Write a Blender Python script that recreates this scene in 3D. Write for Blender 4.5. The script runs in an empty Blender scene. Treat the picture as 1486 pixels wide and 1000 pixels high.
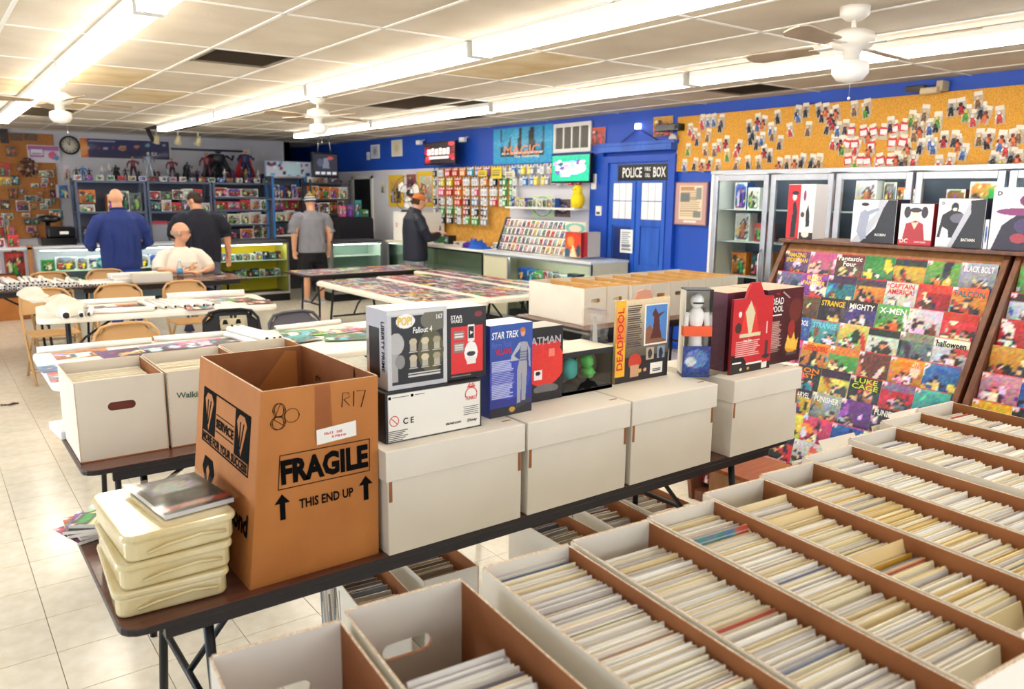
import bpy, bmesh, math, random
import numpy as np
from mathutils import Vector, Matrix
PI = math.pi
R = random.Random(11)
SC = bpy.context.scene
COL = SC.collection

# ------------------------------------------------------------------ camera
FPX, YAW, PITCH, ROLL, CAMH = 1145.0, math.radians(36.75), math.radians(10.76), math.radians(0.5), 1.72
FW = Vector((math.sin(YAW)*math.cos(PITCH), math.cos(YAW)*math.cos(PITCH), -math.sin(PITCH)))
_rt = Vector((math.cos(YAW), -math.sin(YAW), 0)); _up = _rt.cross(FW)
RT = _rt*math.cos(ROLL) + _up*math.sin(ROLL); UP = -_rt*math.sin(ROLL) + _up*math.cos(ROLL)
EYE = Vector((0, 0, CAMH))
cd = bpy.data.cameras.new('camera'); cam = bpy.data.objects.new('camera', cd); COL.objects.link(cam)
cam.matrix_world = Matrix(((RT.x, UP.x, -FW.x, 0), (RT.y, UP.y, -FW.y, 0), (RT.z, UP.z, -FW.z, CAMH), (0, 0, 0, 1)))
cd.sensor_width = 36.0; cd.lens = FPX/1486*36; cd.clip_start = 0.05; cd.clip_end = 200
cd.dof.use_dof = True; cd.dof.focus_distance = 2.9; cd.dof.aperture_fstop = 4.0
SC.camera = cam

def AT(x, y, ax, val):
    """point on the plane coordinate[ax] = val that the photograph shows at pixel x, y"""
    d = FW*FPX + RT*(x-743) - UP*(y-500)
    return EYE + d*((val-EYE[ax])/d[ax])
def PX(p):
    q = Vector(p)-EYE; z = q.dot(FW)
    if z < 0.05: return (-9999, -9999, z)
    return (743+FPX*q.dot(RT)/z, 500-FPX*q.dot(UP)/z, z)

# ------------------------------------------------------------------ light
W = bpy.data.worlds.new('world'); SC.world = W; W.use_nodes = True
bg = W.node_tree.nodes['Background']; bg.inputs[0].default_value = (0.80, 0.90, 1.0, 1); bg.inputs[1].default_value = 1.6
SC.view_settings.view_transform = 'Standard'; SC.view_settings.look = 'None'
SC.view_settings.exposure = -0.02; SC.view_settings.gamma = 1.0; SC.view_settings.use_curve_mapping = False
TUBE_POWER = 17.0
def area(name, loc, size_x, size_y, power, direction, colour=(1, 1, 1)):
    l = bpy.data.lights.new(name, 'AREA'); l.shape = 'RECTANGLE'; l.size = size_x; l.size_y = size_y; l.energy = power; l.color = colour
    o = bpy.data.objects.new(name, l); COL.objects.link(o); o.location = loc
    o.rotation_euler = Vector(direction).to_track_quat('-Z', 'Y').to_euler(); return o
# daylight entering by the shop windows behind and to the left of the camera
area('window_daylight', (-2.75, 5.0, 1.35), 2.2, 10.0, 620, (1, 0, -0.12), (0.86, 0.93, 1.0))
area('window_daylight', (1.5, -2.75, 1.45), 6.5, 2.1, 95, (0, 1, -0.10), (0.9, 0.95, 1.0))

# ------------------------------------------------------------------ colour and materials
def lin(c):
    return tuple((x/12.92 if x <= 0.04045 else ((x+0.055)/1.055)**2.4) for x in c)
def H(s):
    return tuple(int(s[i:i+2], 16)/255 for i in (0, 2, 4))
MATS = {}
def mat(name, c, rough=0.55, metal=0.0, vary=0.0, scale=8.0, bump=0.0, bscale=60.0, spec=0.5, c2=None, stretch=None, objvar=0.0, coat=0.0):
    if name in MATS: return MATS[name]
    c = lin(H(c)) if isinstance(c, str) else c
    m = bpy.data.materials.new(name); m.use_nodes = True; nt = m.node_tree; b = nt.nodes['Principled BSDF']
    b.inputs['Base Color'].default_value = (*c, 1); b.inputs['Roughness'].default_value = rough; b.inputs['Metallic'].default_value = metal
    b.inputs['Specular IOR Level'].default_value = spec; b.inputs['Coat Weight'].default_value = coat
    tc = None
    if vary or c2 or bump:
        tc = nt.nodes.new('ShaderNodeTexCoord'); mp = nt.nodes.new('ShaderNodeMapping'); nt.links.new(tc.outputs['Object'], mp.inputs[0])
        if stretch: mp.inputs['Scale'].default_value = stretch
    last = None
    if vary or c2:
        n = nt.nodes.new('ShaderNodeTexNoise'); n.inputs['Scale'].default_value = scale; n.inputs['Detail'].default_value = 5
        nt.links.new(mp.outputs[0], n.inputs[0])
        r = nt.nodes.new('ShaderNodeValToRGB'); r.color_ramp.elements[0].position = 0.32; r.color_ramp.elements[1].position = 0.68
        if c2: a = lin(H(c2)) if isinstance(c2, str) else c2
        else: a = tuple(x*(1-vary) for x in c)
        r.color_ramp.elements[0].color = (*a, 1); r.color_ramp.elements[1].color = (*c, 1)
        nt.links.new(n.outputs['Fac'], r.inputs[0]); last = r.outputs[0]; nt.links.new(last, b.inputs['Base Color'])
    if objvar:
        oi = nt.nodes.new('ShaderNodeObjectInfo'); mr = nt.nodes.new('ShaderNodeMapRange'); mr.inputs[3].default_value = 1-objvar; mr.inputs[4].default_value = 1
        nt.links.new(oi.outputs['Random'], mr.inputs[0]); mx = nt.nodes.new('ShaderNodeMix'); mx.data_type = 'RGBA'; mx.blend_type = 'MULTIPLY'; mx.inputs[0].default_value = 1
        if last: nt.links.new(last, mx.inputs[6])
        else: mx.inputs[6].default_value = (*c, 1)
        nt.links.new(mr.outputs[0], mx.inputs[7]); nt.links.new(mx.outputs[2], b.inputs['Base Color'])
    if bump:
        n2 = nt.nodes.new('ShaderNodeTexNoise'); n2.inputs['Scale'].default_value = bscale; n2.inputs['Detail'].default_value = 3
        nt.links.new(mp.outputs[0], n2.inputs[0]); bp = nt.nodes.new('ShaderNodeBump'); bp.inputs['Strength'].default_value = bump; bp.inputs['Distance'].default_value = 0.01
        nt.links.new(n2.outputs['Fac'], bp.inputs['Height']); nt.links.new(bp.outputs[0], b.inputs['Normal'])
    MATS[name] = m; return m
def vcmat(name, rough, coat=0.0, spec=0.5):
    m = bpy.data.materials.new(name); m.use_nodes = True; nt = m.node_tree; b = nt.nodes['Principled BSDF']
    a = nt.nodes.new('ShaderNodeAttribute'); a.attribute_name = 'Col'; nt.links.new(a.outputs['Color'], b.inputs['Base Color'])
    b.inputs['Roughness'].default_value = rough; b.inputs['Coat Weight'].default_value = coat; b.inputs['Specular IOR Level'].default_value = spec; MATS[name] = m; return m
def emis(name, c, s):
    m = bpy.data.materials.new(name); m.use_nodes = True; nt = m.node_tree; b = nt.nodes['Principled BSDF']
    b.inputs['Base Color'].default_value = (*c, 1); b.inputs['Emission Color'].default_value = (*c, 1); b.inputs['Emission Strength'].default_value = s; MATS[name] = m; return m
def vcemis(name, s):
    m = vcmat(name, 0.4); nt = m.node_tree; b = nt.nodes['Principled BSDF']; a = [n for n in nt.nodes if n.type == 'ATTRIBUTE'][0]
    nt.links.new(a.outputs['Color'], b.inputs['Emission Color']); b.inputs['Emission Strength'].default_value = s; return m
def pane(name, c, fac, rough=0.03):
    m = bpy.data.materials.new(name); m.use_nodes = True; nt = m.node_tree; nt.nodes.clear()
    o = nt.nodes.new('ShaderNodeOutputMaterial'); t = nt.nodes.new('ShaderNodeBsdfTransparent'); g = nt.nodes.new('ShaderNodeBsdfGlossy'); mx = nt.nodes.new('ShaderNodeMixShader')
    t.inputs[0].default_value = (*c, 1); g.inputs['Roughness'].default_value = rough; g.inputs[0].default_value = (1, 1, 1, 1)
    lw = nt.nodes.new('ShaderNodeLayerWeight'); lw.inputs[0].default_value = fac; nt.links.new(lw.outputs['Fresnel'], mx.inputs[0])
    nt.links.new(t.outputs[0], mx.inputs[1]); nt.links.new(g.outputs[0], mx.inputs[2]); nt.links.new(mx.outputs[0], o.inputs[0]); MATS[name] = m; return m
VC = vcmat('printed_card', 0.45); VCG = vcmat('glossy_print', 0.42, 0.06); VCM = vcmat('matte_dye', 0.85, 0, 0.2); SCREEN = vcemis('lit_screen', 1.1)
GLASS = pane('shop_glass', (0.93, 0.98, 0.96), 0.12); CLEAR = pane('clear_plastic', (0.975, 0.97, 0.96), 0.22, 0.10); FILM = pane('cling_film', (0.98, 0.98, 0.98), 0.35, 0.15)
M_tile = mat('vinyl_tile', 'EFE8D8', 0.20, vary=0.10, scale=14, objvar=0.06, c2='E2D8C2')
M_gap = mat('tile_joint', 'A89A80', 0.8)
M_panel = mat('ceiling_panel', 'DDD2C0', 0.9, vary=0.06, scale=1.6, bump=0.25, bscale=120, objvar=0.08, c2='CDBFA8')
M_stain = mat('stained_panel', 'E2D2B0', 0.9, c2='CBB07C', scale=2.5)
M_tee = mat('grid_metal', 'EDE9E0', 0.5)
M_blue = mat('blue_paint', '1A52C4', 0.45, vary=0.12, scale=2.0)
M_bluedoor = mat('blue_door_paint', '2A66D0', 0.4, c2='1E52B4', scale=4, stretch=(3, 3, 0.6))
M_bluedark = mat('dark_blue_paint', '142C6C', 0.5)
M_white = mat('white_wall_paint', 'DDDCE4', 0.6, vary=0.05, scale=2)
M_cork = mat('cork', 'EDB24C', 0.9, c2='CC8C2E', scale=90, bump=0.3, bscale=160)
M_corkb = mat('brown_cork', 'C8894E', 0.9, c2='B0713A', scale=40, bump=0.3)
M_kraft = mat('kraft_cardboard', 'C07A3A', 0.75, vary=0.12, scale=5, bump=0.08, bscale=30, c2='AD6A2E')
M_kraftin = mat('kraft_inside', 'A5683A', 0.8, c2='8E552D', scale=6)
M_wcard = mat('white_cardboard', 'E6DFD2', 0.5, vary=0.03, scale=3, c2='DCD4C5')
M_cardedge = mat('corrugated_edge', 'F0E6D4', 0.8, c2='B98E60', scale=300)
M_lam = mat('brown_laminate', '4A2A22', 0.3, c2='3A2019', scale=3, stretch=(1, 6, 1))
M_lamtop = mat('brown_tabletop', '6B4032', 0.25, c2='573227', scale=4, stretch=(1, 8, 1))
M_edge = mat('table_edge_strip', '1E1313', 0.4)
M_blk = mat('black_metal', '15151A', 0.4, metal=0.3)
M_gry = mat('grey_metal', '56585F', 0.4, metal=0.6)
M_wplas = mat('white_table_plastic', 'EFE9DC', 0.4, bump=0.03)
M_tan = mat('tan_metal', 'C79B63', 0.35, vary=0.05)
M_chrome = mat('aluminium', 'C4C6CC', 0.3, metal=0.9, vary=0.15, scale=12)
M_steel = mat('shelf_steel', '5C6B86', 0.4, metal=0.4)
M_wood = mat('stained_wood', '7A4526', 0.35, c2='54301C', scale=6, stretch=(6, 6, 0.7))
M_woodl = mat('light_wood', 'B07C4C', 0.5, c2='96653A', scale=6, stretch=(6, 6, 0.7))
M_fix = mat('white_enamel', 'F2F0EA', 0.35)
M_fan = mat('fan_enamel', 'E8E2D6', 0.4)
M_blade = mat('fan_blade', 'B9A58C', 0.5, c2='A08A70', scale=5)
M_ink = mat('black_ink', '0B0A0A', 0.9, spec=0.1); M_inkw = mat('white_ink', 'F4F2EC', 0.6); M_inkr = mat('red_ink', 'D8262B', 0.6); M_inky = mat('yellow_ink', 'F2C726', 0.6)
M_tubec = mat('poster_tube', 'F3F0EC', 0.5); M_boreshade = mat('tube_bore_shade', '2A2320', 0.9)  # second material: dark tone standing in for shade inside rolled tubes
M_tubeE = emis('fluorescent_tube', (1.0, 0.945, 0.85), TUBE_POWER)
M_yell = mat('yellow_felt', 'F1C21B', 0.9)
M_screenb = mat('screen_bezel', '0E0E12', 0.25)
M_paper = mat('paper', 'EDEAE2', 0.7)

# ------------------------------------------------------------------ mesh builder
class MB:
    def __init__(s): s.v = []; s.f = []; s.m = []; s.c = []; s.sm = []
    def add(s, vs, fs, m=0, c=None, smooth=False):
        o = len(s.v); s.v += [tuple(p) for p in vs]
        cc = lin(c) if c is not None else (0.8, 0.8, 0.8)
        s.c += [cc]*len(vs); s.f += [tuple(i+o for i in f) for f in fs]
        s.m += (m if isinstance(m, list) else [m]*len(fs)); s.sm += [smooth]*len(fs); return s
    def box(s, x0, x1, y0, y1, z0, z1, m=0, c=None):
        v = [(x0, y0, z0), (x1, y0, z0), (x1, y1, z0), (x0, y1, z0), (x0, y0, z1), (x1, y0, z1), (x1, y1, z1), (x0, y1, z1)]
        return s.add(v, [(3, 2, 1, 0), (4, 5, 6, 7), (0, 1, 5, 4), (1, 2, 6, 5), (2, 3, 7, 6), (3, 0, 4, 7)], m, c)
    def obox(s, o, a, b, c_, m=0, c=None):
        o, a, b, c_ = Vector(o), Vector(a), Vector(b), Vector(c_)
        v = [o, o+a, o+a+b, o+b, o+c_, o+a+c_, o+a+b+c_, o+b+c_]
        return s.add(v, [(3, 2, 1, 0), (4, 5, 6, 7), (0, 1, 5, 4), (1, 2, 6, 5), (2, 3, 7, 6), (3, 0, 4, 7)], m, c)
    def loft(s, rings, m=0, c=None, smooth=True, cap=True):
        n = len(rings[0]); v = [p for r in rings for p in r]; f = []
        for k in range(len(rings)-1):
            for i in range(n):
                j = (i+1) % n; f.append((k*n+i, k*n+j, (k+1)*n+j, (k+1)*n+i))
        if cap: f.append(tuple(range(n-1, -1, -1))); f.append(tuple((len(rings)-1)*n+i for i in range(n)))
        return s.add(v, f, m, c, smooth)
    def tube(s, p0, p1, r0, r1=None, n=8, m=0, c=None, smooth=True, cap=True):
        return s.path([p0, p1], [r0, r0 if r1 is None else r1], n, m, c, smooth, cap)
    def path(s, pts, r, n=8, m=0, c=None, smooth=True, cap=True, ry=None, up=(0, 0, 1)):
        pts = [Vector(p) for p in pts]; rings = []
        if not isinstance(r, (list, tuple)): r = [r]*len(pts)
        if ry is None: ry = r
        elif not isinstance(ry, (list, tuple)): ry = [ry]*len(pts)
        for i, p in enumerate(pts):
            t = (pts[min(i+1, len(pts)-1)]-pts[max(i-1, 0)]).normalized(); u = Vector(up)
            if abs(t.dot(u)) > 0.95: u = Vector((0, 1, 0)) if abs(t.y) < 0.9 else Vector((1, 0, 0))
            a = t.cross(u).normalized(); b = a.cross(t).normalized()
            rings.append([p + a*r[i]*math.cos(2*PI*k/n) + b*ry[i]*math.sin(2*PI*k/n) for k in range(n)])
        return s.loft(rings, m, c, smooth, cap)
    def lathe(s, prof, ctr=(0, 0, 0), n=16, m=0, c=None, smooth=True, sx=1, sy=1, cap=True):
        x, y, z = ctr
        return s.loft([[(x+sx*r*math.cos(2*PI*k/n), y+sy*r*math.sin(2*PI*k/n), z+h) for k in range(n)] for r, h in prof], m, c, smooth, cap)
    def ball(s, ctr, rx, ry=None, rz=None, m=0, c=None, n=10, k=6):
        ry = ry or rx; rz = rz or rx
        pr = [(max(0.02, math.sin(PI*i/k)), -math.cos(PI*i/k)*rz) for i in range(k+1)]
        return s.lathe([(r_*rx, h) for r_, h in pr], ctr, n, m, c, True, 1, ry/rx)
    def prism(s, poly, o, ux, uy, d, m=0, c=None):
        o, ux, uy = Vector(o), Vector(ux), Vector(uy); n = ux.cross(uy).normalized()*d; k = len(poly)
        a = [o+ux*p[0]+uy*p[1] for p in poly]; b = [p+n for p in a]
        f = [tuple(range(k-1, -1, -1)), tuple(range(k, 2*k))]+[(i, (i+1) % k, k+(i+1) % k, k+i) for i in range(k)]
        return s.add(a+b, f, m, c)
    def mesh(s, name, mats):
        me = bpy.data.meshes.new(name); me.from_pydata(s.v, [], s.f)
        for m in (mats if isinstance(mats, (list, tuple)) else [mats]): me.materials.append(m)
        me.polygons.foreach_set('material_index', s.m); me.polygons.foreach_set('use_smooth', s.sm)
        a = me.color_attributes.new('Col', 'FLOAT_COLOR', 'POINT'); arr = np.ones((len(s.v), 4), np.float32); arr[:, :3] = np.array(s.c, np.float32).reshape(-1, 3)
        a.data.foreach_set('color', arr.ravel()); me.update(); return me
    def build(s, name, mats, parent=None, loc=None, bevel=0.0, rotz=None):
        return link(name, s.mesh(name, mats), parent, loc, rotz, bevel)
def link(name, me, parent=None, loc=None, rotz=None, bevel=0.0, mw=None, scale=None):
    o = bpy.data.objects.new(name, me); COL.objects.link(o)
    if parent is not None: o.parent = parent
    if mw is not None: o.matrix_local = mw
    if loc is not None: o.location = loc
    if rotz is not None: o.rotation_euler = (0, 0, rotz)
    if scale is not None: o.scale = scale
    if bevel:
        b = o.modifiers.new('bevel', 'BEVEL'); b.width = bevel; b.segments = 2; b.limit_method = 'ANGLE'
    return o
def tag(o, label, cat, group=None, kind=None):
    o['label'] = label; o['category'] = cat
    if group: o['group'] = group
    if kind: o['kind'] = kind
    return o
def thing(name, label, cat, loc=(0, 0, 0), rotz=0.0, group=None):
    o = bpy.data.objects.new(name, None); COL.objects.link(o); o.location = loc; o.rotation_euler = (0, 0, rotz); o.empty_display_size = 0.05
    return tag(o, label, cat, group)
def struct(o): o['kind'] = 'structure'; return o
def stuff(o): o['kind'] = 'stuff'; return o
def copy_tree(o, parent=None):
    c = o.copy(); COL.objects.link(c)
    if parent is not None: c.parent = parent
    for ch in list(o.children): copy_tree(ch, c)
    return c
_ORD = ['first', 'second', 'third', 'fourth', 'fifth', 'sixth', 'seventh', 'eighth', 'ninth', 'tenth', 'eleventh', 'twelfth', 'thirteenth', 'fourteenth', 'fifteenth', 'sixteenth', 'seventeenth', 'eighteenth', 'nineteenth', 'twentieth', 'twenty-first', 'twenty-second', 'twenty-third', 'twenty-fourth', 'twenty-fifth', 'twenty-sixth', 'twenty-seventh', 'twenty-eighth', 'twenty-ninth', 'thirtieth']
ORD = _ORD + [a+'-'+b for a in ('thirty', 'forty', 'fifty', 'sixty', 'seventy', 'eighty') for b in _ORD[:9]]
def frame(o, ux, uy):
    ux, uy = Vector(ux).normalized(), Vector(uy).normalized(); n = ux.cross(uy); o = Vector(o)
    return Matrix(((ux.x, uy.x, n.x, o.x), (ux.y, uy.y, n.y, o.y), (ux.z, uy.z, n.z, o.z), (0, 0, 0, 1)))
# text as real letter shapes, centred on its own box, fitted to w x h
TXT = {}
def text_mesh(s, w, h, m, slant=0.0, bold=0.012, depth=0.0006, lines=1, space=1.0, key=''):
    k = (s, round(w, 4), round(h, 4), m.name, slant, bold)
    if k in TXT: return TXT[k]
    cu = bpy.data.curves.new('t', 'FONT'); cu.body = s; cu.align_x = 'CENTER'; cu.resolution_u = 2; cu.space_character = space; cu.space_line = 0.85; cu.shear = slant; cu.offset = bold
    ob = bpy.data.objects.new('t', cu); COL.objects.link(ob); dg = bpy.context.evaluated_depsgraph_get()
    me = bpy.data.meshes.new_from_object(ob.evaluated_get(dg)); bpy.data.objects.remove(ob); bpy.data.curves.remove(cu)
    n = len(me.vertices); a = np.empty(n*3, np.float32); me.vertices.foreach_get('co', a); a = a.reshape(-1, 3)
    lo, hi = a.min(0), a.max(0); a[:, 0] = (a[:, 0]-(lo[0]+hi[0])/2)*w/max(hi[0]-lo[0], 1e-6); a[:, 1] = (a[:, 1]-(lo[1]+hi[1])/2)*h/max(hi[1]-lo[1], 1e-6); a[:, 2] = 0
    me.vertices.foreach_set('co', a.ravel()); me.materials.clear(); me.materials.append(m); me.update(); me.name = 'lettering'; TXT[k] = me; return me
def text(s, w, h, m, parent, o, ux=(1, 0, 0), uy=(0, 0, 1), slant=0.0, name='lettering', lift=0.0012, bold=0.018):
    ux, uy = Vector(ux).normalized(), Vector(uy).normalized(); n = ux.cross(uy)
    return link(name, text_mesh(s, w, h, m, slant, bold), parent, mw=frame(Vector(o)+n*lift, ux, uy))

# ------------------------------------------------------------------ printed pictures: a fine grid of coloured facets
class CV:
    def __init__(s, nx, ny, c='FFFFFF'):
        s.nx, s.ny = nx, ny; s.a = np.zeros((ny, nx, 3)); s.a[:] = H(c) if isinstance(c, str) else c
        s.X, s.Y = np.meshgrid(np.linspace(0, 1, nx), np.linspace(0, 1, ny))
    def _c(s, c): return np.array(H(c) if isinstance(c, str) else c)
    def rect(s, x0, y0, x1, y1, c): s.a[(s.X >= x0) & (s.X <= x1) & (s.Y >= y0) & (s.Y <= y1)] = s._c(c); return s
    def ell(s, cx, cy, rx, ry, c, rot=0):
        dx, dy = s.X-cx, s.Y-cy; u = dx*math.cos(rot)+dy*math.sin(rot); v = -dx*math.sin(rot)+dy*math.cos(rot)
        s.a[(u/rx)**2+(v/ry)**2 <= 1] = s._c(c); return s
    def poly(s, pts, c):
        ins = np.zeros(s.X.shape, bool); n = len(pts)
        for i in range(n):
            (x1, y1), (x2, y2) = pts[i], pts[(i+1) % n]
            if y1 == y2: continue
            ins ^= ((y1 > s.Y) != (y2 > s.Y)) & (s.X < (x2-x1)*(s.Y-y1)/(y2-y1)+x1)
        s.a[ins] = s._c(c); return s
    def grad(s, c0, c1): t = s.Y[..., None]; s.a[:] = s._c(c0)*(1-t)+s._c(c1)*t; return s
    def noise(s, amp, rs): s.a = np.clip(s.a+amp*rs.standard_normal(s.a.shape), 0, 1); return s
    def lines(s, x0, y0, x1, y1, c, n, rs=None):
        for k in range(n):
            y = y0+(y1-y0)*(k+0.5)/n; e = x1-(0 if rs is None else (x1-x0)*0.25*rs.random()); s.rect(x0, y-0.28*(y1-y0)/n, e, y+0.28*(y1-y0)/n, c)
        return s
def print_mesh(cv, w, h, mt=None, name='print'):
    nx, ny = cv.nx, cv.ny; xs = (np.linspace(0, 1, nx)-0.5)*w; ys = np.linspace(0, 1, ny)*h
    co = np.zeros((ny, nx, 3), np.float32); co[..., 0] = xs[None]; co[..., 1] = ys[:, None]
    me = bpy.data.meshes.new(name); idx = np.arange(nx*ny).reshape(ny, nx)
    q = np.stack([idx[:-1, :-1], idx[:-1, 1:], idx[1:, 1:], idx[1:, :-1]], -1).reshape(-1, 4)
    me.from_pydata(co.reshape(-1, 3).tolist(), [], q.tolist()); me.materials.append(mt or VCG)
    c = np.clip(cv.a, 0, 1); c = np.where(c <= 0.04045, c/12.92, ((c+0.055)/1.055)**2.4)
    a = me.color_attributes.new('Col', 'FLOAT_COLOR', 'POINT'); arr = np.ones((nx*ny, 4), np.float32); arr[:, :3] = c.reshape(-1, 3); a.data.foreach_set('color', arr.ravel()); me.update(); return me
def put_print(cv, w, h, parent, o, ux=(1, 0, 0), uy=(0, 0, 1), mt=None, name='print', lift=0.0006):
    """o is the middle of the lower edge"""
    ux, uy = Vector(ux).normalized(), Vector(uy).normalized(); n = ux.cross(uy)
    return link(name, print_mesh(cv, w, h, mt, name), parent, mw=frame(Vector(o)+n*lift, ux, uy))
PAL = {'red': ['C5202A', 'E8433A', 'F6D9C8'], 'blue': ['2455A8', '3F86D0', 'D8E6F4'], 'green': ['2C8A45', '73B84A', 'E6F0B8'], 'yellow': ['F0C030', 'F7DC6A', 'C0392B'],
       'purple': ['5B2A86', '9A4FB8', 'E8C8F0'], 'orange': ['E0761F', 'F2A53A', 'F8E2B0'], 'black': ['17171F', '3A3F4C', 'C8323A'], 'white': ['EDECE8', 'BFC8D2', 'D05548'],
       'teal': ['1E8A92', '5CC0C0', 'F2E9C8'], 'grey': ['6E7480', 'A7ADB8', '2B2E38'], 'pink': ['D8528C', 'F0A0BC', 'F8E8E0'], 'brown': ['6A3E26', 'A9713E', 'E4C08A']}
NAMES = list(PAL)
def jit(c, rs, a=0.08): return np.clip(np.array(H(c) if isinstance(c, str) else c)+rs.uniform(-a, a, 3), 0, 1)
def art(seed, hue, nx=14, ny=21, kind='comic'):
    """an invented cover: broken-up ground, generic figures, and a title band on some"""
    rs = np.random.default_rng(seed); p = PAL[hue]; other = PAL[NAMES[rs.integers(len(NAMES))]]; third = PAL[NAMES[rs.integers(len(NAMES))]]
    cv = CV(nx, ny); cv.grad(jit(p[0], rs)*0.6, jit(p[rs.integers(2)], rs)*0.92); mixc = p*2+other+third+['1A1A22', '22222C', '14141A', 'F0E8DC', '2A2030']
    for k in range(rs.integers(5, 10)):
        cx, cy = rs.random(), rs.random()*0.85; cv.ell(cx, cy, 0.05+0.2*rs.random(), 0.03+0.13*rs.random(), jit(mixc[rs.integers(len(mixc))], rs), rs.random()*3)
    for q in range(rs.integers(1, 4)):
        cx = 0.2+0.6*rs.random(); cy = 0.45+0.2*rs.random(); k = 0.5+0.6*rs.random(); b = jit(other[rs.integers(3)], rs); d = jit(['14141C', '3A2430', '1E2E4A', '2A1A18'][rs.integers(4)], rs, 0.04); sk = jit(['E8B48C', 'C98A62', 'F0D0B0', 'D8A080'][rs.integers(4)], rs, 0.04); l = rs.uniform(-0.15, 0.15)
        cv.poly([(cx-0.28*k, cy-0.5*k), (cx-0.14*k+l, cy-0.1), (cx-0.3*k, cy+0.02), (cx, cy+0.08), (cx+0.32*k, cy-0.04), (cx+0.14*k, cy-0.15*k), (cx+0.25*k+l, cy-0.55*k)], d)
        cv.poly([(cx-0.12*k, cy-0.5*k), (cx-0.13*k, cy), (cx+0.13*k, cy), (cx+0.08*k, cy-0.5*k)], b); cv.ell(cx, cy+0.07*k, 0.08*k, 0.075*k, sk); cv.ell(cx, cy+0.115*k, 0.085*k, 0.04*k, d)
        cv.poly([(cx-0.12*k, cy), (cx-0.34*k, cy+0.12*k*rs.uniform(-1, 1.5)), (cx-0.30*k, cy-0.04), (cx-0.1*k, cy-0.08)], b)
    for k in range(rs.integers(4, 9)): cv.ell(rs.random(), rs.random()*0.8, 0.03+0.05*rs.random(), 0.02+0.03*rs.random(), jit(mixc[rs.integers(len(mixc))], rs), rs.random()*3)
    if kind == 'comic':
        if rs.random() < 0.4: cv.rect(0, 0.83, 1, 1, jit(['1A1A22', other[0], p[0], '3A2A4A'][rs.integers(4)], rs))
        if rs.random() < 0.6: cv.rect(0, 0.90, 0.14, 1, jit('E8E4DC', rs)); cv.rect(0.03, 0.91, 0.1, 0.95, jit('C03030', rs))
        if rs.random() < 0.5: cv.rect(0.0, 0.972, 1, 1, jit('C82830', rs))
    elif kind == 'toy':
        w_ = 'EDEAE4' if rs.random() < 0.5 else p[0]
        cv.rect(0, 0, 1, 0.13, jit(w_, rs)); cv.rect(0.1, 0.03, 0.9, 0.1, jit('2A2A32', rs, 0.1)); cv.rect(0, 0.87, 1, 1, jit(w_, rs)); cv.rect(0.15, 0.9, 0.8, 0.96, jit(p[0], rs, 0.1)); cv.rect(0, 0, 0.05, 1, jit(w_, rs)); cv.rect(0.95, 0, 1, 1, jit(w_, rs))
    cv.noise(0.07, rs); return cv
def card_mesh(name, cv, side='E8E2D4', mt=None, thick=1.0):
    """unit card: front at y=0 facing -y, x -0.5..0.5, z 0..1, depth y 0..1"""
    nx, ny = cv.nx, cv.ny; v = []; c = []
    cc = np.clip(cv.a, 0, 1); cc = np.where(cc <= 0.04045, cc/12.92, ((cc+0.055)/1.055)**2.4)
    for j in range(ny):
        for i in range(nx): v.append((i/(nx-1)-0.5, 0, j/(ny-1))); c.append(tuple(cc[j, i]))
    f = [(j*nx+i, j*nx+i+1, (j+1)*nx+i+1, (j+1)*nx+i) for j in range(ny-1) for i in range(nx-1)]
    o = len(v); s = lin(H(side) if isinstance(side, str) else side)
    v += [(-.5, 0, 0), (.5, 0, 0), (.5, 0, 1), (-.5, 0, 1), (-.5, 1, 0), (.5, 1, 0), (.5, 1, 1), (-.5, 1, 1)]; c += [s]*8
    f += [(o+1, o+5, o+6, o+2), (o+4, o, o+3, o+7), (o+3, o+2, o+6, o+7), (o+4, o+5, o+1, o), (o+5, o+4, o+7, o+6)]
    me = bpy.data.meshes.new(name); me.from_pydata(v, [], f); me.materials.append(mt or VCG)
    a = me.color_attributes.new('Col', 'FLOAT_COLOR', 'POINT'); arr = np.ones((len(v), 4), np.float32); arr[:, :3] = np.array(c); a.data.foreach_set('color', arr.ravel()); me.update(); return me
CARD = {}
def card(kind, hue, var, nx=14, ny=21, side=None, mt=None):
    k = (kind, hue, var, nx, ny, side)
    if k not in CARD: CARD[k] = card_mesh(kind, art(hash((NAMES.index(hue), var, len(kind))) % 99991, hue, nx, ny, kind), side or ('F0EDE6' if kind == 'comic' else PAL[hue][0]), mt)
    return CARD[k]

# ------------------------------------------------------------------ the setting
CEIL, WX, BY = 2.68, 6.80, 15.20
flo = struct(MB().box(-2.6, 7.0, -2.6, 19, -0.12, -0.004).build('floor', M_gap))
tm = MB().box(-0.151, 0.151, -0.151, 0.151, -0.004, 0).mesh('tile', M_tile)
cells = []
for i in range(-8, 23):
    for j in range(-8, 62):
        x, y = i*0.305+0.1, j*0.305; px = PX((x, y, 0)); cells.append((not (-60 < px[0] < 1500 and 0 < px[1] < 1100), px[2], x, y))
cells.sort(); rest = MB()
for k, (o_, d, x, y) in enumerate(cells):
    if x > 6.75 or x < -2.45: continue
    if k < 300: link('tile', tm, flo, (x, y, 0))
    else: rest.box(x-0.151, x+0.151, y-0.151, y+0.151, -0.004, 0)
stuff(rest.build('tiles', M_tile, flo))
cei = struct(MB().box(-2.6, 7.0, -2.6, 19, CEIL+0.02, CEIL+0.1).build('ceiling', M_panel))
GX0, GY0, GX, GY = 1.12, 3.08, 0.60, 1.32
pm = MB().box(-GX/2+0.008, GX/2-0.008, -GY/2+0.008, GY/2-0.008, CEIL, CEIL+0.016).mesh('ceiling_panel', M_panel)
pst = pm.copy(); pst.materials.clear(); pst.materials.append(M_stain)
grid = MB()
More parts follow.
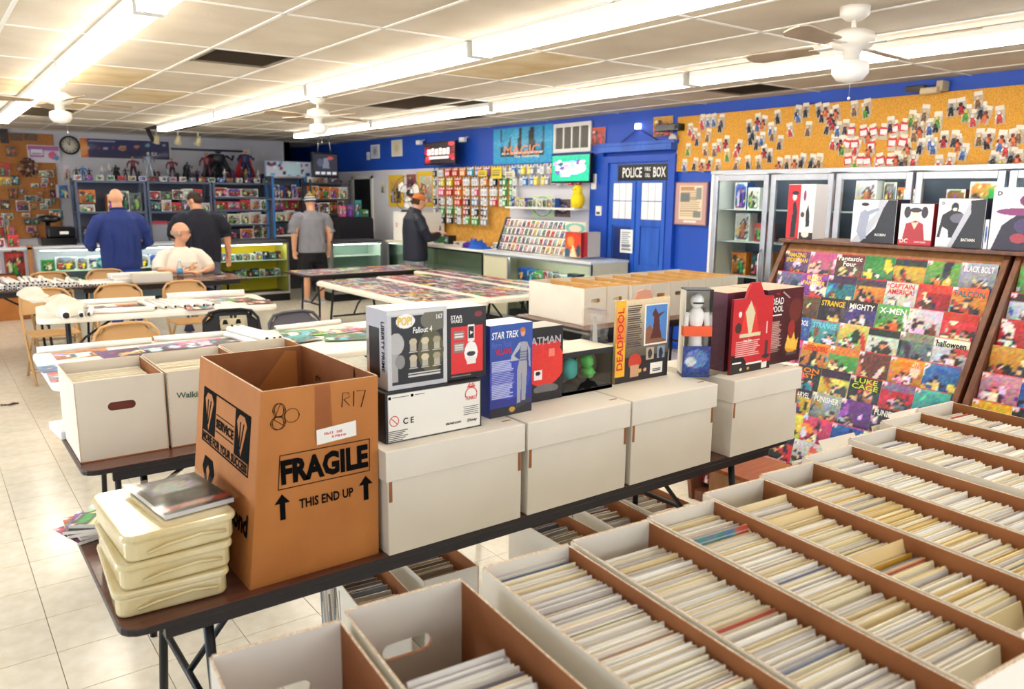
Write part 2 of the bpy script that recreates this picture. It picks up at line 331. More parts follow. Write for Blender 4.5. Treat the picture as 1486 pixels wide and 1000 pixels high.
for i in range(-7, 11):
    x = GX0+GX*i
    if -2.6 < x < 6.9: grid.box(x-0.011, x+0.011, -2.6, 18.6, CEIL-0.006, CEIL+0.018)
for j in range(-5, 13): y = GY0+GY*j; grid.box(-2.6, 6.9, y-0.011, y+0.011, CEIL-0.006, CEIL+0.018)
stuff(grid.build('ceiling_grid', M_tee, cei))
stained = {(0, 3), (-1, 4), (0, 5), (4, 1), (1, 4)}; vents = {(1, 2): 0.5, (0, 6): 1, (5, 3): 1, (8, 1): 0.5, (6, 3): 0.5, (7, 4): 0.6, (3, 7): 1, (-1, 7): 1}
for i in range(-7, 10):
    for j in range(-4, 12):
        x, y = GX0+GX*(i+0.5), GY0+GY*(j+0.5)
        if (i, j) in vents: continue
        link('ceiling_panel', pst if (i, j) in stained else pm, cei, (x, y, 0))
M_vent = mat('dusty_vent', '8A7B68', 0.7, metal=0.2)
for (i, j), fr in vents.items():
    x, y = GX0+GX*i, GY0+GY*j; l = GY*fr; b = MB(); b.box(x+0.01, x+GX-0.01, y+0.01, y+l-0.01, CEIL+0.012, CEIL+0.018)
    for s in (0, 1): b.box(x+0.01+s*(GX-0.05), x+0.04+s*(GX-0.05), y+0.01, y+l-0.01, CEIL-0.004, CEIL+0.014); b.box(x+0.01, x+GX-0.01, y+0.01+s*(l-0.05), y+0.04+s*(l-0.05), CEIL-0.004, CEIL+0.014)
    k = int((l-0.1)/0.045)
    for q in range(k): yy = y+0.05+q*(l-0.1)/k; b.obox((x+0.04, yy, CEIL-0.002), (GX-0.08, 0, 0), (0, 0.03, 0.012), (0, 0.002, 0.002))
    struct(b.build('ceiling_vent', M_vent, cei))
    if fr < 1: MB().box(x+0.008, x+GX-0.008, y+l, y+GY-0.008, CEIL, CEIL+0.016).build('ceiling_panel', M_panel, cei)
# walls
w = MB(); w.box(WX, WX+0.12, -2.6, 19, 0, CEIL+0.1); struct(w.build('wall_right', M_blue))
struct(MB().box(WX-0.012, WX, 11.1, 18.9, 0, 2.13).build('trim_1', M_white))
struct(MB().box(-2.6, 5.93, BY, BY+0.12, 0, CEIL+0.1).build('wall_back', M_white))
struct(MB().box(5.81, 5.93, BY, 18.9, 0, CEIL+0.1).build('wall_recess', M_white))
struct(MB().box(5.9, 7.0, 18.9, 19.0, 0, CEIL+0.1).build('wall_end', M_bluedark))
# wall with shop windows, to the left and behind the camera
b = MB(); b.box(-2.6, -2.48, -2.6, BY, 0, 0.5); b.box(-2.6, -2.48, -2.6, BY, 2.3, CEIL+0.1)
for y in (-2.6, -0.1, 2.4, 4.9, 7.4, 9.9, 12.4, BY-0.2): b.box(-2.6, -2.48, y, y+0.2, 0.5, 2.3)
struct(b.build('wall_left', M_white))
b = MB(); b.box(-2.6, 7.0, -2.6, -2.48, 0, 0.5); b.box(-2.6, 7.0, -2.6, -2.48, 2.4, CEIL+0.1)
for x in (-2.6, -1.0, 1.4, 3.8, 5.2, 6.7): b.box(x, x+0.2, -2.6, -2.48, 0.5, 2.4)
struct(b.build('wall_front', M_white))
# ceiling light strips: three rows of surface fixtures
ys = [-1.1, 1.65, 4.40, 7.08, 9.86, 12.62]
GLT = 'surface fluorescent fixtures in rows'
rown = {1.03: 'leftmost row, above the brown cork', 3.0: 'middle row', 5.05: 'row nearest the blue wall'}
for X_ in (1.03, 3.0, 5.05):
    n_ = 0
    for k in range(5):
        y0, y1 = ys[k]+0.03, ys[k+1]-0.03
        if y1 < 1.5 or (X_ < 2 and y1 < 4): continue
        n_ += 1
        t = thing('fluorescent_light', 'white fluorescent strip light in the %s, %s from the camera' % (rown[X_], ORD[n_-1]), 'light', (X_, (y0+y1)/2, CEIL), 0, GLT); L = (y1-y0)/2
        MB().box(-0.075, 0.075, -L, L, -0.045, 0.0).build('housing', M_fix, t, bevel=0.004)
        for s in (-1, 1):
            MB().tube((s*0.042, -L+0.02, -0.075), (s*0.042, L-0.02, -0.075), 0.024, n=10).build('tube', M_tubeE, t)
            MB().box(-0.07, 0.07, s*L-0.02 if s > 0 else -L-0.002, s*L+0.002 if s > 0 else -L+0.02, -0.10, 0).build('end_cap', M_fix, t)
    MB

# ------------------------------------------------------------------ folding tables
def rrect(x0, x1, y0, y1, r, n=4):
    p = []
    for cx, cy, a in ((x1-r, y0+r, -90), (x1-r, y1-r, 0), (x0+r, y1-r, 90), (x0+r, y0+r, 180)):
        for k in range(n+1): t = math.radians(a+90*k/n); p.append((cx+r*math.cos(t), cy+r*math.sin(t)))
    return p
def folding_table(label, cx, cy, L, D, rot=0.0, kind='brown', group=None):
    t = thing('folding_table', label, 'table', (cx, cy, 0), rot, group); r = 0.05 if kind == 'brown' else 0.09
    b = MB(); th = 0.02 if kind == 'brown' else 0.045
    mt = [M_lamtop, M_edge] if kind == 'brown' else [M_wplas, M_wplas]
    pl = rrect(-L/2, L/2, -D/2, D/2, r); b.prism(pl, (0, 0, 0.74-th), (1, 0, 0), (0, 1, 0), th, 1)
    b.m[1] = 0
    top = b.build('tabletop', mt, t, bevel=0.004 if kind == 'brown' else 0.012)
    if kind == 'brown':
        b = MB()
        for s in (-1, 1): b.box(-L/2+0.1, L/2-0.1, s*(D/2-0.05)-0.012, s*(D/2-0.05)+0.012, 0.675, 0.72)
        b.build('apron', M_edge, t)
    for s in (-1, 1):
        x = s*(L/2-0.22)
        for q in (-1, 1): MB().path([(x, q*(D/2-0.14), 0.72), (x, q*(D/2-0.10), 0.4), (x+s*0.02, q*(D/2-0.08), 0.0)], 0.0135, 8).build('leg', M_blk, t)
        MB().tube((x, -D/2+0.12, 0.36), (x, D/2-0.12, 0.36), 0.011).build('crossbar', M_blk, t); MB().tube((x, -D/2+0.12, 0.70), (x, D/2-0.12, 0.70), 0.013).build('crossbar', M_blk, t)
        MB().path([(x, 0, 0.36), (x-s*0.12, 0, 0.5), (x-s*0.42, 0, 0.70)], 0.010).build('brace', M_blk, t)
    return t
TB = folding_table('long brown folding table carrying the cardboard carton and four lidded white boxes', 1.54, 2.20, 2.54, 0.76)
TA = folding_table('brown folding table under the near row of open comic boxes', 1.60, 0.78, 2.95, 0.80)
TC = folding_table('brown folding table behind the carton holding open white comic boxes', 1.35, 3.43, 1.95, 0.80)
TD = folding_table('white plastic folding table with prints and tubes nearest the camera', 1.70, 5.06, 2.46, 1.04, -0.01, 'white')
TE = folding_table('white plastic folding table with the twisted plastic bag on its left end', 1.62, 7.36, 1.86, 0.90, -0.10, 'white')
TF = folding_table('dark brown folding table where the seated man rests his arms', 2.11, 9.50, 1.83, 0.72, 0.02)
TF2 = folding_table('dark brown folding table at the left edge heaped with poster tubes', 0.26, 9.46, 1.83, 0.72, 0.02)
TG = [folding_table('white folding table of laid-out comics, nearest the folding chairs', 3.88, 7.22, 2.44, 0.74, PI/2, 'white'),
      folding_table('white folding table in the middle of the comic display block', 4.66, 7.30, 2.44, 0.74, PI/2, 'white'),
      folding_table('narrow white folding table nearest the wall counters, covered in comics', 5.29, 7.75, 2.44, 0.46, PI/2, 'white'),
      folding_table('brown folding table at the far end of the comic display block', 4.58, 9.42, 1.86, 0.74)]
TH = folding_table('brown folding table carrying the two sets of long comic boxes before the blue door', 4.90, 4.72, 2.05, 0.92, 0.0)

# ------------------------------------------------------------------ open comic boxes
def hole_panel(W_, H_, t, hw, hh, hz, front=0, back=1, rim=1):
    """upright panel in the xz plane, front towards -y, with a rounded hand hole"""
    n = 24; inn, out = [], []; r = hh/2; corners = [(-W_/2, 0), (W_/2, 0), (W_/2, H_), (-W_/2, H_)]
    for k in range(n):
        a = 2*PI*k/n; dx, dz = math.cos(a), math.sin(a)
        cx = (hw/2-r)*(1 if dx > 1e-9 else -1 if dx < -1e-9 else 0); inn.append((cx+r*dx, hz+r*dz))
        s = min((W_/2)/abs(dx) if abs(dx) > 1e-6 else 9, ((H_-hz) if dz > 0 else hz)/abs(dz) if abs(dz) > 1e-6 else 9); out.append([s*dx, hz+s*dz])
    for c in corners:
        k = min(range(n), key=lambda i: (out[i][0]-c[0])**2+(out[i][1]-c[1])**2); out[k] = list(c)
    v = [(x, 0, z) for x, z in out]+[(x, 0, z) for x, z in inn]+[(x, t, z) for x, z in out]+[(x, t, z) for x, z in inn]; f, m = [], []
    for k in range(n):
        j = (k+1) % n
        f.append((k, j, n+j, n+k)); m.append(front); f.append((2*n+j, 2*n+k, 3*n+k, 3*n+j)); m.append(back)
        f.append((j, k, 2*n+k, 2*n+j)); m.append(2); f.append((n+k, n+j, 3*n+j, 3*n+k)); m.append(rim)
    b = MB(); b.add(v, f, m); return b
BM = [M_wcard, M_kraftin, M_cardedge]; BM2 = [M_wcard, mat('pale_kraft_inside', 'D9A866', 0.8, c2='C69450', scale=6), M_cardedge]
def comic_box(label, cx, cy, W_=0.198, L=0.70, Hh=0.285, z=0.74, rot=0.0, group=None, endin=0, thick=0.004, holes=True, outer=0, BM=BM):
    t = thing('comic_box', label, 'box', (cx, cy, z), rot, group); T = thick; o = outer
    # face order of box(): bottom, top, front, right, back, left
    MB().box(-W_/2, W_/2, 0, L, 0, T, [1]*6).build('base_panel', BM, t)
    MB().box(-W_/2, -W_/2+T, 0, L, 0, Hh, [o, 2, 2, 1, 2, o]).build('side_panel', BM, t)
    MB().box(W_/2-T, W_/2, 0, L, 0, Hh, [o, 2, 2, o, 2, 1]).build('side_panel', BM, t)
    hole_panel(W_-2*T, Hh+0.002, T*1.8, 0.095, 0.032, Hh*0.66, o, endin, 1).build('end_panel', BM, t, loc=(0, 0.001, 0))
    hole_panel(W_-2*T, Hh+0.004, T*1.8, 0.095, 0.032, Hh*0.66, endin, o, 1).build('end_panel', BM, t, loc=(0, L-T*1.8-0.001, 0))
    if Hh > 0.25 and L > 0.5:
        for s in (-1, 1): MB().box(s*(W_/2-T/2)-T*0.62, s*(W_/2-T/2)+T*0.62, L*0.985, L*0.992, Hh*0.42, Hh*0.60, [1]*6).build('tuck_slot', BM, t)
    return t
LONG = 'open long comic boxes on the near table'
far = [(0.283, 0.495, 1.135), (0.505, 0.735, 1.14), (0.785, 0.99, 1.135), (0.998, 1.21, 1.125), (1.215, 1.42, 1.12), (1.425, 1.635, 1.14), (1.642, 1.85, 1.14), (1.858, 2.07, 1.16), (2.12, 2.35, 1.18), (2.37, 2.585, 1.22), (2.60, 2.82, 1.225)]
start = [0.0, 0.27, 0.02, 0.13, 0.015, 0.11, 0.115, 0.015, 0.085, 0.02, 0.09]     # empty run at the far end of each box
desc = ['empty open comic box at the left end of the near row', 'part-filled comic box with a hand hole beside the empty box', 'full comic box right of the part-filled one, packed to its far end', 'comic box fourth in the near row with a bare white far end', 'comic box fifth in the near row, with the blue-backed comic sticking up',
        'comic box sixth in the near row with three tan dividers', 'comic box seventh in the near row with yellowed books and a bare end', 'full comic box eighth in the near row, packed to its far end', 'comic box ninth in the near row with one leaning book at the end', 'full comic box second from the right of the near row', 'rightmost comic box of the near row, below the wooden comic rack']
tops = ['F6F2EA', 'F1ECE0', 'EAE4DA', 'F4EED8', 'E2DEDA', 'EFE3C2', 'D9D4D0', 'F8F6F0', 'E6D6B4', 'C9C2BE']
def top_mix(k):
    r = R.random()
    if r < 0.035: return ['8A90A6', 'B24A40', '6E7FA8', 'C7952F', '4A4A55', '8FA28A'][R.randrange(6)]
    if k in (5, 6) and r < 0.55: return ['EAD9A6', 'E6CF94', 'F0E3B8', 'DDBE7C', 'E7D7B0'][R.randrange(5)]
    if k in (4, 3) and r < 0.3: return ['E9DDBE', 'DCC593', 'EFE6D2'][R.randrange(3)]
    if k in (1,) and r < 0.5: return ['A9A4B0', 'C9C5CC', '8E8A9A', 'DAD6D6'][R.randrange(4)]
    return tops[R.randrange(len(tops))]
ROT = -math.radians(5.0); ALLC = []
for k, ((x0, x1, yf), st, ds) in enumerate(zip(far, start, desc)):
    W_ = x1-x0-0.004; L = 0.71; c, s = math.cos(ROT), math.sin(ROT); fx, fy = (x0+x1)/2, yf
    ox, oy = fx+s*L, fy-c*L
    comic_box(ds, ox, oy, W_, L, 0.285, rot=ROT, group=None)
    y = 0.012; last = L-0.012-st
    if k == 0: continue
    lean = {1: 0.42, 2: 0.20, 3: 0.34, 4: 0.26, 5: 0.30}.get(k, 0.26)
    while y < last:
        th = R.uniform(0.0018, 0.0034); h = R.uniform(0.256, 0.264); 
        ALLC.append((k, Matrix.Translation((ox, oy, 0.746)) @ Matrix.Rotation(ROT, 4, 'Z') @ Matrix.Translation((R.uniform(-1, 1)*0.006, y, 0)) @ Matrix.Rotation(-max(0.04, lean+R.uniform(-0.09, 0.05)), 4, 'X'), (min(0.172, W_-0.022), th, h), top_mix(k)))
        y += th+R.uniform(0.0003, 0.0018)+(R.random() < 0.04)*0.006
def cmesh(col):
    k = ('edge', col)
    if k not in CARD:
        b = MB(); b.box(-0.5, 0.5, 0, 1, 0, 1, 0, H(col)); b.c = [tuple(x*1.0 for x in c) for c in b.c]; CARD[k] = b.mesh('comic_book', VC)
    return CARD[k]
CL = {k: 'bagged comic filed upright in ' + w for k, w in {1: 'the near-row box beside the empty one', 2: 'the full near box, third from the left', 3: 'the fourth near box from the left', 4: 'the fifth near box from the left', 5: 'the near box with three tan dividers', 6: 'the seventh near box, of yellowed comics', 7: 'the eighth near box from the left', 8: 'the ninth near box from the left', 9: 'the tenth near box from the left', 10: 'the rightmost near box'}.items()}
def edge_word(c):
    r, g, b = H(c)
    if max(r, g, b)-min(r, g, b) < 0.05: return 'white' if r > 0.93 else 'pale' if r > 0.8 else 'grey'
    return ('cream' if r > 0.93 else 'tan' if r > 0.83 else 'ochre') if r > g > b and g > 0.55 else 'red' if r > g+0.15 else 'green' if g > b+0.03 else 'blue' if b > r else 'grey'
def file_comics():
    ranked = []; mass = MB()
    for i, (k, m, sc, col) in enumerate(ALLC):
        p = m @ Vector((0, 0, sc[2])); px = PX(p); inside = -40 < px[0] < 1530 and -40 < px[1] < 1040; ranked.append((0 if inside and k in CL else 1, px[2], i))
    ranked.sort(); single = {i for o_, d, i in ranked[:300]}
    for i, (k, m, sc, col) in enumerate(ALLC):
        if i in single:
            o = link('bagged_comic', cmesh(col), mw=m @ Matrix.Diagonal((*sc, 1))); tag(o, '%s %s' % (edge_word(col), CL[k]), 'bagged comic', '%s bagged comics in near box %s' % (edge_word(col), ORD[k]))
        else:
            vs = [m @ Vector(p) for p in [(-sc[0]/2, 0, 0), (sc[0]/2, 0, 0), (sc[0]/2, sc[1], 0), (-sc[0]/2, sc[1], 0), (-sc[0]/2, 0, sc[2]), (sc[0]/2, 0, sc[2]), (sc[0]/2, sc[1], sc[2]), (-sc[0]/2, sc[1], sc[2])]]
            mass.add(vs, [(3, 2, 1, 0), (4, 5, 6, 7), (0, 1, 5, 4), (1, 2, 6, 5), (2, 3, 7, 6), (3, 0, 4, 7)], 0, H(col))
    tag(mass.build('bagged_comics', VC), 'bagged comics packed upright in the remaining open comic boxes', 'bagged comics', kind='stuff')
def box_frame(k): (x0, x1, yf) = far[k]; return Vector(((x0+x1)/2, yf, 0)), Vector((math.sin(-ROT), math.cos(ROT), 0))
for k, ds, hh, col in ((5, 0.17, 0.283, 'E8D3A6'), (5, 0.26, 0.285, 'E4CC98'), (5, 0.47, 0.286, 'E0C48C'), (8, 0.05, 0.29, 'EFEAE0'), (10, 0.06, 0.29, 'F0ECE4')):
    p, u = box_frame(k); q = p-u*ds
    o = link('divider_card', cmesh(col), mw=Matrix.Translation((q.x, q.y, 0.746)) @ Matrix.Rotation(ROT, 4, 'Z') @ Matrix.Rotation(-0.30 if k == 5 else -0.62, 4, 'X') @ Matrix.Diagonal((0.175, 0.0016, hh, 1)))
    tag(o, {0.17: 'tan divider card nearest the far end of the sixth comic box', 0.26: 'middle tan divider card of the sixth comic box', 0.47: 'tan divider card nearest the camera in the sixth comic box', 0.05: 'white comic leaning alone at the far end of the ninth box', 0.06: 'white comic leaning alone at the far end of the rightmost box'}[ds], 'divider' if k == 5 else 'comic book')
p, u = box_frame(4); q = p-u*0.23
cv = CV(12, 18, '3F6E7E'); rs_ = np.random.default_rng(4); cv.ell(0.7, 0.4, 0.3, 0.3, '8FB8A8'); cv.rect(0.8, 0.0, 1, 1, 'C84A3C'); cv.noise(0.05, rs_)
o = link('comic_book', card_mesh('comic_book', cv), mw=Matrix.Translation((q.x, q.y, 0.748)) @ Matrix.Rotation(ROT, 4, 'Z') @ Matrix.Rotation(-0.40, 4, 'X') @ Matrix.Diagonal((0.172, 0.003, 0.288, 1))); tag(o, 'blue and red comic sticking up above the others in the fifth near box', 'comic book')

# ------------------------------------------------------------------ the big carton
t = thing('cardboard_carton', 'tall open brown cardboard carton marked FRAGILE on the brown table', 'carton', (0.57, 1.85, 0.74))
BW, BD, BH, TT = 0.358, 0.52, 0.505, 0.006
def skew(b):   # the carton leans a little towards its left lower corner
    b.v = [(x+0.055*(z/BH)*(1-x/BW*0.82)+0.0, y, z) for x, y, z in b.v]; return b
KM = [M_kraft, M_kraftin, M_cardedge]
def wall(nx0, nx1, ny0, ny1, mats_):
    b = MB(); n = 1; b.box(nx0, nx1, ny0, ny1, 0, BH, mats_); return skew(b)
wall(0, BW, 0, TT, [0, 2, 0, 0, 1, 0]).build('front_panel', KM, t, bevel=0.0015)
wall(0, BW, BD-TT, BD, [0, 2, 1, 0, 0, 0]).build('back_panel', KM, t)
wall(0, TT, TT, BD-TT, [0, 2, 0, 1, 0, 0]).build('side_panel', KM, t)
wall(BW-TT, BW, TT, BD-TT, [0, 2, 0, 0, 0, 1]).build('side_panel', KM, t)
MB().box(0.003, BW-0.003, 0.003, BD-0.003, 0, 0.005).build('base_panel', M_kraftin, t)
MB().add([(0.10, BD-TT-0.002, 0.24), (0.345, BD-TT-0.002, 0.24), (0.345, BD-TT-0.002, 0.49), (0.31, BD-TT-0.002, 0.495)], [(0, 1, 2, 3)]).build('inner_flap', M_kraft, t); MB().add([(BW-TT-0.002, 0.10, 0.28), (BW-TT-0.002, 0.16, 0.28), (BW-TT+0.009, 0.19, 0.50), (BW-TT+0.006, 0.13, 0.50)], [(0, 1, 2, 3)]).build('tape_strip', M_kraftin, t)
F = (BW/2+0.012, 0, 0)
def ft(s, w, h, x, z, m=M_ink, slant=0.0, bold=0.03): return text(s, w, h, m, t, (x+0.055*(z/BH)*(1-x/BW*0.82), 0, z), slant=slant, bold=bold)
ft('FRAGILE', 0.240, 0.066, 0.195, 0.290, bold=0.05)
fr = MB()
for x0, x1, z0, z1 in ((0.06, 0.33, 0.246, 0.248), (0.06, 0.33, 0.334, 0.336), (0.06, 0.062, 0.246, 0.336), (0.328, 0.33, 0.246, 0.336)): fr.box(x0, x1, -0.0012, 0, z0, z1)
skew(fr).build('printed_frame', M_ink, t)
ft('THIS END UP', 0.15, 0.026, 0.20, 0.198)
for x in (0.075, 0.318):
    z = 0.198; a = [(-0.007, -0.032), (0.007, -0.032), (0.007, 0.012), (0.020, 0.012), (0, 0.036), (-0.020, 0.012), (-0.007, 0.012)]
    b = MB(); b.prism([(x+p[0]+0.055*(z/BH)*(1-x/BW*0.82), z+p[1]) for p in a], (0, -0.0002, 0), (1, 0, 0), (0, 0, 1), 0.0012); b.build('printed_arrow', M_ink, t)
def stroke(pts, r, parent, name='marker_stroke', m=M_ink): return MB().path(pts, r, 5, ry=r*0.5).build(name, m, parent)
def circ(cx, cz, rx, rz, a0=0, a1=360, n=14): return [(cx+rx*math.cos(math.radians(a0+(a1-a0)*k/n)), -0.0005, cz+rz*math.sin(math.radians(a0+(a1-a0)*k/n))) for k in range(n+1)]
for d in (0, 0.004):
    stroke(circ(0.094+d, 0.452, 0.014, 0.018), 0.0014, t); stroke(circ(0.094-d, 0.420, 0.017, 0.017), 0.0014, t)
stroke(circ(0.128, 0.434, 0.019, 0.018), 0.0014, t); stroke([(0.10, -0.0005, 0.468), (0.082, -0.0005, 0.43), (0.108, -0.0005, 0.41)], 0.0014, t)
for pts in ([(0.262, 0.44), (0.266, 0.478), (0.282, 0.476), (0.284, 0.464), (0.268, 0.460), (0.284, 0.441)], [(0.297, 0.478), (0.295, 0.438)], [(0.305, 0.478), (0.330, 0.476), (0.316, 0.432)]): stroke([(x, -0.0005, z-0.006) for x, z in pts], 0.0015, t)
MB().add([(0.19, -0.0016, 0.345), (0.30, -0.0016, 0.352), (0.30, -0.0016, 0.393), (0.19, -0.0016, 0.385)], [(0, 1, 2, 3)]).build('paper_label', M_paper, t)
text('10x13   DIS', 0.05, 0.007, M_inkr, t, (0.235, -0.0018, 0.372)); text('57810', 0.04, 0.006, M_inkr, t, (0.25, -0.0018, 0.361))
b = MB(); b.add([(0.185, -0.001, 0.36), (0.235, -0.001, 0.37), (0.232, -0.001, 0.502), (0.19, -0.001, 0.502)], [(0, 1, 2, 3)]); b.build('tape_strip', pane('shiny_tape', (0.93, 0.86, 0.78), 0.3, 0.25), t)
# left side prints: read from the left, right axis = -y
def lt(s, w, h, y, z, m=M_ink): 
    x = 0.055*(z/BH); return text(s, w, h, m, t, (x-0.0004, y, z), (0, -1, 0), (0.055/BH, 0, 1), bold=0.04)
def lprism(poly, m=M_ink, name='printed_mark', off=0.0012): 
    b = MB(); b.prism([(-y, z) for y, z in poly], (-0.0003, 0, 0), (0, -1, 0), (0, 0, 1), off); b.v = [(x+0.055*(z/BH), y, z) for x, y, z in b.v]; return b.build(name, m, t)
def lbar(y0, y1, z0, z1, m=M_ink, off=0.0012): return lprism([(y0, z0), (y1, z0), (y1, z1), (y0, z1)][::-1], m, 'printed_bar', off)
for a in ((0.06, 0.46, 0.425, 0.429), (0.06, 0.46, 0.272, 0.276), (0.06, 0.064, 0.272, 0.429), (0.456, 0.46, 0.272, 0.429)): lbar(*a)
for y0, y1 in ((0.345, 0.455), (0.065, 0.175)):
    lbar(y0, y1, 0.305, 0.425); yc = (y0+y1)/2
    lprism([(yc-0.038, 0.398), (yc-0.018, 0.418), (yc+0.018, 0.418), (yc+0.038, 0.398), (yc, 0.312)], M_kraft, off=0.002)
    for a, bb in ((-0.02, 0.012), (0.006, 0.02)): lprism([(yc+a, 0.40), (yc+a+0.006, 0.40), (yc+bb-0.004, 0.33), (yc+bb-0.01, 0.33)], M_ink, off=0.003)
lt('SERVICE', 0.15, 0.026, 0.26, 0.35); lbar(0.185, 0.335, 0.372, 0.374); lbar(0.185, 0.335, 0.326, 0.328); lt('MORE FOR YOUR SUCCESS', 0.38, 0.024, 0.26, 0.290)
lt('Diamond', 0.26, 0.060, 0.17, 0.15); lprism([(0.44, 0.20), (0.42, 0.235), (0.35, 0.235), (0.33, 0.20), (0.385, 0.13)]); lprism([(0.40, 0.20), (0.385, 0.215), (0.37, 0.20), (0.385, 0.16)], M_kraft, off=0.002)
text('ght', 0.04, 0.02, M_ink, t, (BW-TT-0.001, 0.36, 0.43), (0, -1, 0))

# ------------------------------------------------------------------ lidded white boxes
GL = 'lidded white storage boxes on the long brown table'
def lidded(label, x0, x1, y0, y1, side=0.0, rot=0):
    t = thing('storage_box', label, 'box', ((x0+x1)/2, y0, 0.74), rot); w = (x1-x0); d = y1-y0
    MB().box(-w/2+0.008, w/2-0.008, 0.008, d-0.008, 0, 0.25).build('body', M_wcard, t, bevel=0.003)
    MB().box(-w/2, w/2, 0, d, 0.215, 0.302).build('lid', M_wcard, t, bevel=0.003)
    for s in (-1, 1): MB().box(s*(w/2-0.016)-0.005, s*(w/2-0.016)+0.005, 0.0068, 0.0078, 0.155, 0.2145).build('tuck_slot', M_kraftin, t)
    MB().box(w/2-0.045, w/2-0.012, 0.055, 0.062, 0.3018, 0.3026).build('lid_slot', M_kraftin, t)
    return t
lidded('lidded white box directly right of the cardboard carton', 0.935, 1.405, 1.81, 2.21)
lidded('lidded white box under the dark window box of plastic-wrapped figures', 1.415, 1.852, 1.81, 2.21)
lidded('lidded white box under the yellow-edged blister pack', 1.86, 2.30, 1.81, 2.21)
lidded('lidded white box at the right end, under the red packages', 2.385, 2.815, 1.80, 2.20)

# ------------------------------------------------------------------ plastic cases and papers on the left end
M_clam = mat('yellowed_plastic', 'E9DCB0', 0.18, vary=0.12, scale=6, c2='D6BF85', coat=0.6)
for k in range(3):
    dz = 0.068; t = thing('storage_case', '%s yellowed plastic storage case of the stack by the carton' % ['bottom', 'middle', 'top'][k], 'case', (0.415+0.006*(k-1), 2.04, 0.742+k*dz), -0.06+0.05*k); 
    b = MB(); b.prism(rrect(-0.125, 0.125, -0.165, 0.165, 0.025), (0, 0, 0), (1, 0, 0), (0, 1, 0), 0.050); b.build('tray', M_clam, t, bevel=0.008)
    b = MB(); b.prism(rrect(-0.132, 0.132, -0.172, 0.172, 0.028), (0, 0, 0.048), (1, 0, 0), (0, 1, 0), 0.019); b.build('lid', M_clam, t, bevel=0.006)
    MB().path([(-0.08, -0.168, 0.018), (-0.04, -0.176, 0.030), (0.04, -0.176, 0.036), (0.10, -0.17, 0.026)], 0.004, 6).build('latch', M_clam, t)
t = thing('bagged_comic', 'black and red comic in shiny plastic lying on the yellowed cases', 'comic book', (0.47, 2.05, 0.9478), 0.12)
cv = CV(14, 20, '2B2B30'); cv.rect(0.1, 0.55, 0.9, 0.95, '8A8F98'); cv.ell(0.5, 0.7, 0.3, 0.16, 'C8CBD0'); cv.ell(0.6, 0.35, 0.25, 0.15, '4A4D55'); cv.rect(0, 0.08, 1, 0.2, 'C62B30'); cv.ell(0.5, 0.14, 0.3, 0.05, 'E8C8C0'); cv.noise(0.06, np.random.default_rng(1))
b = MB(); b.box(-0.085, 0.085, -0.125, 0.125, 0, 0.012, 0, H('D8D8DA')); b.build('pages', VC, t)
put_print(cv, 0.17, 0.25, t, (0, -0.125, 0.012), (1, 0, 0), (0, 1, 0), name='cover')
b = MB(); nn = 9
vv = [(-0.098+0.196*i/nn, -0.138+0.276*j/nn, 0.0145+0.004*R.random()) for j in range(nn+1) for i in range(nn+1)]; b.add(vv, [(j*(nn+1)+i, j*(nn+1)+i+1, (j+1)*(nn+1)+i+1, (j+1)*(nn+1)+i) for j in range(nn) for i in range(nn)], smooth=True); b.build('plastic_bag', FILM, t)
for k in range(6):
    x, y = 0.30+0.02*(k % 2)+0.004*k, 2.47+0.012*(k % 3)-0.01*k; o = link('price_booklet', card('comic', ['pink', 'white', 'red', 'white', 'purple', 'white'][k], k), mw=Matrix.Translation((x, y, 0.7415+0.009*(k+1))) @ Matrix.Rotation(0.3-0.17*k, 4, 'Z') @ Matrix.Rotation(-PI/2, 4, 'X') @ Matrix.Translation((0, 0, -0.5*0.15)) @ Matrix.Diagonal((0.12, 0.009, 0.15, 1)))
    tag(o, '%s pink and white booklet of the pile behind the yellowed cases' % ['bottom', 'second lowest', 'third lowest', 'fourth lowest', 'second from top', 'topmost'][k], 'booklet', 'booklets behind the yellowed cases')

# ------------------------------------------------------------------ merchandise on the lidded boxes
def carton(label, x0, x1, y, z0, z1, depth, sidec, cv, name='toy_box', rot=0, top=None, cat='toy box', frontmat=None):
    w = x1-x0; t = thing(name, label, cat, ((x0+x1)/2, y, z0), rot); h = z1-z0
    b = MB(); b.box(-w/2, w/2, 0, depth, 0, h, 0, H(sidec))
    if top: b.add([(-w/2, 0, h+0.0006), (w/2, 0, h+0.0006), (w/2, depth, h+0.0006), (-w/2, depth, h+0.0006)], [(0, 1, 2, 3)], 0, H(top))
    b.build('carton', VC, t, bevel=0.0012); put_print(cv, w*0.994, h*0.994, t, (0, 0, 0.0005), name='front_print', mt=frontmat); return t, w, h
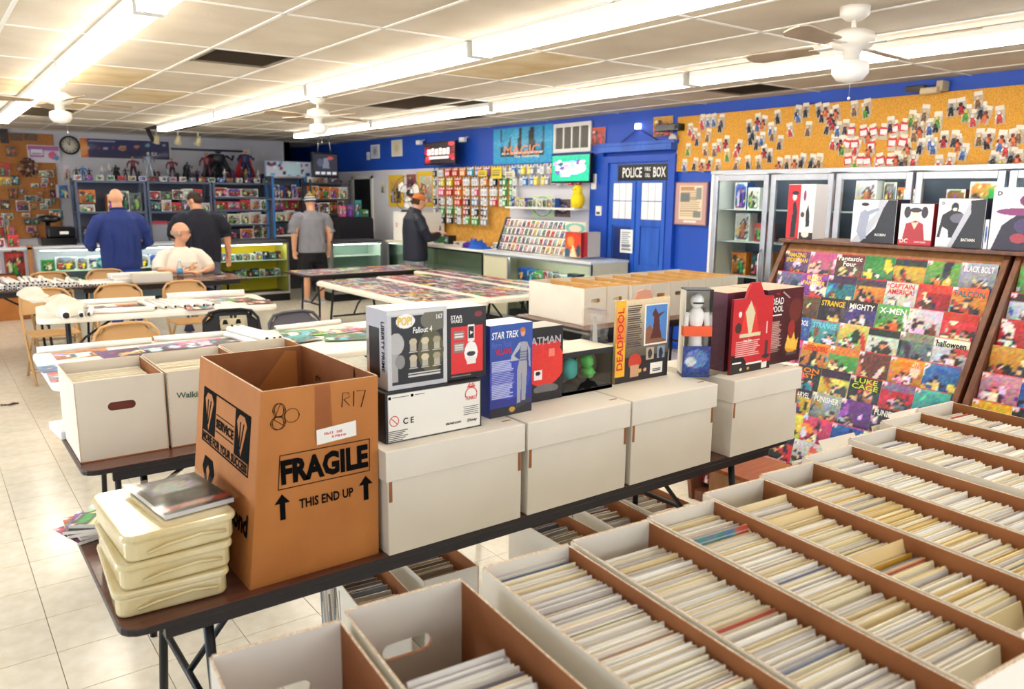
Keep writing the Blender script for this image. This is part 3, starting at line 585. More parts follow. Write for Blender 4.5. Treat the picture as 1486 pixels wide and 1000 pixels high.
# long white box
cv = CV(104, 62, 'EEE9DF'); cv.rect(0, 0, 0.02, 1, '1B1B20'); cv.rect(0.985, 0, 1, 1, '1B1B20'); cv.rect(0, 0.955, 1, 1, '1B1B20'); cv.rect(0, 0, 1, 0.03, '2A2A30')
t, w, h = carton('white-backed black box with a red round emblem, under the grey window box', 0.967, 1.285, 1.87, 1.042, 1.186, 0.15, '17171C', cv)
def tx(s, W_, H_, x, z, m=M_ink, sl=0.0): return text(s, W_, H_, m, t, (x, -0.0006, z), slant=sl)
tx('C E', 0.034, 0.018, -0.088, 0.058); tx('starwars.com', 0.052, 0.008, 0.06, 0.026); tx('Disney', 0.034, 0.012, 0.125, 0.024, sl=0.2); tx('FUNKO', 0.038, 0.011, 0.122, 0.092, M_inkr)
b = MB(); 
for k in range(16): a = PI*(k+0.5)/16*1.25-0.4; b.box(0.122+0.020*math.cos(a)-0.0018, 0.122+0.020*math.cos(a)+0.0018, -0.0012, 0, 0.103+0.020*math.sin(a)-0.0018, 0.103+0.020*math.sin(a)+0.0018)
for k in (-2, -1, 0, 1, 2): b.box(0.122+k*0.005-0.0012, 0.122+k*0.005+0.0012, -0.0012, 0, 0.126, 0.134+0.003*(k % 2))
b.box(0.108, 0.136, -0.0012, 0, 0.124, 0.127); b.build('round_emblem', M_inkr, t)
b = MB(); b.path([(-0.132+0.014*math.cos(2*PI*k/20), -0.0008, 0.062+0.014*math.sin(2*PI*k/20)) for k in range(21)], 0.0012, 4); b.path([(-0.142, -0.0008, 0.072), (-0.122, -0.0008, 0.052)], 0.0012, 4); b.build('prohibition_mark', M_inkr, t)
for x, z, s in ((-0.145, 0.128, 'f'), (-0.075, 0.128, 't')): 
    MB().box(x-0.004, x+0.004, -0.0012, 0, z-0.004, z+0.004).build('printed_square', M_ink, t)
b = MB()
for k in range(6): b.box(-0.15, -0.09-0.008*(k % 3), -0.0010, 0, 0.032-k*0.0052, 0.0340-k*0.0052)
b.box(-0.136, -0.085, -0.001, 0, 0.1275, 0.129); b.box(-0.066, -0.035, -0.001, 0, 0.1275, 0.129)
for k in range(5): b.box(0.095+0.002*(k % 2), 0.148-0.003*(k % 2), -0.001, 0, 0.066-k*0.0058, 0.0675-k*0.0058)
stuff(b.build('small_print', M_ink, t))
# grey window box
cv = CV(114, 130, 'C9C7C8'); cv.rect(0.07, 0.06, 0.93, 0.93, '202024'); cv.ell(0.72, 0.45, 0.22, 0.28, '5A5636'); cv.ell(0.80, 0.85, 0.25, 0.14, '6E6A58'); cv.ell(0.14, 0.58, 0.13, 0.14, 'B7B4B2'); cv.rect(0.05, 0.1, 0.16, 0.45, 'A8A5A2'); cv.ell(0.20, 0.35, 0.08, 0.09, '8D8A88'); cv.rect(0, 0, 0.07, 1, 'C9C7C8')
for i in range(3):
    for j in range(2): cx, cy = 0.42+0.2*i, 0.56-0.21*j; cv.rect(cx-0.05, cy-0.09, cx+0.05, cy+0.005, 'B8B0A0'); cv.ell(cx, cy+0.03, 0.065, 0.045, ['C8B89A', 'D8C8A8', 'A89A80'][i]); cv.rect(cx-0.07, cy-0.105, cx+0.07, cy-0.095, 'E8E4DC')
cv.lines(0.33, 0.13, 0.88, 0.20, 'D8D4CC', 2); cv.ell(0.30, 0.86, 0.155, 0.09, 'F4F0EA'); cv.noise(0.02, np.random.default_rng(3)); cv.rect(0, 0.95, 1, 1, 'D8D6D6'); cv.rect(0.94, 0, 1, 1, 'CFCDCE')
t, w, h = carton('grey-framed window box standing on the white-backed box beside the carton', 0.985, 1.176, 1.885, 1.187, 1.408, 0.125, 'C2C0C6', cv, top='F0EEEC')
text('POP!', 0.044, 0.024, M_inky, t, (-0.040, -0.0006, 0.190)); text('167', 0.020, 0.014, M_inkw, t, (0.070, -0.0006, 0.195)); text('Fallout 4', 0.062, 0.017, M_inkw, t, (0.015, -0.0006, 0.162), slant=0.1)
text('LIBERTY PRIME', 0.140, 0.017, M_ink, t, (-0.0962, 0.022, 0.120), (0, 0, -1), (0, -1, 0))
MB().box(-0.0972, -0.0956, 0.045, 0.12, 0.03, 0.17).build('side_window', CLEAR, t)
# black and red box
cv = CV(78, 119, '1A1517'); cv.rect(0.1, 0.08, 0.92, 0.74, 'DE2A2A'); cv.rect(0.16, 0.56, 0.44, 0.68, '8C7672'); cv.rect(0.16, 0.38, 0.44, 0.52, '8C7672'); cv.lines(0.19, 0.58, 0.41, 0.66, 'E8E0DA', 2); cv.lines(0.19, 0.40, 0.41, 0.50, 'D8D0CA', 3)
cv.rect(0.52, 0.52, 0.70, 0.76, 'EEEAE6'); cv.rect(0.54, 0.56, 0.68, 0.73, '17171B'); cv.ell(0.61, 0.36, 0.17, 0.16, 'F2EFEA'); cv.rect(0.50, 0.2, 0.74, 0.3, 'EAE6E0'); cv.ell(0.61, 0.345, 0.11, 0.035, '3A3236'); cv.ell(0.80, 0.90, 0.10, 0.04, '8A2028'); cv.noise(0.015, np.random.default_rng(5)); cv.lines(0.1, 0.03, 0.6, 0.06, '8A7E7A', 1)
t, w, h = carton('black box with a red panel, beside the grey-framed window box', 1.182, 1.318, 1.895, 1.187, 1.398, 0.115, '141216', cv, top='E9E4E0')
text('STAR', 0.040, 0.011, M_inkw, t, (-0.036, -0.0006, 0.185)); text('WARS', 0.040, 0.011, M_inkw, t, (-0.036, -0.0006, 0.173)); MB().prism([(0, 0), (0.010, 0.006), (0, 0.012)], (0.011, -0.0012, 0.130), (1, 0, 0), (0, 0, 1), 0.001).build('play_mark', M_inkw, t)
# tall blue box
cv = CV(93, 156, '25368E'); cv.grad('2B2F86', '2E55A8'); cv.rect(0, 0, 1, 0.10, '26252E'); cv.ell(0.45, 0.4, 0.5, 0.22, '3B49B0'); cv.lines(0.04, 0.20, 0.58, 0.62, 'B9BEE4', 22, np.random.default_rng(8))
S_ = 'A3A3A8'; cv.poly([(0.72, 0.80), (0.88, 0.79), (0.86, 0.62), (0.88, 0.5), (0.84, 0.14), (0.74, 0.14), (0.74, 0.46), (0.72, 0.12), (0.64, 0.10), (0.64, 0.5), (0.70, 0.62)], S_); cv.poly([(0.72, 0.80), (0.66, 0.78), (0.50, 0.66), (0.48, 0.60), (0.68, 0.60), (0.56, 0.65), (0.70, 0.73)], 'B4B4BA'); cv.poly([(0.86, 0.80), (0.95, 0.70), (0.96, 0.5), (0.92, 0.52), (0.90, 0.68)], S_); cv.ell(0.77, 0.90, 0.055, 0.045, 'D9A07A'); cv.ell(0.76, 0.93, 0.06, 0.025, 'C8702E'); cv.lines(0.70, 0.58, 0.86, 0.70, '6F6F78', 4); cv.ell(0.52, 0.06, 0.07, 0.03, 'C89A3C')
for k in range(6): cv.rect(0.6+k*0.06, 0.06+0.01*k, 0.66+k*0.06, 0.11+0.01*k, '3C3B46')
cv.noise(0.02, np.random.default_rng(6)); t, w, h = carton('tall blue box showing a silver-suited figure, between red and white boxes', 1.345, 1.512, 1.915, 1.042, 1.330, 0.11, '2A3F9A', cv, top='E6E6EC', rot=0.03)
text('STAR TREK', 0.104, 0.022, M_inkw, t, (-0.026, -0.0006, 0.257), slant=0.15); text('Femme Fatale', 0.075, 0.018, mat('blue_ink', '5C6CC8', 0.6), t, (-0.040, -0.0006, 0.228), slant=0.2); text('VILLAINS', 0.062, 0.018, M_inkr, t, (-0.032, -0.0006, 0.206))
# dark box with a red splash
cv = CV(78, 114, '1D1719'); cv.ell(0.55, 0.50, 0.5, 0.30, 'E23328'); cv.ell(0.25, 0.72, 0.22, 0.10, 'DE2E26'); cv.ell(0.75, 0.74, 0.20, 0.08, 'D82C26'); cv.rect(0.30, 0.30, 0.50, 0.43, 'F1E8E4'); cv.ell(0.40, 0.385, 0.06, 0.03, '1A1517'); cv.rect(0.66, 0.60, 0.80, 0.70, 'F0826E'); cv.rect(0.05, 0.38, 0.14, 0.46, 'EADFD8'); cv.ell(0.6, 0.16, 0.3, 0.07, '6E6A6A'); cv.rect(0, 0, 1, 0.12, '17151A'); cv.noise(0.03, np.random.default_rng(7))
t, w, h = carton('dark box with a large red splash, behind the tall blue box', 1.523, 1.700, 1.99, 1.042, 1.292, 0.10, '1B181A', cv, top='B9B2A8')
text('BATMAN', 0.145, 0.026, mat('grey_ink', 'B8B4B8', 0.5), t, (0.005, -0.0006, 0.206))
# open-front dark box with two wrapped figures
t = thing('toy_box', 'wide black window box holding two plastic-wrapped bundles, teal and green', 'toy box', (1.822, 1.995, 1.042)); w, h, d = 0.236, 0.150, 0.17
b = MB(); K = H('1E1F20')
b.box(-w/2, w/2, 0, d, 0, 0.012, 0, K); b.box(-w/2, w/2, d-0.004, d, 0, h, 0, K); b.box(-w/2, -w/2+0.004, 0, d, 0, h, 0, K); b.box(w/2-0.004, w/2, 0, d, 0, h, 0, K); b.box(-w/2, w/2, 0, 0.004, h-0.018, h, 0, K); b.box(-w/2, w/2, 0, 0.004, 0, 0.018, 0, K); b.build('carton', VC, t)
MB().box(-w/2, w/2, 0, d, h, h+0.002, 0, H('D8D3C0')).build('top_panel', VC, t)
MB().box(-w/2+0.004, w/2-0.004, 0.001, 0.002, 0.018, h-0.018).build('window_film', CLEAR, t)
for x, rx, rz, col, z in ((-0.050, 0.034, 0.038, '35B0A8', 0.082), (0.028, 0.026, 0.026, '3FBF52', 0.100), (0.036, 0.026, 0.022, '58C85A', 0.060)):
    q = MB(); q.ball((x, 0.04, z), rx, 0.025, rz, 0, H(col), 12, 8); q.v = [(a+0.004*math.sin(a*300+c_*200), b_+0.003*math.sin(c_*400), c_) for a, b_, c_ in q.v]; q.build('wrapped_bundle', VCG, t)
for x in (-0.055, 0.055): MB().lathe([(0.0, 0), (0.046, 0.002), (0.052, 0.012)], (0, 0, 0), 20, 0, H('8E8878')).build('round_tray', VC, t).matrix_local = Matrix.Translation((x, 0.085, 0.076)) @ Matrix.Rotation(PI/2, 4, 'X')
b = MB(); b.prism([(-0.05, 0.012), (-0.03, 0.035), (-0.01, 0.04), (0, 0.052), (0.01, 0.04), (0.03, 0.035), (0.05, 0.012), (0.02, 0.018), (0, 0.006), (-0.02, 0.018)], (0, -0.0004, 0.0), (1, 0, 0), (0, 0, 1), 0.0015); b.build('printed_trim', M_ink, t)
# figure-like clear blister
def blister(label, x, y, z, w, d, h, rot=0, ribs=6):
    t = thing('clear_blister', label, 'plastic tray', (x, y, z), rot); b = MB(); rings = []
    for k in range(ribs*2+1): s = 0.90+0.10*(k % 2); zz = h*k/(ribs*2); rings.append([(-w/2*s, -d/2*s, zz), (w/2*s, -d/2*s, zz), (w/2*s, d/2*s, zz), (-w/2*s, d/2*s, zz)])
    b.loft(rings, smooth=False); b.build('shell', CLEAR, t)
    b = MB(); b.path([(0, 0, 0.02), (0.004, 0, h*0.45), (0, 0, h*0.9)], [w*0.18, w*0.24, w*0.12], 8, 0, H('C8C4BE')); b.build('insert', VCG, t); return t
blister('clear ribbed plastic tray left of the yellow-edged pack', 1.945, 2.10, 1.042, 0.045, 0.10, 0.27)
# yellow-edged pack
cv = CV(114, 145, 'E6C9A0'); cv.grad('1B1719', 'E8D2AC'); cv.rect(0, 0.0, 1, 0.30, '211A1C'); cv.rect(0, 0.08, 0.17, 1, 'F0B428'); cv.rect(0, 0.5, 0.17, 0.8, 'E88A28'); cv.lines(0.20, 0.42, 0.48, 0.94, '4A3A34', 20, np.random.default_rng(2)); cv.rect(0.52, 0.42, 0.97, 0.93, 'F0EAE0'); cv.rect(0.54, 0.44, 0.95, 0.91, '4C86C8'); cv.poly([(0.54, 0.44), (0.54, 0.62), (0.62, 0.68), (0.70, 0.60), (0.80, 0.52), (0.95, 0.46), (0.95, 0.44)], '8A5A3E'); cv.poly([(0.68, 0.60), (0.70, 0.76), (0.66, 0.80), (0.72, 0.88), (0.78, 0.80), (0.92, 0.83), (0.80, 0.76), (0.82, 0.62), (0.86, 0.5), (0.64, 0.5)], '5A2420')
cv.rect(0.57, 0.24, 0.72, 0.39, 'B8A890'); cv.rect(0.78, 0.24, 0.93, 0.39, '8A9AB0'); cv.ell(0.645, 0.31, 0.04, 0.06, '3A3430'); cv.ell(0.855, 0.30, 0.04, 0.07, '1F2024'); cv.ell(0.36, 0.24, 0.12, 0.10, 'C83A22'); cv.rect(0.28, 0.05, 0.44, 0.2, 'C79A78'); cv.rect(0.66, 0.05, 0.90, 0.19, 'F2EEE6'); cv.lines(0.70, 0.075, 0.86, 0.12, '3A3430', 2); cv.ell(0.46, 0.12, 0.035, 0.025, 'E0B040'); cv.ell(0.56, 0.12, 0.03, 0.022, 'D89A8A'); cv.noise(0.025, np.random.default_rng(12))
t, w, h = carton('blister pack card with a yellow lettered left edge and blue picture', 1.975, 2.255, 2.02, 1.042, 1.348, 0.012, 'C9A86E', cv)
text('DEADPOOL', 0.23, 0.032, M_inkr, t, (-0.118, -0.0006, 0.165), (0, 0, 1), (-1, 0, 0)); b = MB(); b.prism([(-0.05, 0.303), (-0.03, 0.335), (0.0, 0.340), (0.035, 0.335), (0.05, 0.303)], (0, 0.010, 0), (1, 0, 0), (0, 0, 1), 0.008, 0, H('C88A70')); b.build('card_crown', VC, t)
# white armoured figure box, turned
t = thing('figure_box', 'narrow blue window box with a white armoured toy and orange band', 'toy box', (2.315, 1.93, 1.042), -0.62); w, d, h = 0.105, 0.085, 0.335
b = MB(); B_ = H('2C4A94')
b.box(-w/2, w/2, 0, d, 0, 0.012, 0, B_); b.box(-w/2, -w/2+0.003, 0, d, 0, h, 0, H('D8D2C4')); b.box(-w/2, w/2, d-0.003, d, 0, h, 0, H('C9C2B0')); b.box(-w/2, w/2, 0, 0.003, 0, 0.12, 0, B_); b.box(-w/2, w/2, 0, d, h-0.004, h, 0, H('2A2C38')); b.build('carton', VC, t)
MB().box(w/2-0.002, w/2, 0, d, 0.012, h-0.004).build('window_film', CLEAR, t)
cv = CV(20, 20, '24408A'); cv.ell(0.5, 0.6, 0.4, 0.3, '5A7AB8'); cv.ell(0.3, 0.5, 0.2, 0.15, 'C8CCD8'); cv.rect(0, 0, 1, 0.2, '1E3270'); cv.noise(0.08, np.random.default_rng(9)); put_print(cv, w, 0.12, t, (0, 0, 0), name='front_print')
q = MB(); Wt = H('F0EEEA'); q.path([(0.0, 0.035, 0.03), (0.0, 0.035, 0.13), (0.0, 0.038, 0.19), (0.0, 0.038, 0.24), (0, 0.038, 0.262)], [0.024, 0.026, 0.024, 0.034, 0.016], 10, 0, Wt); q.ball((0, 0.036, 0.288), 0.026, 0.026, 0.030, 0, Wt, 12, 8)
for s in (-1, 1): q.path([(s*0.036, 0.036, 0.245), (s*0.042, 0.032, 0.205), (s*0.038, 0.026, 0.155)], [0.015, 0.013, 0.011], 8, 0, Wt); q.path([(s*0.014, 0.036, 0.12), (s*0.016, 0.036, 0.03)], [0.015, 0.011], 8, 0, Wt)
q.box(-0.02, 0.02, 0.008, 0.013, 0.280, 0.286, 0, H('26262C')); q.build('toy_body', VCG, t); MB().box(-w/2-0.001, w/2+0.001, -0.001, d*0.5, 0.158, 0.195, 0, H('EE5A1E')).build('orange_band', VC, t)
text('STAR WARS', 0.05, 0.020, M_ink, t, (w/2+0.0002, 0.045, 0.315), (0, 1, 0))
cv = CV(8, 30, 'E8E0C8'); cv.lines(0.1, 0.1, 0.9, 0.85, 'B89A6A', 12, np.random.default_rng(3))
blister('crumpled clear plastic tray left of the red hanging pack', 2.40, 1.97, 1.042, 0.075, 0.13, 0.285, 0.1, 8)
# red hanging pack
cv = CV(104, 145, 'C9242A'); cv.rect(0, 0, 1, 0.10, '1D1214'); cv.poly([(0.0, 0.0), (0.0, 0.26), (0.3, 0.22), (0.42, 0.10), (0.42, 0)], '1D1214'); cv.poly([(0.20, 0.50), (0.28, 0.86), (0.42, 0.95), (0.56, 0.86), (0.66, 0.52), (0.45, 0.47)], 'E6392E'); cv.poly([(0.30, 0.82), (0.42, 0.97), (0.54, 0.80), (0.47, 0.52), (0.40, 0.52)], 'D9CFA8'); cv.rect(0.18, 0.48, 0.70, 0.53, 'D9CFA8'); cv.ell(0.14, 0.62, 0.08, 0.07, '4A2A20'); cv.ell(0.17, 0.80, 0.04, 0.04, 'E8E0D8'); cv.lines(0.10, 0.22, 0.72, 0.44, 'EDB8B0', 8, np.random.default_rng(3)); cv.rect(0.84, 0.14, 0.92, 0.40, '5A3034'); cv.ell(0.88, 0.18, 0.1, 0.03, '3A2A2C'); cv.rect(0.78, 0.02, 0.92, 0.10, 'EAE4DA'); cv.ell(0.26, 0.05, 0.03, 0.02, 'E8D8B0'); cv.ell(0.44, 0.05, 0.03, 0.02, 'D8A040'); cv.rect(0.85, 0.5, 0.88, 0.66, 'F0C8C0'); cv.noise(0.02, np.random.default_rng(11))
t, w, h = carton('red hanging pack with a long-bearded figure, in front of the maroon box', 2.448, 2.698, 1.875, 1.042, 1.335, 0.012, '8A1820', cv, cat='toy pack')
b = MB(); b.prism([(-0.05, 0.29), (-0.035, 0.325), (-0.015, 0.352), (0.035, 0.352), (0.05, 0.325), (0.065, 0.30), (0.12, 0.292)], (0, 0.0115, 0), (1, 0, 0), (0, 0, 1), 0.011, 0, H('C9242A')); b.build('hanger_tab', VC, t)
text('Santa Claus', 0.05, 0.012, M_inkw, t, (-0.03, -0.0006, 0.128)); MB().box(-0.115, -0.06, -0.0012, 0, 0.040, 0.046).build('small_print', M_inkw, t); MB().box(-0.03, 0.07, -0.0012, 0, 0.030, 0.037).build('small_print', M_inkw, t)
# maroon box
cv = CV(78, 130, '4A1218'); cv.grad('3A1014', '56161C'); cv.ell(0.80, 0.70, 0.18, 0.16, '6E2A24'); cv.ell(0.72, 0.45, 0.10, 0.12, '9A2A26'); cv.lines(0.06, 0.16, 0.46, 0.58, 'C89A90', 18, np.random.default_rng(4)); cv.ell(0.74, 0.22, 0.18, 0.10, 'E89A28'); cv.poly([(0.58, 0.2), (0.62, 0.38), (0.72, 0.28), (0.80, 0.40), (0.86, 0.26), (0.94, 0.32), (0.9, 0.14)], 'F4C24A'); cv.rect(0.60, 0.09, 0.9, 0.13, '5A4A46'); cv.poly([(0.4, 0.96), (0.43, 0.97), (0.62, 0.88), (0.60, 0.87)], 'B8A8A4'); cv.noise(0.03, np.random.default_rng(13))
t, w, h = carton('maroon box with white block lettering, rightmost on the lidded boxes', 2.700, 2.945, 1.905, 1.042, 1.352, 0.20, '4A1822', cv, top='C8A890')
text('DEAD', 0.080, 0.028, M_inkw, t, (-0.055, -0.0006, 0.262)); text('POOL', 0.080, 0.026, M_inkw, t, (-0.055, -0.0006, 0.230)); text('MARVEL', 0.026, 0.008, M_inkr, t, (-0.055, -0.0006, 0.292)); MB().box(-0.085, -0.022, -0.0012, 0, 0.202, 0.207).build('small_print', M_inkw, t)
t = thing('toy_box', 'closed purple-edged box lying behind the red hanging pack', 'toy box', (2.60, 1.93, 1.042)); MB().box(-0.12, 0.08, 0.0, 0.16, 0, 0.31, 0, H('5A2438')).build('carton', VC, t); MB().box(-0.12, 0.08, 0.0, 0.16, 0.31, 0.312, 0, H('C9AE96')).build('top_panel', VC, t)

# ------------------------------------------------------------------ white comic boxes on the brown table behind
def full_box(label, x0, x1, y0, L, z=0.74, hh=0.285, group=None, fill='books', rot=0):
    t = comic_box(label, (x0+x1)/2, y0, x1-x0, L, hh, z, rot, group); return t
BK = [('open white comic box with a red-brown hand hole, left end of the brown table', 0.385, 0.690, 3.14, 0.40), ('open white comic box with a handwritten word, mostly behind the carton', 0.70, 1.02, 3.14, 0.42), ('open white comic box right of the handwritten one, peeking past the carton', 1.03, 1.34, 3.18, 0.42)]
for k, (l, x0, x1, y0, L) in enumerate(BK):
    t = full_box(l, x0, x1, y0, L, hh=0.30)
    MB().box(-0.09, 0.09, 0.012, 0.016, 0.14, 0.26, 0, H('7A3A30')).build('book_behind_hole', VC, t)
    if k == 1: text('Walking', 0.11, 0.030, mat('green_ink', '4A6A5A', 0.6), t, (-0.075, -0.0006, 0.20), (1, 0, 0), (0.1, 0, 1))
    n = 44; b = 0.03
    for q in range(n):
        ALLC.append((99, Matrix.Translation(((x0+x1)/2, y0+0.02+q*0.0078, 0.746)) @ Matrix.Rotation(-0.06, 4, 'X'), (x1-x0-0.03, 0.0048, 0.255+R.uniform(-0.004, 0.004)), ['F2EBD8', 'EFE6CC', 'E9DFC6', 'F4F0E4', 'E2D5B4'][R.randrange(5)]))
o = MB().box(-0.03, 0.05, 0, 0.2, 0, 0.03, 0, H('E6E4E8')).build('paper_stack', VC, None, (0.40, 3.5, 0.742), rotz=0.1); tag(o, 'thin stack of white papers at the left end of the brown table', 'papers')
# ------------------------------------------------------------------ long boxes before the blue door
lab = ['with a plain white long side, first', 'second', 'third', 'fourth', 'fifth', 'sixth', 'seventh', 'last']
for k in range(8):
    x0 = 3.98+k*0.232; y0 = 4.42 if k < 2 else 4.36+0.012*k
    comic_box('long white comic box before the blue door, %s from the left' % ORD[k], x0+0.115, y0, 0.226, 0.70, 0.285, 0.74, -0.02, 'long boxes before the blue door', BM=BM2)
    if k >= 2:
        MB
    for q in range(26):
        y = y0+0.03+q*0.0245
        if k < 2 and q > 20: break
        if R.random() < 0.35: continue
        ALLC.append((99, Matrix.Translation((x0+0.115, y, 0.746)) @ Matrix.Rotation(-0.25, 4, 'X'), (0.175, 0.004, 0.262+R.uniform(-0.012, 0.006)), ['F0D9A8', 'E6C88A', 'EFE6CC', 'C8A878', 'F2EBD8', '8A7460'][R.randrange(6)]))
# ------------------------------------------------------------------ boxes on the floor between the tables
for k, (x0, x1, y0, L, l) in enumerate(((1.10, 1.30, 2.35, 0.40, 'brown-edged comic box on the floor, leftmost under the long table'), (1.38, 1.62, 2.38, 0.40, 'comic box on the floor just right of the leftmost one'), (2.0, 2.22, 2.25, 0.45, 'white comic box on the floor beneath the third lidded box'), (2.30, 2.52, 2.30, 0.45, 'comic box on the floor nearest the table legs'), (2.56, 2.80, 2.32, 0.45, 'comic box on the floor at the right end of the floor row'))):
    comic_box(l, (x0+x1)/2, y0, x1-x0, L, 0.29, 0.0, 0.04*(k % 3-1)-0.06, None, endin=1)
    for q in range(34):
        ALLC.append((99, Matrix.Translation(((x0+x1)/2, y0+0.03+q*0.0105, 0.006)) @ Matrix.Rotation(0.04*(k % 3-1)-0.06, 4, 'Z') @ Matrix.Rotation(-0.16+0.1*math.sin(q), 4, 'X'), (0.165, 0.004, 0.25+R.uniform(-0.01, 0.008)), ['D8CCB4', 'C9BCA6', 'EDE6DA', 'B8B2AC', '8C7C70', '9AA0AC'][R.randrange(6)]))
file_comics()

# ------------------------------------------------------------------ helpers for things on and along the right wall (they face -x)
def WR(x0, y0, x1, y1, xp):
    a, b, c, d = AT(x0, y1, 0, xp), AT(x1, y0, 0, xp), AT(x0, y0, 0, xp), AT(x1, y1, 0, xp)
    return ((a.y+c.y)/2, (b.y+d.y)/2, (a.z+d.z)/2, (b.z+c.z)/2)
def wall_thing(name, label, cat, px, xp, group=None):
    yl, yr, z0, z1 = WR(*px, xp); t = thing(name, label, cat, (xp, (yl+yr)/2, z0), -PI/2, group); return t, yl-yr, z1-z0
def one(name, label, cat, mesh, loc, scale, rotz=0.0, group=None, tilt=0.0):
    m = Matrix.Translation(loc) @ Matrix.Rotation(rotz, 4, 'Z')
    if tilt: m = m @ Matrix.Rotation(tilt, 4, 'X')
    return tag(link(name, mesh, mw=m @ Matrix.Diagonal((*scale, 1))), label, cat, group)

# ------------------------------------------------------------------ wooden comic rack
t = thing('comic_rack', 'tall slanted wooden comic rack in two bays, right of the lidded boxes', 'comic rack', (0, 0, 0)); RACK = t
prof = [(3.42, 0.0), (3.395, 0.13), (4.165, 1.455), (4.46, 1.455), (4.46, 0.0)]
for y in (2.855, 1.635, 1.585, 0.35):
    b = MB(); b.prism(prof, (0, y, 0), (1, 0, 0), (0, 0, 1), 0.028); b.build('side_panel', M_wood, t, bevel=0.003)
for y0, y1 in ((1.637, 2.827), (0.352, 1.557)):
    MB().add([(4.22, y0, 1.455), (4.22, y1, 1.455), (3.50, y1, 0.10), (3.50, y0, 0.10)], [(0, 1, 2, 3)]).build('back_panel', M_woodl, t)
    MB().obox((4.155, y0, 1.395), (0, y1-y0, 0), (0.03, 0, 0.052), (0.04, 0, -0.02)).build('top_rail', M_woodl, t)
    MB().box(3.43, 3.60, y0, y1, 0.0, 0.06).build('plinth', M_wood, t)
MB().box(4.13, 4.50, 0.33, 2.87, 1.455, 1.475).build('top_board', M_wood, t, bevel=0.004)
t = thing('wooden_crate', 'brown wooden crate on the floor at the right end of the long table', 'crate', (2.98, 2.13, 0)); MB().box(0, 0.34, 0, 0.235, 0, 0.405).build('body', M_woodl, t); MB().box(-0.005, 0.345, -0.005, 0.24, 0.405, 0.425).build('lid', mat('orange_wood', 'A85A2C', 0.3, c2='8F4720', scale=7, stretch=(1, 6, 1)), t, bevel=0.003)
hues = [['purple', 'pink', 'brown', 'green', 'yellow', 'green', 'grey'], ['grey', 'purple', 'teal', 'orange', 'white', 'red', 'orange'], ['white', 'brown', 'black', 'purple', 'green', 'white', 'red'], ['yellow', 'blue', 'teal', 'yellow', 'white', 'grey', 'white'],
        ['purple', 'pink', 'orange', 'green', 'brown', 'orange', 'blue'], ['grey', 'white', 'black', 'yellow', 'black', 'red', 'teal'], ['white', 'pink', 'yellow', 'grey', 'purple', 'black', 'blue'], ['grey', 'black', 'yellow', 'pink', 'blue', 'red', 'green'],
        ['yellow', 'orange', 'red', 'white', 'red', 'pink', 'black'], ['red', 'green', 'white', 'black', 'grey', 'blue', 'brown']]
M_org = mat('orange_ink', 'F08A24', 0.6); M_grn = mat('lime_ink', 'C6DA2C', 0.6); M_tea = mat('teal_ink', '1E6E72', 0.6); M_cyn = mat('cyan_ink', '7FD0E4', 0.6); M_pnk = mat('pink_ink', 'E0407A', 0.6)
titles = {(0, 0): ('AMAZING\nSPIDER-MAN', M_inky), (0, 2): ('Fantastic\nFour', M_inkw), (0, 6): ('BLACK BOLT', M_inkw), (1, 1): ('BLACK\nPANTHER', M_inky), (1, 4): ('CAPTAIN\nAMERICA!', M_inkr), (1, 6): ('FALCON', M_tea),
          (2, 0): ('UNITED', M_ink), (2, 2): ('STRANGE', M_inky), (2, 3): ('MIGHTY', M_inkw), (2, 4): ('X-MEN', M_inkw), (3, 1): ('DEADPOOL', M_inkw), (3, 2): ('STRANGE', M_cyn), (3, 6): ('halloween', M_ink),
          (4, 2): ('DEFENDERS', M_inkr), (4, 5): ('CHAMPIONS', M_org), (5, 2): ('IRON\nFIST', M_org), (5, 4): ('LUKE\nCAGE', M_grn), (6, 0): ('Fantastic', M_pnk), (6, 2): ('MS. MARVEL', M_inkw), (6, 3): ('PUNISHER', M_inkw), (6, 5): ('PUNISHER', M_inkw), (7, 1): ('SPIDER-MAN', M_inkw)}
def rack_bay(ytop, cols, bay, bname):
    for r in range(10):
        zt = 1.408-0.118*r
        if True: xt = 4.205-(1.455-zt)*0.573-0.025; a = math.radians(14)
        else: xt = 4.075-0.022*(r-6); a = math.radians(3)
        for q in range(cols):
            yc = ytop-0.085-0.168*q
            if bay == 0 and (r, q) == (1, 5.5): continue
            w, h = 0.166, 0.256; up = Vector((math.sin(a), 0, math.cos(a))); ux = Vector((0, -1, 0)); n = ux.cross(up)
            base = Vector((xt, yc, zt))-up*h-n*0.0*q+n*0.0015*((q*7+r) % 3)
            hue = hues[r][q] if bay == 0 else NAMES[(r*5+q*3+2) % 12]
            mw = Matrix(((ux.x, -n.x, up.x, base.x), (ux.y, -n.y, up.y, base.y), (ux.z, -n.z, up.z, base.z), (0, 0, 0, 1)))
            lb = '%s comic, %s from left, %s row down, %s' % (hue, ORD[q], ORD[r], bname)
            me = card('comic', hue, r*10+q+bay*200, 18, 28); ti = titles.get((r, q)) if bay == 0 else None
            if ti:
                t = bpy.data.objects.new('comic_book', None); COL.objects.link(t); t.matrix_world = mw; t.empty_display_size = .03; tag(t, lb, 'comic book', 'comics on the nearer rack bay')
                link('cover', me, t, scale=(w, 0.004, h)); two = '\n' in ti[0]
                text(ti[0], w*0.84, h*(0.22 if two else 0.12), ti[1], t, (0.0, -0.0006, h*(0.845 if two else 0.88)), name='title')
            else: tag(link('comic_book', me, mw=mw @ Matrix.Diagonal((w, 0.004, h, 1))), lb, 'comic book', 'comics on the %s' % bname)
        if bay < 2:
            m = MB(); m.box(-0.001, 0, ytop-0.168*7-0.01 if bay == 0 else 0.38, ytop, 0, 0.02); 
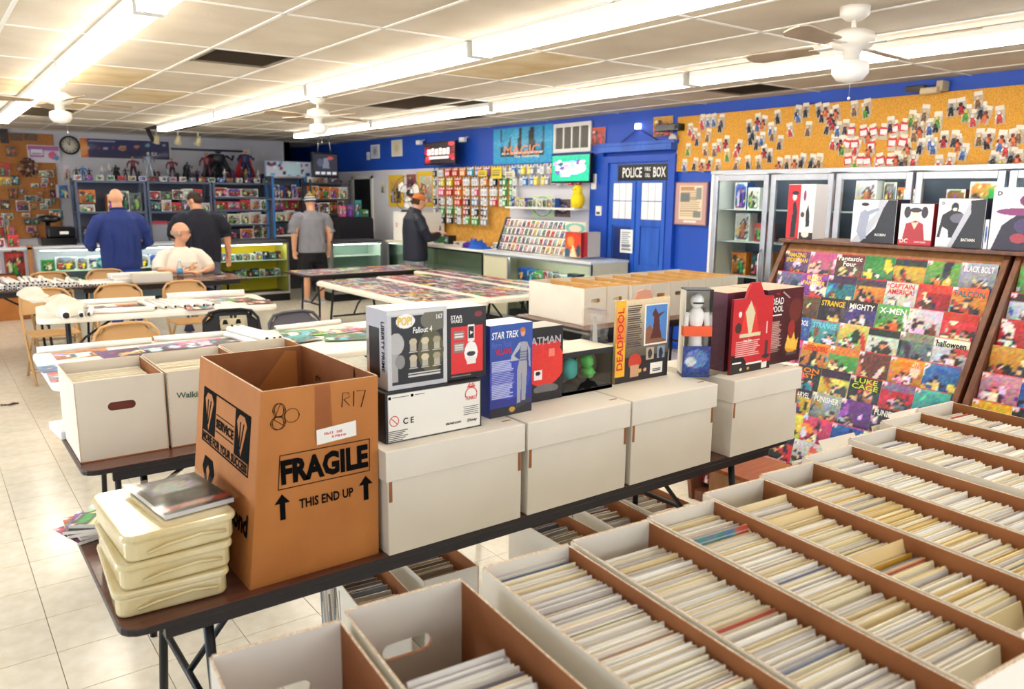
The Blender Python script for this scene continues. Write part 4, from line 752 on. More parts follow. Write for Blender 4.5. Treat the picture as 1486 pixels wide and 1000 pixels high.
rack_bay(2.825, 7, 0, 'nearer rack bay'); rack_bay(1.555, 7, 1, 'right rack bay')
# large boxed statues on top of the rack
def rackbox(label, y0, y1, z1, cv, side, d=0.13, x=4.20, txt=None):
    t = thing('statue_box', label, 'toy box', (x, (y0+y1)/2, 1.476), -PI/2, 'boxed statues on top of the comic rack'); w = y0-y1; h = z1-1.476
    MB().box(-w/2, w/2, 0, d, 0, h, 0, H(side)).build('carton', VC, t, bevel=0.0012); put_print(cv, w*.99, h*.99, t, (0, 0, 0), name='front_print')
    for s, W_, H_, xx, zz, m in (txt or []): text(s, W_, H_, m, t, (xx, -0.0006, zz))
    return t
cv = CV(81, 120, 'EDE8E6'); cv.rect(0, 0, 0.47, 1, 'D3202B'); cv.poly([(0.16, 0.02), (0.18, 0.40), (0.12, 0.62), (0.30, 0.70), (0.38, 0.5), (0.34, 0.02)], '1C1A20'); cv.poly([(0.10, 0.6), (0.2, 0.68), (0.22, 0.45), (0.14, 0.40)], 'C8202C'); cv.ell(0.25, 0.77, 0.08, 0.06, 'F0E4DC'); cv.ell(0.27, 0.85, 0.13, 0.04, '1C1A20'); cv.ell(0.63, 0.80, 0.05, 0.10, '8C3A64'); cv.ell(0.58, 0.45, 0.08, 0.05, '5A4630'); cv.poly([(0.72, 0.22), (0.70, 0.5), (0.78, 0.64), (0.84, 0.45), (0.86, 0.24)], '1D1A1E'); cv.rect(0.5, 0.0, 1, 0.12, '26201F'); cv.ell(0.72, 0.09, 0.14, 0.06, 'E2D8C8'); cv.noise(0.02, np.random.default_rng(21))
rackbox('half red, half white statue box, leftmost on top of the comic rack', 2.87, 2.69, 1.795, cv, 'E9E4E0')
cv = CV(96, 105, 'E9E8EE'); cv.poly([(0.0, 0.0), (0.25, 0.0), (0.62, 0.55), (0.78, 1), (0.6, 1), (0.55, 0.7)], 'BFC2CC'); cv.poly([(0.22, 0.0), (0.55, 0.35), (0.70, 0.80), (0.80, 1), (1, 1), (1, 0)], '1D1C22'); cv.poly([(0.12, 0.25), (0.18, 0.7), (0.30, 0.78), (0.40, 0.6), (0.34, 0.3), (0.36, 0.1), (0.24, 0.05)], '9FA6BC'); cv.ell(0.28, 0.84, 0.07, 0.06, 'DCD8DC'); cv.ell(0.28, 0.89, 0.09, 0.04, '26252C'); cv.poly([(0.3, 0.72), (0.6, 0.82), (0.62, 0.77), (0.35, 0.62)], '9AA2BA'); cv.noise(0.025, np.random.default_rng(22))
rackbox('white and black statue box with a pale caped figure, second on the rack', 2.45, 2.20, 1.712, cv, '1B1A1F', txt=[('ROBIN', 0.06, 0.014, 0.045, 0.045, M_inkw), ])
cv = CV(81, 105, 'E8E4E2'); cv.poly([(0.12, 0.12), (0.2, 0.52), (0.5, 0.6), (0.72, 0.52), (0.80, 0.12)], 'B01E26'); cv.poly([(0.36, 0.55), (0.47, 0.38), (0.58, 0.56)], 'EACDB8'); cv.ell(0.47, 0.72, 0.13, 0.12, 'F0DCD0'); cv.ell(0.22, 0.80, 0.10, 0.14, '33292E'); cv.ell(0.74, 0.80, 0.10, 0.14, '33292E'); cv.ell(0.47, 0.85, 0.18, 0.06, '3A2E34'); cv.rect(0, 0, 1, 0.13, 'C41E28'); cv.rect(0.80, 0.13, 0.88, 0.4, 'E8E0DC'); cv.noise(0.02, np.random.default_rng(23))
rackbox('white statue box with a red-clad figure and red base band', 2.18, 2.005, 1.692, cv, 'B51F29', txt=[('DC', 0.042, 0.022, -0.055, 0.022, M_inkw), ('HARLEY QUINN', 0.06, 0.010, 0.03, 0.016, M_inkw)])
cv = CV(96, 105, 'E9E7EA'); cv.poly([(0.02, 0.2), (0.10, 0.66), (0.30, 0.78), (0.5, 0.72), (0.66, 0.62), (0.5, 0.2)], '2A2930'); cv.ell(0.36, 0.82, 0.08, 0.10, '25242B'); cv.ell(0.36, 0.78, 0.05, 0.035, 'E6D6CC'); cv.poly([(0.06, 0.05), (0.12, 0.42), (0.25, 0.35), (0.30, 0.02)], 'F0EEF0'); cv.ell(0.45, 0.60, 0.18, 0.10, '6E6C7C'); cv.poly([(0.26, 0), (0.60, 0.5), (0.68, 0.96), (1, 1), (1, 0)], '1E1D23'); cv.poly([(0.26, 0), (0.36, 0), (0.70, 0.7), (0.68, 0.97)], 'C0C0CC'); cv.noise(0.02, np.random.default_rng(24))
rackbox('white and black statue box with a dark caped figure, second from the right', 1.985, 1.755, 1.722, cv, '1B1A1F', txt=[('BATMAN', 0.065, 0.015, 0.045, 0.040, M_inkw), ('D', 0.014, 0.014, -0.09, 0.22, M_ink)])
cv = CV(81, 105, 'E6E3EA'); cv.poly([(0.05, 0), (0.2, 0.4), (0.5, 0.62), (0.9, 0.66), (1, 0.6), (1, 0)], '2B2136'); cv.ell(0.5, 0.62, 0.42, 0.06, '8A3470'); cv.ell(0.62, 0.80, 0.16, 0.10, '7A2C62'); cv.ell(0.6, 0.4, 0.2, 0.12, '4A3A66'); cv.ell(0.5, 0.2, 0.14, 0.08, 'A83A4A'); cv.noise(0.03, np.random.default_rng(25))
rackbox('white and purple statue box, rightmost on top of the comic rack', 1.73, 1.47, 1.775, cv, 'DAD6DE', txt=[('D', 0.02, 0.02, -0.10, 0.27, M_ink)])
cv = CV(20, 30, 'DDE2EA'); cv.ell(0.5, 0.5, 0.3, 0.3, '3E5E9E'); cv.noise(0.06, np.random.default_rng(26)); rackbox('narrow pale box squeezed beside the purple statue box', 1.752, 1.735, 1.62, cv, 'AEB8CC')

# ------------------------------------------------------------------ glass-door coolers used as showcases
CX = 6.15; YS = [5.03, 4.39, 3.76, 3.10, 2.45, 1.80]
t = thing('display_cooler', 'row of aluminium-framed glass-door coolers under the cork board', 'cooler', (0, 0, 0)); Mi = mat('cooler_lining', '6C7488', 0.5, c2='4A5064', scale=3)
MB().box(6.70, 6.74, 1.78, 5.05, 0.1, 1.93).build('back_lining', Mi, t)
MB().box(6.15, 6.74, 5.03, 5.06, 0, 1.95).build('end_panel', M_fix, t); MB().box(6.15, 6.74, 1.76, 1.79, 0, 1.95).build('end_panel', M_fix, t)
MB().box(6.16, 6.74, 1.78, 5.05, 1.925, 1.955).build('top_panel', M_chrome, t); MB().box(6.17, 6.74, 1.78, 5.05, 0, 0.22).build('base_panel', M_blk, t)
MB().box(6.135, 6.165, 1.76, 5.06, 1.925, 1.962).build('top_trim', M_chrome, t, bevel=0.004)
for z in (0.62, 0.97, 1.30, 1.60): MB().box(6.25, 6.70, 1.80, 5.02, z-0.008, z).build('wire_shelf', mat('pale_shelf', 'D8DCE2', 0.4), t)
for k in range(5):
    y1, y0 = YS[k]-0.012, YS[k+1]+0.012; f = 0.052
    b = MB(); 
    MB().box(6.13, 6.165, y0, y0+f, 0.24, 1.915).build('door_stile', M_chrome, t, bevel=0.004); MB().box(6.13, 6.165, y1-f, y1, 0.24, 1.915).build('door_stile', M_chrome, t, bevel=0.004)
    MB().box(6.13, 6.165, y0+f, y1-f, 1.915-f, 1.915).build('door_rail', M_chrome, t, bevel=0.003); MB().box(6.13, 6.165, y0+f, y1-f, 0.24, 0.24+f).build('door_rail', M_chrome, t, bevel=0.003)
    MB().box(6.147, 6.15, y0+f, y1-f, 0.24+f, 1.915-f).build('glass_pane', GLASS, t)
    MB().path([(6.13, y0+0.028, 0.75), (6.095, y0+0.028, 0.80), (6.095, y0+0.028, 1.20), (6.13, y0+0.028, 1.25)], 0.009, 8).build('handle', M_chrome, t)
n_ = 0
for s, z in enumerate((0.97, 1.30, 1.60)):
    y = 4.93; q = 0
    while y > 1.95:
        w = R.uniform(0.08, 0.20); h = R.uniform(0.16, 0.29 if z < 1.5 else 0.26); 
        if any(abs(y-w/2-Y) < w/2+0.06 for Y in YS): y -= 0.05; continue
        hue = ['white', 'white', 'grey', 'teal', 'orange', 'blue', 'black', 'brown', 'white', 'red'][R.randrange(10)]
        one('toy_box', '%s boxed toy, %s from the left on the %s cooler shelf' % (hue, ORD[q], ['lowest lit', 'middle', 'top'][s]), 'toy box', card('toy', hue, R.randrange(3), 12, 14), (6.32+R.uniform(0, 0.12), y-w/2, z), (w, 0.12, h), -PI/2, 'toys inside the glass-door coolers'); y -= w+R.uniform(0.005, 0.04); q += 1

# ------------------------------------------------------------------ cork board with small bagged toys
b = MB(); b.box(6.765, 6.798, 0.9, 6.07, 1.985, 2.565); t = thing('cork_board', 'long orange cork board above the glass-door coolers', 'notice board', (0, 0, 0)); b.build('cork_sheet', M_cork, t)
POS = '1002,191 1020,178 1028,178 1036,177 1048,178 1029,199 999,220 1023,220 1037,220 1055,209 1074,215 1087,186 1100,183 1128,172 1119,190 1146,191 1100,210 1133,209 1117,228 1055,228 1071,240 1100,238 1085,238 1010,241 1020,243 1031,240 1042,243 994,243 1143,238 1132,241 1159,165 1170,162 1188,162 1199,162 1213,165 1240,159 1255,162 1174,189 1204,186 1217,189 1236,192 1253,194 1267,193 1284,192 1298,188 1315,185 1325,173 1344,165 1361,181 1382,157 1404,165 1420,146 1434,167 1451,167 1211,208 1231,211 1265,213 1296,208 1312,208 1338,213 1355,213 1371,203 1390,208 1401,221 1423,200 1438,200 1455,208 1471,200 1481,195 1166,235 1190,235 1180,236 1231,235 1258,235 1277,235 1293,235 1317,230 1328,232 1363,238 1381,235 1444,232 1471,227 1478,230 1013,205 1093,196 1110,180 1154,238 1249,235 1335,190 1350,185 1395,155 1462,215 1241,211 1303,232 1222,209'.split()
bag = MB(); bag.add([(-0.024, 0, -0.085), (0.024, 0, -0.085), (0.026, 0, 0.0), (-0.022, 0, 0.004), (-0.02, -0.006, -0.045), (0.022, -0.008, -0.05)], [(0, 1, 5, 4), (1, 2, 5), (2, 3, 4, 5), (3, 0, 4)]); 
M_bag = bpy.data.materials.new('crinkled_bag'); M_bag.use_nodes = True; _b = M_bag.node_tree.nodes['Principled BSDF']; _b.inputs['Base Color'].default_value = (0.85, 0.80, 0.68, 1); _b.inputs['Alpha'].default_value = 0.6; _b.inputs['Roughness'].default_value = 0.12
bagm = bag.mesh('bag', M_bag); hd = MB().box(-0.02, 0.02, -0.002, 0, -0.005, 0.018, 0, H('E8E0CE')).mesh('header_card', VC); toys = []
for k in range(8):
    c = [('D84A4A', 'F0E8E0'), ('3A3F50', 'D8B090'), ('5AA04A', 'E8D060'), ('C03040', '2A2A34'), ('8A6A50', 'E8C8A0'), ('5070B0', 'E8E8F0'), ('2A2A30', '8A8A94'), ('E07848', '7A3030')][k]; q = MB()
    q.ball((0, -0.012, -0.022), 0.010, 0.009, 0.011, 0, H(c[1]), 8, 5); q.path([(0, -0.012, -0.032), (0.001, -0.012, -0.05), (0, -0.012, -0.062)], [0.008, 0.012, 0.009], 7, 0, H(c[0]))
    for s in (-1, 1): q.path([(s*0.006, -0.012, -0.06), (s*0.009, -0.012, -0.082)], [0.006, 0.005], 6, 0, H(c[0])); q.path([(s*0.01, -0.012, -0.036), (s*0.019, -0.012, -0.052)], [0.005, 0.004], 6, 0, H(c[1]))
    toys.append(q.mesh('toy', VCG))
fc = MB(); fc.prism([(-0.024, -0.06), (0.024, -0.06), (0.028, -0.02), (0.018, 0.0), (0.010, -0.006), (-0.010, -0.006), (-0.018, 0.0), (-0.028, -0.02)], (0, -0.004, 0), (1, 0, 0), (0, 0, 1), 0.002, 0, H('D8333A')); fc.prism([(-0.018, -0.052), (0.018, -0.052), (0.020, -0.02), (-0.020, -0.02)], (0, -0.0065, 0), (1, 0, 0), (0, 0, 1), 0.001, 0, H('F1E8E6')); fcm = fc.mesh('face_card', VC)
cn = ['red', 'dark', 'green', 'crimson', 'tan', 'blue', 'black', 'orange']; rowsn = lambda y: 'upper' if y < 182 else ('middle' if y < 216 else 'lower'); cnt = {}
pts = [tuple(map(int, p.split(','))) for p in POS]; pts += [(x+R.randint(-9, 9), y+R.choice((-6, 5, 7))) for x, y in pts[::2] if 1000 < x < 1470 and 158 < y < 236]; pts.sort()
for i, (x, y) in enumerate(pts):
    p = AT(x, y-9, 0, 6.765); r = rowsn(y); cnt[r] = cnt.get(r, 0)+1; k = R.randrange(8); facey = (1225 < x < 1320 and y in (192, 194, 193, 188, 185, 213, 208, 235, 211))
    t = thing('bagged_toy', ('red-rimmed card tag, ' if facey else 'tiny %s bagged toy, ' % cn[k]) + '%s from the left on the %s cork board' % (ORD[cnt[r]-1], r), 'bagged toy', p, -PI/2, 'small bagged toys on the cork board'); t.rotation_euler[1] = R.uniform(-0.25, 0.25); t.scale = (1.55, 1, 1.35)
    link('header_card', hd, t)
    if facey: link('face_card', fcm, t); link('bag', bagm, t)
    else: link('bag', bagm, t); link('toy', toys[k], t)

# ------------------------------------------------------------------ blue door, signs and fittings
def wbox(px, xp, d, m, name, parent=None, inset=0.0, bevel=0.0):
    yl, yr, z0, z1 = WR(*px, xp); return MB().box(xp, xp+d, yr+inset, yl-inset, z0+inset, z1-inset).build(name, m, parent, bevel=bevel)
D1 = struct(MB().box(6.765, 6.799, 6.16, 7.12, 0.0, 2.10).build('door_1', M_bluedoor))
for nm, b in (('casing', (6.735, 6.80, 7.12, 7.22, 0, 2.18)), ('casing', (6.735, 6.80, 6.06, 6.16, 0, 2.18)), ('pilaster', (6.74, 6.80, 7.22, 7.44, 0, 2.26)), ('lintel', (6.735, 6.80, 6.16, 7.12, 2.10, 2.18)), ('cornice', (6.66, 6.80, 6.06, 7.24, 2.22, 2.29)), ('cornice', (6.68, 6.80, 6.04, 7.26, 2.29, 2.33))):
    MB().box(*b).build(nm, M_blue if nm != 'cornice' else M_bluedoor, D1, bevel=0.004)
for y0, y1 in ((6.66, 7.09), (6.19, 6.62)):
    w = y1-y0; f = 0.055
    for (a, b_, c, d, nm) in ((y0, y0+f, 0.02, 1.93, 'stile'), (y1-f, y1, 0.02, 1.93, 'stile'), (y0+f, y1-f, 1.87, 1.93, 'rail'), (y0+f, y1-f, 1.37, 1.44, 'rail'), (y0+f, y1-f, 0.84, 0.92, 'rail'), (y0+f, y1-f, 0.02, 0.12, 'rail')):
        MB().box(6.748, 6.766, a, b_, c, d).build(nm, M_bluedoor, D1, bevel=0.003)
    pw = (w-2*f)/3
    for i in range(3):
        for j in range(2): MB().box(6.755, 6.764, y0+f+i*pw+0.004, y0+f+(i+1)*pw-0.004, 1.445+j*0.212+0.004, 1.445+(j+1)*0.212-0.004).build('frosted_pane', mat('frosted_white', 'F4F6FA', 0.35), D1)
    MB().box(6.756, 6.764, y0+f+0.02, y1-f-0.02, 0.94, 1.35).build('inset_panel', M_bluedark if y0 > 6.5 else M_bluedoor, D1)
    for q in range(7): MB().box(6.750, 6.764, y0+f+0.01, y1-f-0.01, 0.2+q*0.09, 0.25+q*0.09).build('louvre', M_bluedark, D1)
t, w, h = wall_thing('door_sign', 'black sign reading POLICE PUBLIC CALL BOX over the blue door', 'sign', (897, 238, 969, 262), 6.745)
MB().box(-w/2, w/2, 0, 0.03, 0, h).build('sign_board', M_screenb, t); MB().box(-w/2-0.012, w/2+0.012, 0.006, 0.032, -0.012, h+0.012).build('sign_frame', M_bluedoor, t)
for s, W_, H_, x, z in (('POLICE', 0.40, 0.62, -0.20, 0.5), ('PUBLIC', 0.12, 0.24, 0.115, 0.70), ('CALL', 0.10, 0.24, 0.115, 0.32), ('BOX', 0.24, 0.62, 0.345, 0.5)): text(s, w*W_, h*H_, M_inkw, t, (w*x, -0.001, h*z))
t, w, h = wall_thing('notice', 'white paper notice taped on the left leaf of the blue door', 'notice', (900, 333, 918, 367), 6.742); cv = CV(14, 24, 'EEF0F2'); cv.lines(0.15, 0.5, 0.85, 0.9, '8A9098', 5, np.random.default_rng(1)); cv.lines(0.1, 0.1, 0.9, 0.45, '7A8088', 6, np.random.default_rng(2)); MB().box(-w/2, w/2, 0, 0.002, 0, h).build('sheet', M_paper, t); put_print(cv, w, h, t, (0, 0, 0))
t, w, h = wall_thing('framed_article', 'pink-matted framed newspaper article right of the blue door', 'picture frame', (979, 264, 1026, 327), 6.76); MB().box(-w/2, w/2, 0, 0.03, 0, h).build('frame', mat('mauve_frame', '8C6A70', 0.5), t, bevel=0.004)
cv = CV(30, 40, 'C99E9A'); cv.rect(0.12, 0.12, 0.88, 0.93, 'E9D9B8'); cv.lines(0.15, 0.18, 0.85, 0.84, 'B8A084', 14, np.random.default_rng(3)); cv.rect(0.16, 0.56, 0.48, 0.76, '6E7474'); cv.rect(0.66, 0.60, 0.86, 0.88, '8A9088'); cv.rect(0.60, 0.16, 0.86, 0.32, '7E8480'); cv.rect(0.16, 0.83, 0.62, 0.90, 'C08A4C'); cv.rect(0.28, 0.04, 0.7, 0.08, 'E8E4DC'); put_print(cv, w*0.94, h*0.95, t, (0, 0, h*0.025), name='article')
t, w, h = wall_thing('thermostat', 'small white thermostat on the blue pilaster left of the door', 'thermostat', (864, 299, 872, 313), 6.72); MB().box(-w/2, w/2, 0, 0.025, 0, h).build('case', M_fix, t, bevel=0.004); MB().box(-w*0.3, w*0.3, -0.002, 0, h*0.15, h*0.4).build('display', M_gry, t)
t, w, h = wall_thing('door_chime', 'white rounded chime on the blue pilaster under the picture screen', 'chime', (857, 252, 864, 275), 6.72); MB().box(-w/2, w/2, 0, 0.04, 0, h).build('case', M_fix, t, bevel=0.012)
t, w, h = wall_thing('air_grille', 'white framed return-air grille with four dark louvred columns', 'air grille', (803, 178, 857, 221), 6.77)
MB().box(-w/2, w/2, 0.02, 0.03, 0, h).build('backing', mat('grille_dark', '5C5650', 0.8), t)
for a in ((-w/2, w/2, 0, 0.05), (-w/2, w/2, h-0.05, h), (-w/2, -w/2+0.045, 0.05, h-0.05), (w/2-0.045, w/2, 0.05, h-0.05)): MB().box(a[0], a[1], 0, 0.03, a[2], a[3]).build('frame_bar', M_fix, t)
for k in (1, 2, 3): x = -w/2+0.045+(w-0.09)*k/4; MB().box(x-0.012, x+0.012, 0, 0.03, 0.05, h-0.05).build('mullion', M_fix, t)
b = MB()
for k in range(22): z = 0.055+k*(h-0.11)/22; b.box(-w/2+0.045, w/2-0.045, 0.006, 0.02, z, z+0.006)
stuff(b.build('louvres', mat('louvre_grey', '8A847C', 0.6), t))
t, w, h = wall_thing('banner', 'cyan and black banner with orange lettering beside the air grille', 'banner', (716, 184, 802, 237), 6.785)
MB().box(-w/2, w/2, 0, 0.012, 0, h).build('cloth', mat('cyan_cloth', '2EA8DC', 0.7), t); cv = CV(44, 34, '28A8DC'); cv.rect(0.12, 0.2, 0.88, 0.97, '14161E')
for k, x in enumerate((0.22, 0.38, 0.56, 0.78)): cv.poly([(x-0.05, 0.35), (x-0.07, 0.97), (x+0.07, 0.97), (x+0.05, 0.35)], ['2FA8D8', '48B8E0', '3AA8D4', '2A9CCC'][k])
cv.poly([(0.1, 0.4), (0.3, 0.75), (0.38, 0.97), (0.2, 0.97)], '2AA0D0'); cv.lines(0.14, 0.24, 0.86, 0.34, 'D8E4EA', 1); cv.noise(0.06, np.random.default_rng(5)); put_print(cv, w*.99, h*.98, t, (0, 0, 0.004), name='banner_print')
text('MAGIC', w*0.60, h*0.26, mat('salmon_ink', 'F0A078', 0.5), t, (0, -0.002, h*0.37), slant=0.05); text('The Gathering', w*0.42, h*0.10, M_inkw, t, (w*0.08, -0.002, h*0.19))
def tv(label, px, xp, cv, extra=None):
    t, w, h = wall_thing('wall_screen', label, 'television', px, xp); MB().box(-w/2-0.015, w/2+0.015, 0.003, 0.06, -0.02, h+0.015).build('bezel', M_screenb, t, bevel=0.004); put_print(cv, w, h, t, (0, 0.0025, 0), mt=SCREEN, name='picture'); MB().box(-0.06, 0.06, 0.06, WX-xp+0.0, h*0.4, h*0.6).build('bracket', M_blk, t); return t, w, h
cv = CV(40, 26, '14A884'); rs_ = np.random.default_rng(9); cv.ell(0.5, 0.5, 0.42, 0.25, 'C8E8E4')
for k in range(22): cv.ell(0.1+0.8*rs_.random(), 0.35+0.4*rs_.random(), 0.07, 0.08, ['E8D8F4', '6A4A9A', 'F4F0FA', '9AD8DA', 'B890D0', '1E5A50'][k % 6], rs_.random()*3)
cv.rect(0.25, 0.18, 0.5, 0.25, 'D8F4E8'); cv.noise(0.03, rs_); tv('flat screen showing a green and violet picture under the air grille', (801, 225, 855, 263), 6.62, cv)
cv = CV(36, 26, '4A1A22'); cv.rect(0, 0, 1, 1, '1F1519')
for k in range(14): cv.ell([0.05, 0.1, 0.95, 0.9][k % 4]+0.08*rs_.random(), rs_.random(), 0.10, 0.10, ['B02030', '7A1420', 'D83848'][k % 3])

for k in range(6): cv.rect(0.10+0.13*k, 0.42, 0.20+0.13*k, 0.70+0.04*(k % 2), 'E8DEDA'); cv.rect(0.14+0.13*k, 0.5, 0.165+0.13*k, 0.6, '4A2228')
cv.rect(0.16, 0.24, 0.8, 0.34, 'F0D8D8'); cv.noise(0.05, rs_); t, w, h = tv('wall screen with red splashes and white block words, high on the blue wall', (616, 207, 659, 237), 6.55, cv)

def wcam(label, px, py, xp=6.7):
    p = AT(px, py, 0, xp); t = thing('security_camera', label, 'camera', p, -PI/2); MB().tube((0, 0.1, 0.05), (0, 0.0, 0.02), 0.012).build('arm', M_fix, t); MB().box(-0.05, 0.09, -0.05, 0.01, -0.035, 0.035).build('housing', M_fix, t, bevel=0.01); MB().tube((-0.05, -0.02, 0), (-0.065, -0.02, 0), 0.024, n=12).build('lens', M_screenb, t)
wcam('white security camera right of the red wall screen', 672, 203); wcam('dark-lensed security camera left of the red wall screen', 609, 207); 
t = thing('security_camera', 'pair of beige and dark cameras on the blue beam above the cork board', 'camera', AT(1352, 131, 0, 6.70), -PI/2); MB().box(-0.07, 0.07, -0.06, 0.02, -0.03, 0.02, 0, H('D8C298')).build('housing', VC, t, bevel=0.01); MB().box(-0.20, -0.04, -0.05, 0.01, 0.0, 0.045, 0, H('4A4438')).build('housing', VC, t, bevel=0.008); MB().box(0.04, 0.09, -0.02, 0.10, -0.01, 0.07, 0, H('D0BC94')).build('bracket', VC, t, bevel=0.006)
for px, hue, lb in (((859, 185, 878, 210), 'red', 'small red-brown poster between the air grille and the door'), ((948, 169, 976, 198), 'orange', 'small busy poster at the left end of the cork board')):
    t, w, h = wall_thing('small_poster', lb, 'poster', px, 6.78); MB().box(-w/2, w/2, 0, 0.008, 0, h).build('sheet', M_paper, t); cv = art(77, hue, 22, 28, 'x'); put_print(cv, w, h, t, (0, 0, 0))
t, w, h = wall_thing('mounted_projector', 'black boxy device jutting out at the left end of the cork board', 'projector', (951, 180, 984, 190), 6.66); MB().box(-w/2, w/2, 0, 0.12, 0, h).build('case', M_screenb, t, bevel=0.006); MB().tube((w*0.4, 0, h*0.5), (w*0.4, -0.01, h*0.5), h*0.3, n=12).build('lens', M_gry, t)
t = thing('door_lamp', 'small white lamp on the blue wall above the door', 'lamp', AT(926, 183, 0, 6.76), -PI/2); MB().box(-0.03, 0.03, -0.03, 0.03, -0.035, 0.03).build('lamp_body', emis('lamp_glow', (1, 1, 1), 3.0), t, bevel=0.01); MB().path([(-0.36, 0.02, -0.20), (0, 0.01, -0.03), (0.36, 0.02, -0.20)], 0.005, 6).build('wire', M_blk, t)
t, w, h = wall_thing('round_badge', 'small round white badge hanging beside the blue door', 'badge', (972, 195, 981, 208), 6.72); MB().lathe([(0.001, 0), (w*0.6, 0.0), (w*0.6, 0.01), (0.001, 0.01)], (0, 0, 0), 18, 0, H('E0CFC8')).build('disc', VC, t).matrix_local = Matrix.Translation((0, 0, h/2)) @ Matrix.Rotation(PI/2, 4, 'X')
for i, (px, l) in enumerate((((538, 210, 550, 230), 'small grey sketch in a white frame, left on the blue wall'), ((568, 203, 583, 227), 'white-framed yellowed certificate on the blue wall'), ((532, 221, 536, 232), 'tiny white slip left of the framed sketch'))):
    t, w, h = wall_thing('framed_print', l, 'picture frame', px, 6.78); MB().box(-w/2, w/2, 0, 0.015, 0, h).build('frame', M_fix, t); cv = CV(16, 20, ['C8CCD8', 'E6DDC0', 'E8E8EC'][i]); cv.ell(0.5, 0.5, 0.25, 0.3, ['9AA0B0', 'D8CCA8', 'C8C8D0'][i]); put_print(cv, w*0.8, h*0.84, t, (0, 0, h*0.08))

# ------------------------------------------------------------------ peg wall with hanging packs
PW = thing('peg_wall', 'tan peg board hung with rows of small packs behind the counters', 'peg board', (0, 0, 0)); MB().box(6.775, 6.798, 9.15, 11.1, 0.95, 2.13).build('peg_board', mat('tan_pegboard', 'E2A94A', 0.7, c2='C9913A', scale=20), PW); MB().box(6.775, 6.798, 7.45, 9.15, 0.95, 2.13).build('slat_board', M_white, PW)
pk = {}
def pack(c1, c2):
    k = (c1, c2)
    if k not in pk:
        b = MB(); b.box(-0.5, 0.5, 0, 1, 0, 0.72, 0, H(c1)); b.box(-0.5, 0.5, 0.3, 0.7, 0.72, 1.0, 0, H(c2)); b.box(-0.34, 0.34, -0.05, 0, 0.12, 0.55, 0, H(c2)); b.box(-0.15, 0.15, 0.25, 0.75, 0.84, 1.06, 0, H('3A3A40')); pk[k] = b.mesh('sleeve_pack', VCG)
    return pk[k]
pc = {'pink': ('E85A8A', 'F8D8E4'), 'blue': ('3A80C8', 'D8E8F4'), 'yellow': ('F2D22A', 'F8F0A8'), 'white': ('F0EEEC', 'C8CCD4'), 'red': ('D83A3A', 'F4D0C8'), 'green': ('4AA860', 'D8F0D8'), 'black': ('2A2A34', 'C8CCD8'), 'orange': ('F09048', 'F8E0C8'), 'purple': ('A870C8', 'ECD8F4'), 'grey': ('9AA0AC', 'E8ECF0'), 'teal': ('58B8D0', 'E0F4F8')}
PN = list(pc)
for r, (z, y1) in enumerate(((2.00, 7.5), (1.855, 7.5), (1.71, 9.1), (1.565, 9.1), (1.42, 9.6), (1.28, 9.6))):
    y = 11.03; q = 0
    if r in (2, 3): y1 = 8.9
    while y > y1:
        seq = {0: ['black', 'white', 'pink', 'red', 'orange', 'blue', 'teal', 'pink', 'purple', 'yellow', 'white'], 1: ['black', 'grey', 'yellow', 'red', 'white', 'pink', 'white', 'orange'], 2: ['white', 'pink', 'red', 'orange', 'teal', 'white', 'pink'], 3: ['black', 'grey', 'white', 'red', 'blue'], 4: ['black', 'grey', 'green', 'red', 'white'], 5: ['green', 'grey', 'black', 'white', 'orange']}[r]
        c = seq[(q//2+R.randrange(2)) % len(seq)] if y > 9.2 else ['red', 'green', 'white', 'blue', 'yellow', 'grey', 'white'][(q//2) % 7]
        one('sleeve_pack', '%s hanging pack, %s from the left on the %s peg row' % (c, ORD[q], ORD[r]), 'hanging pack', pack(*pc[c]), (6.66+0.03*(q % 2), y, z-0.01), (0.075, 0.03, 0.125), -PI/2, 'packs hanging on the peg wall')
        y -= 0.118 if r else 0.105; q += 1
for k, (px, c, l) in enumerate((((713, 243, 728, 259), 'F4DC3A', 'yellow paper sign with handwriting at the top of the peg wall'), ((733, 249, 747, 258), 'EDE6D0', 'small white handwritten sign on the peg wall'), ((694, 247, 706, 256), 'F2D42A', 'yellow price sign left of the handwritten yellow sheet'))):
    t, w, h = wall_thing('price_sign', l, 'sign', px, 6.63); MB().box(-w/2, w/2, 0, 0.004, 0, h, 0, H(c)).build('sheet', VC, t); cv = CV(18, 12, c); cv.lines(0.1, 0.2, 0.9, 0.85, '8A7A4A', 3, np.random.default_rng(k)); put_print(cv, w, h, t, (0, 0, 0))

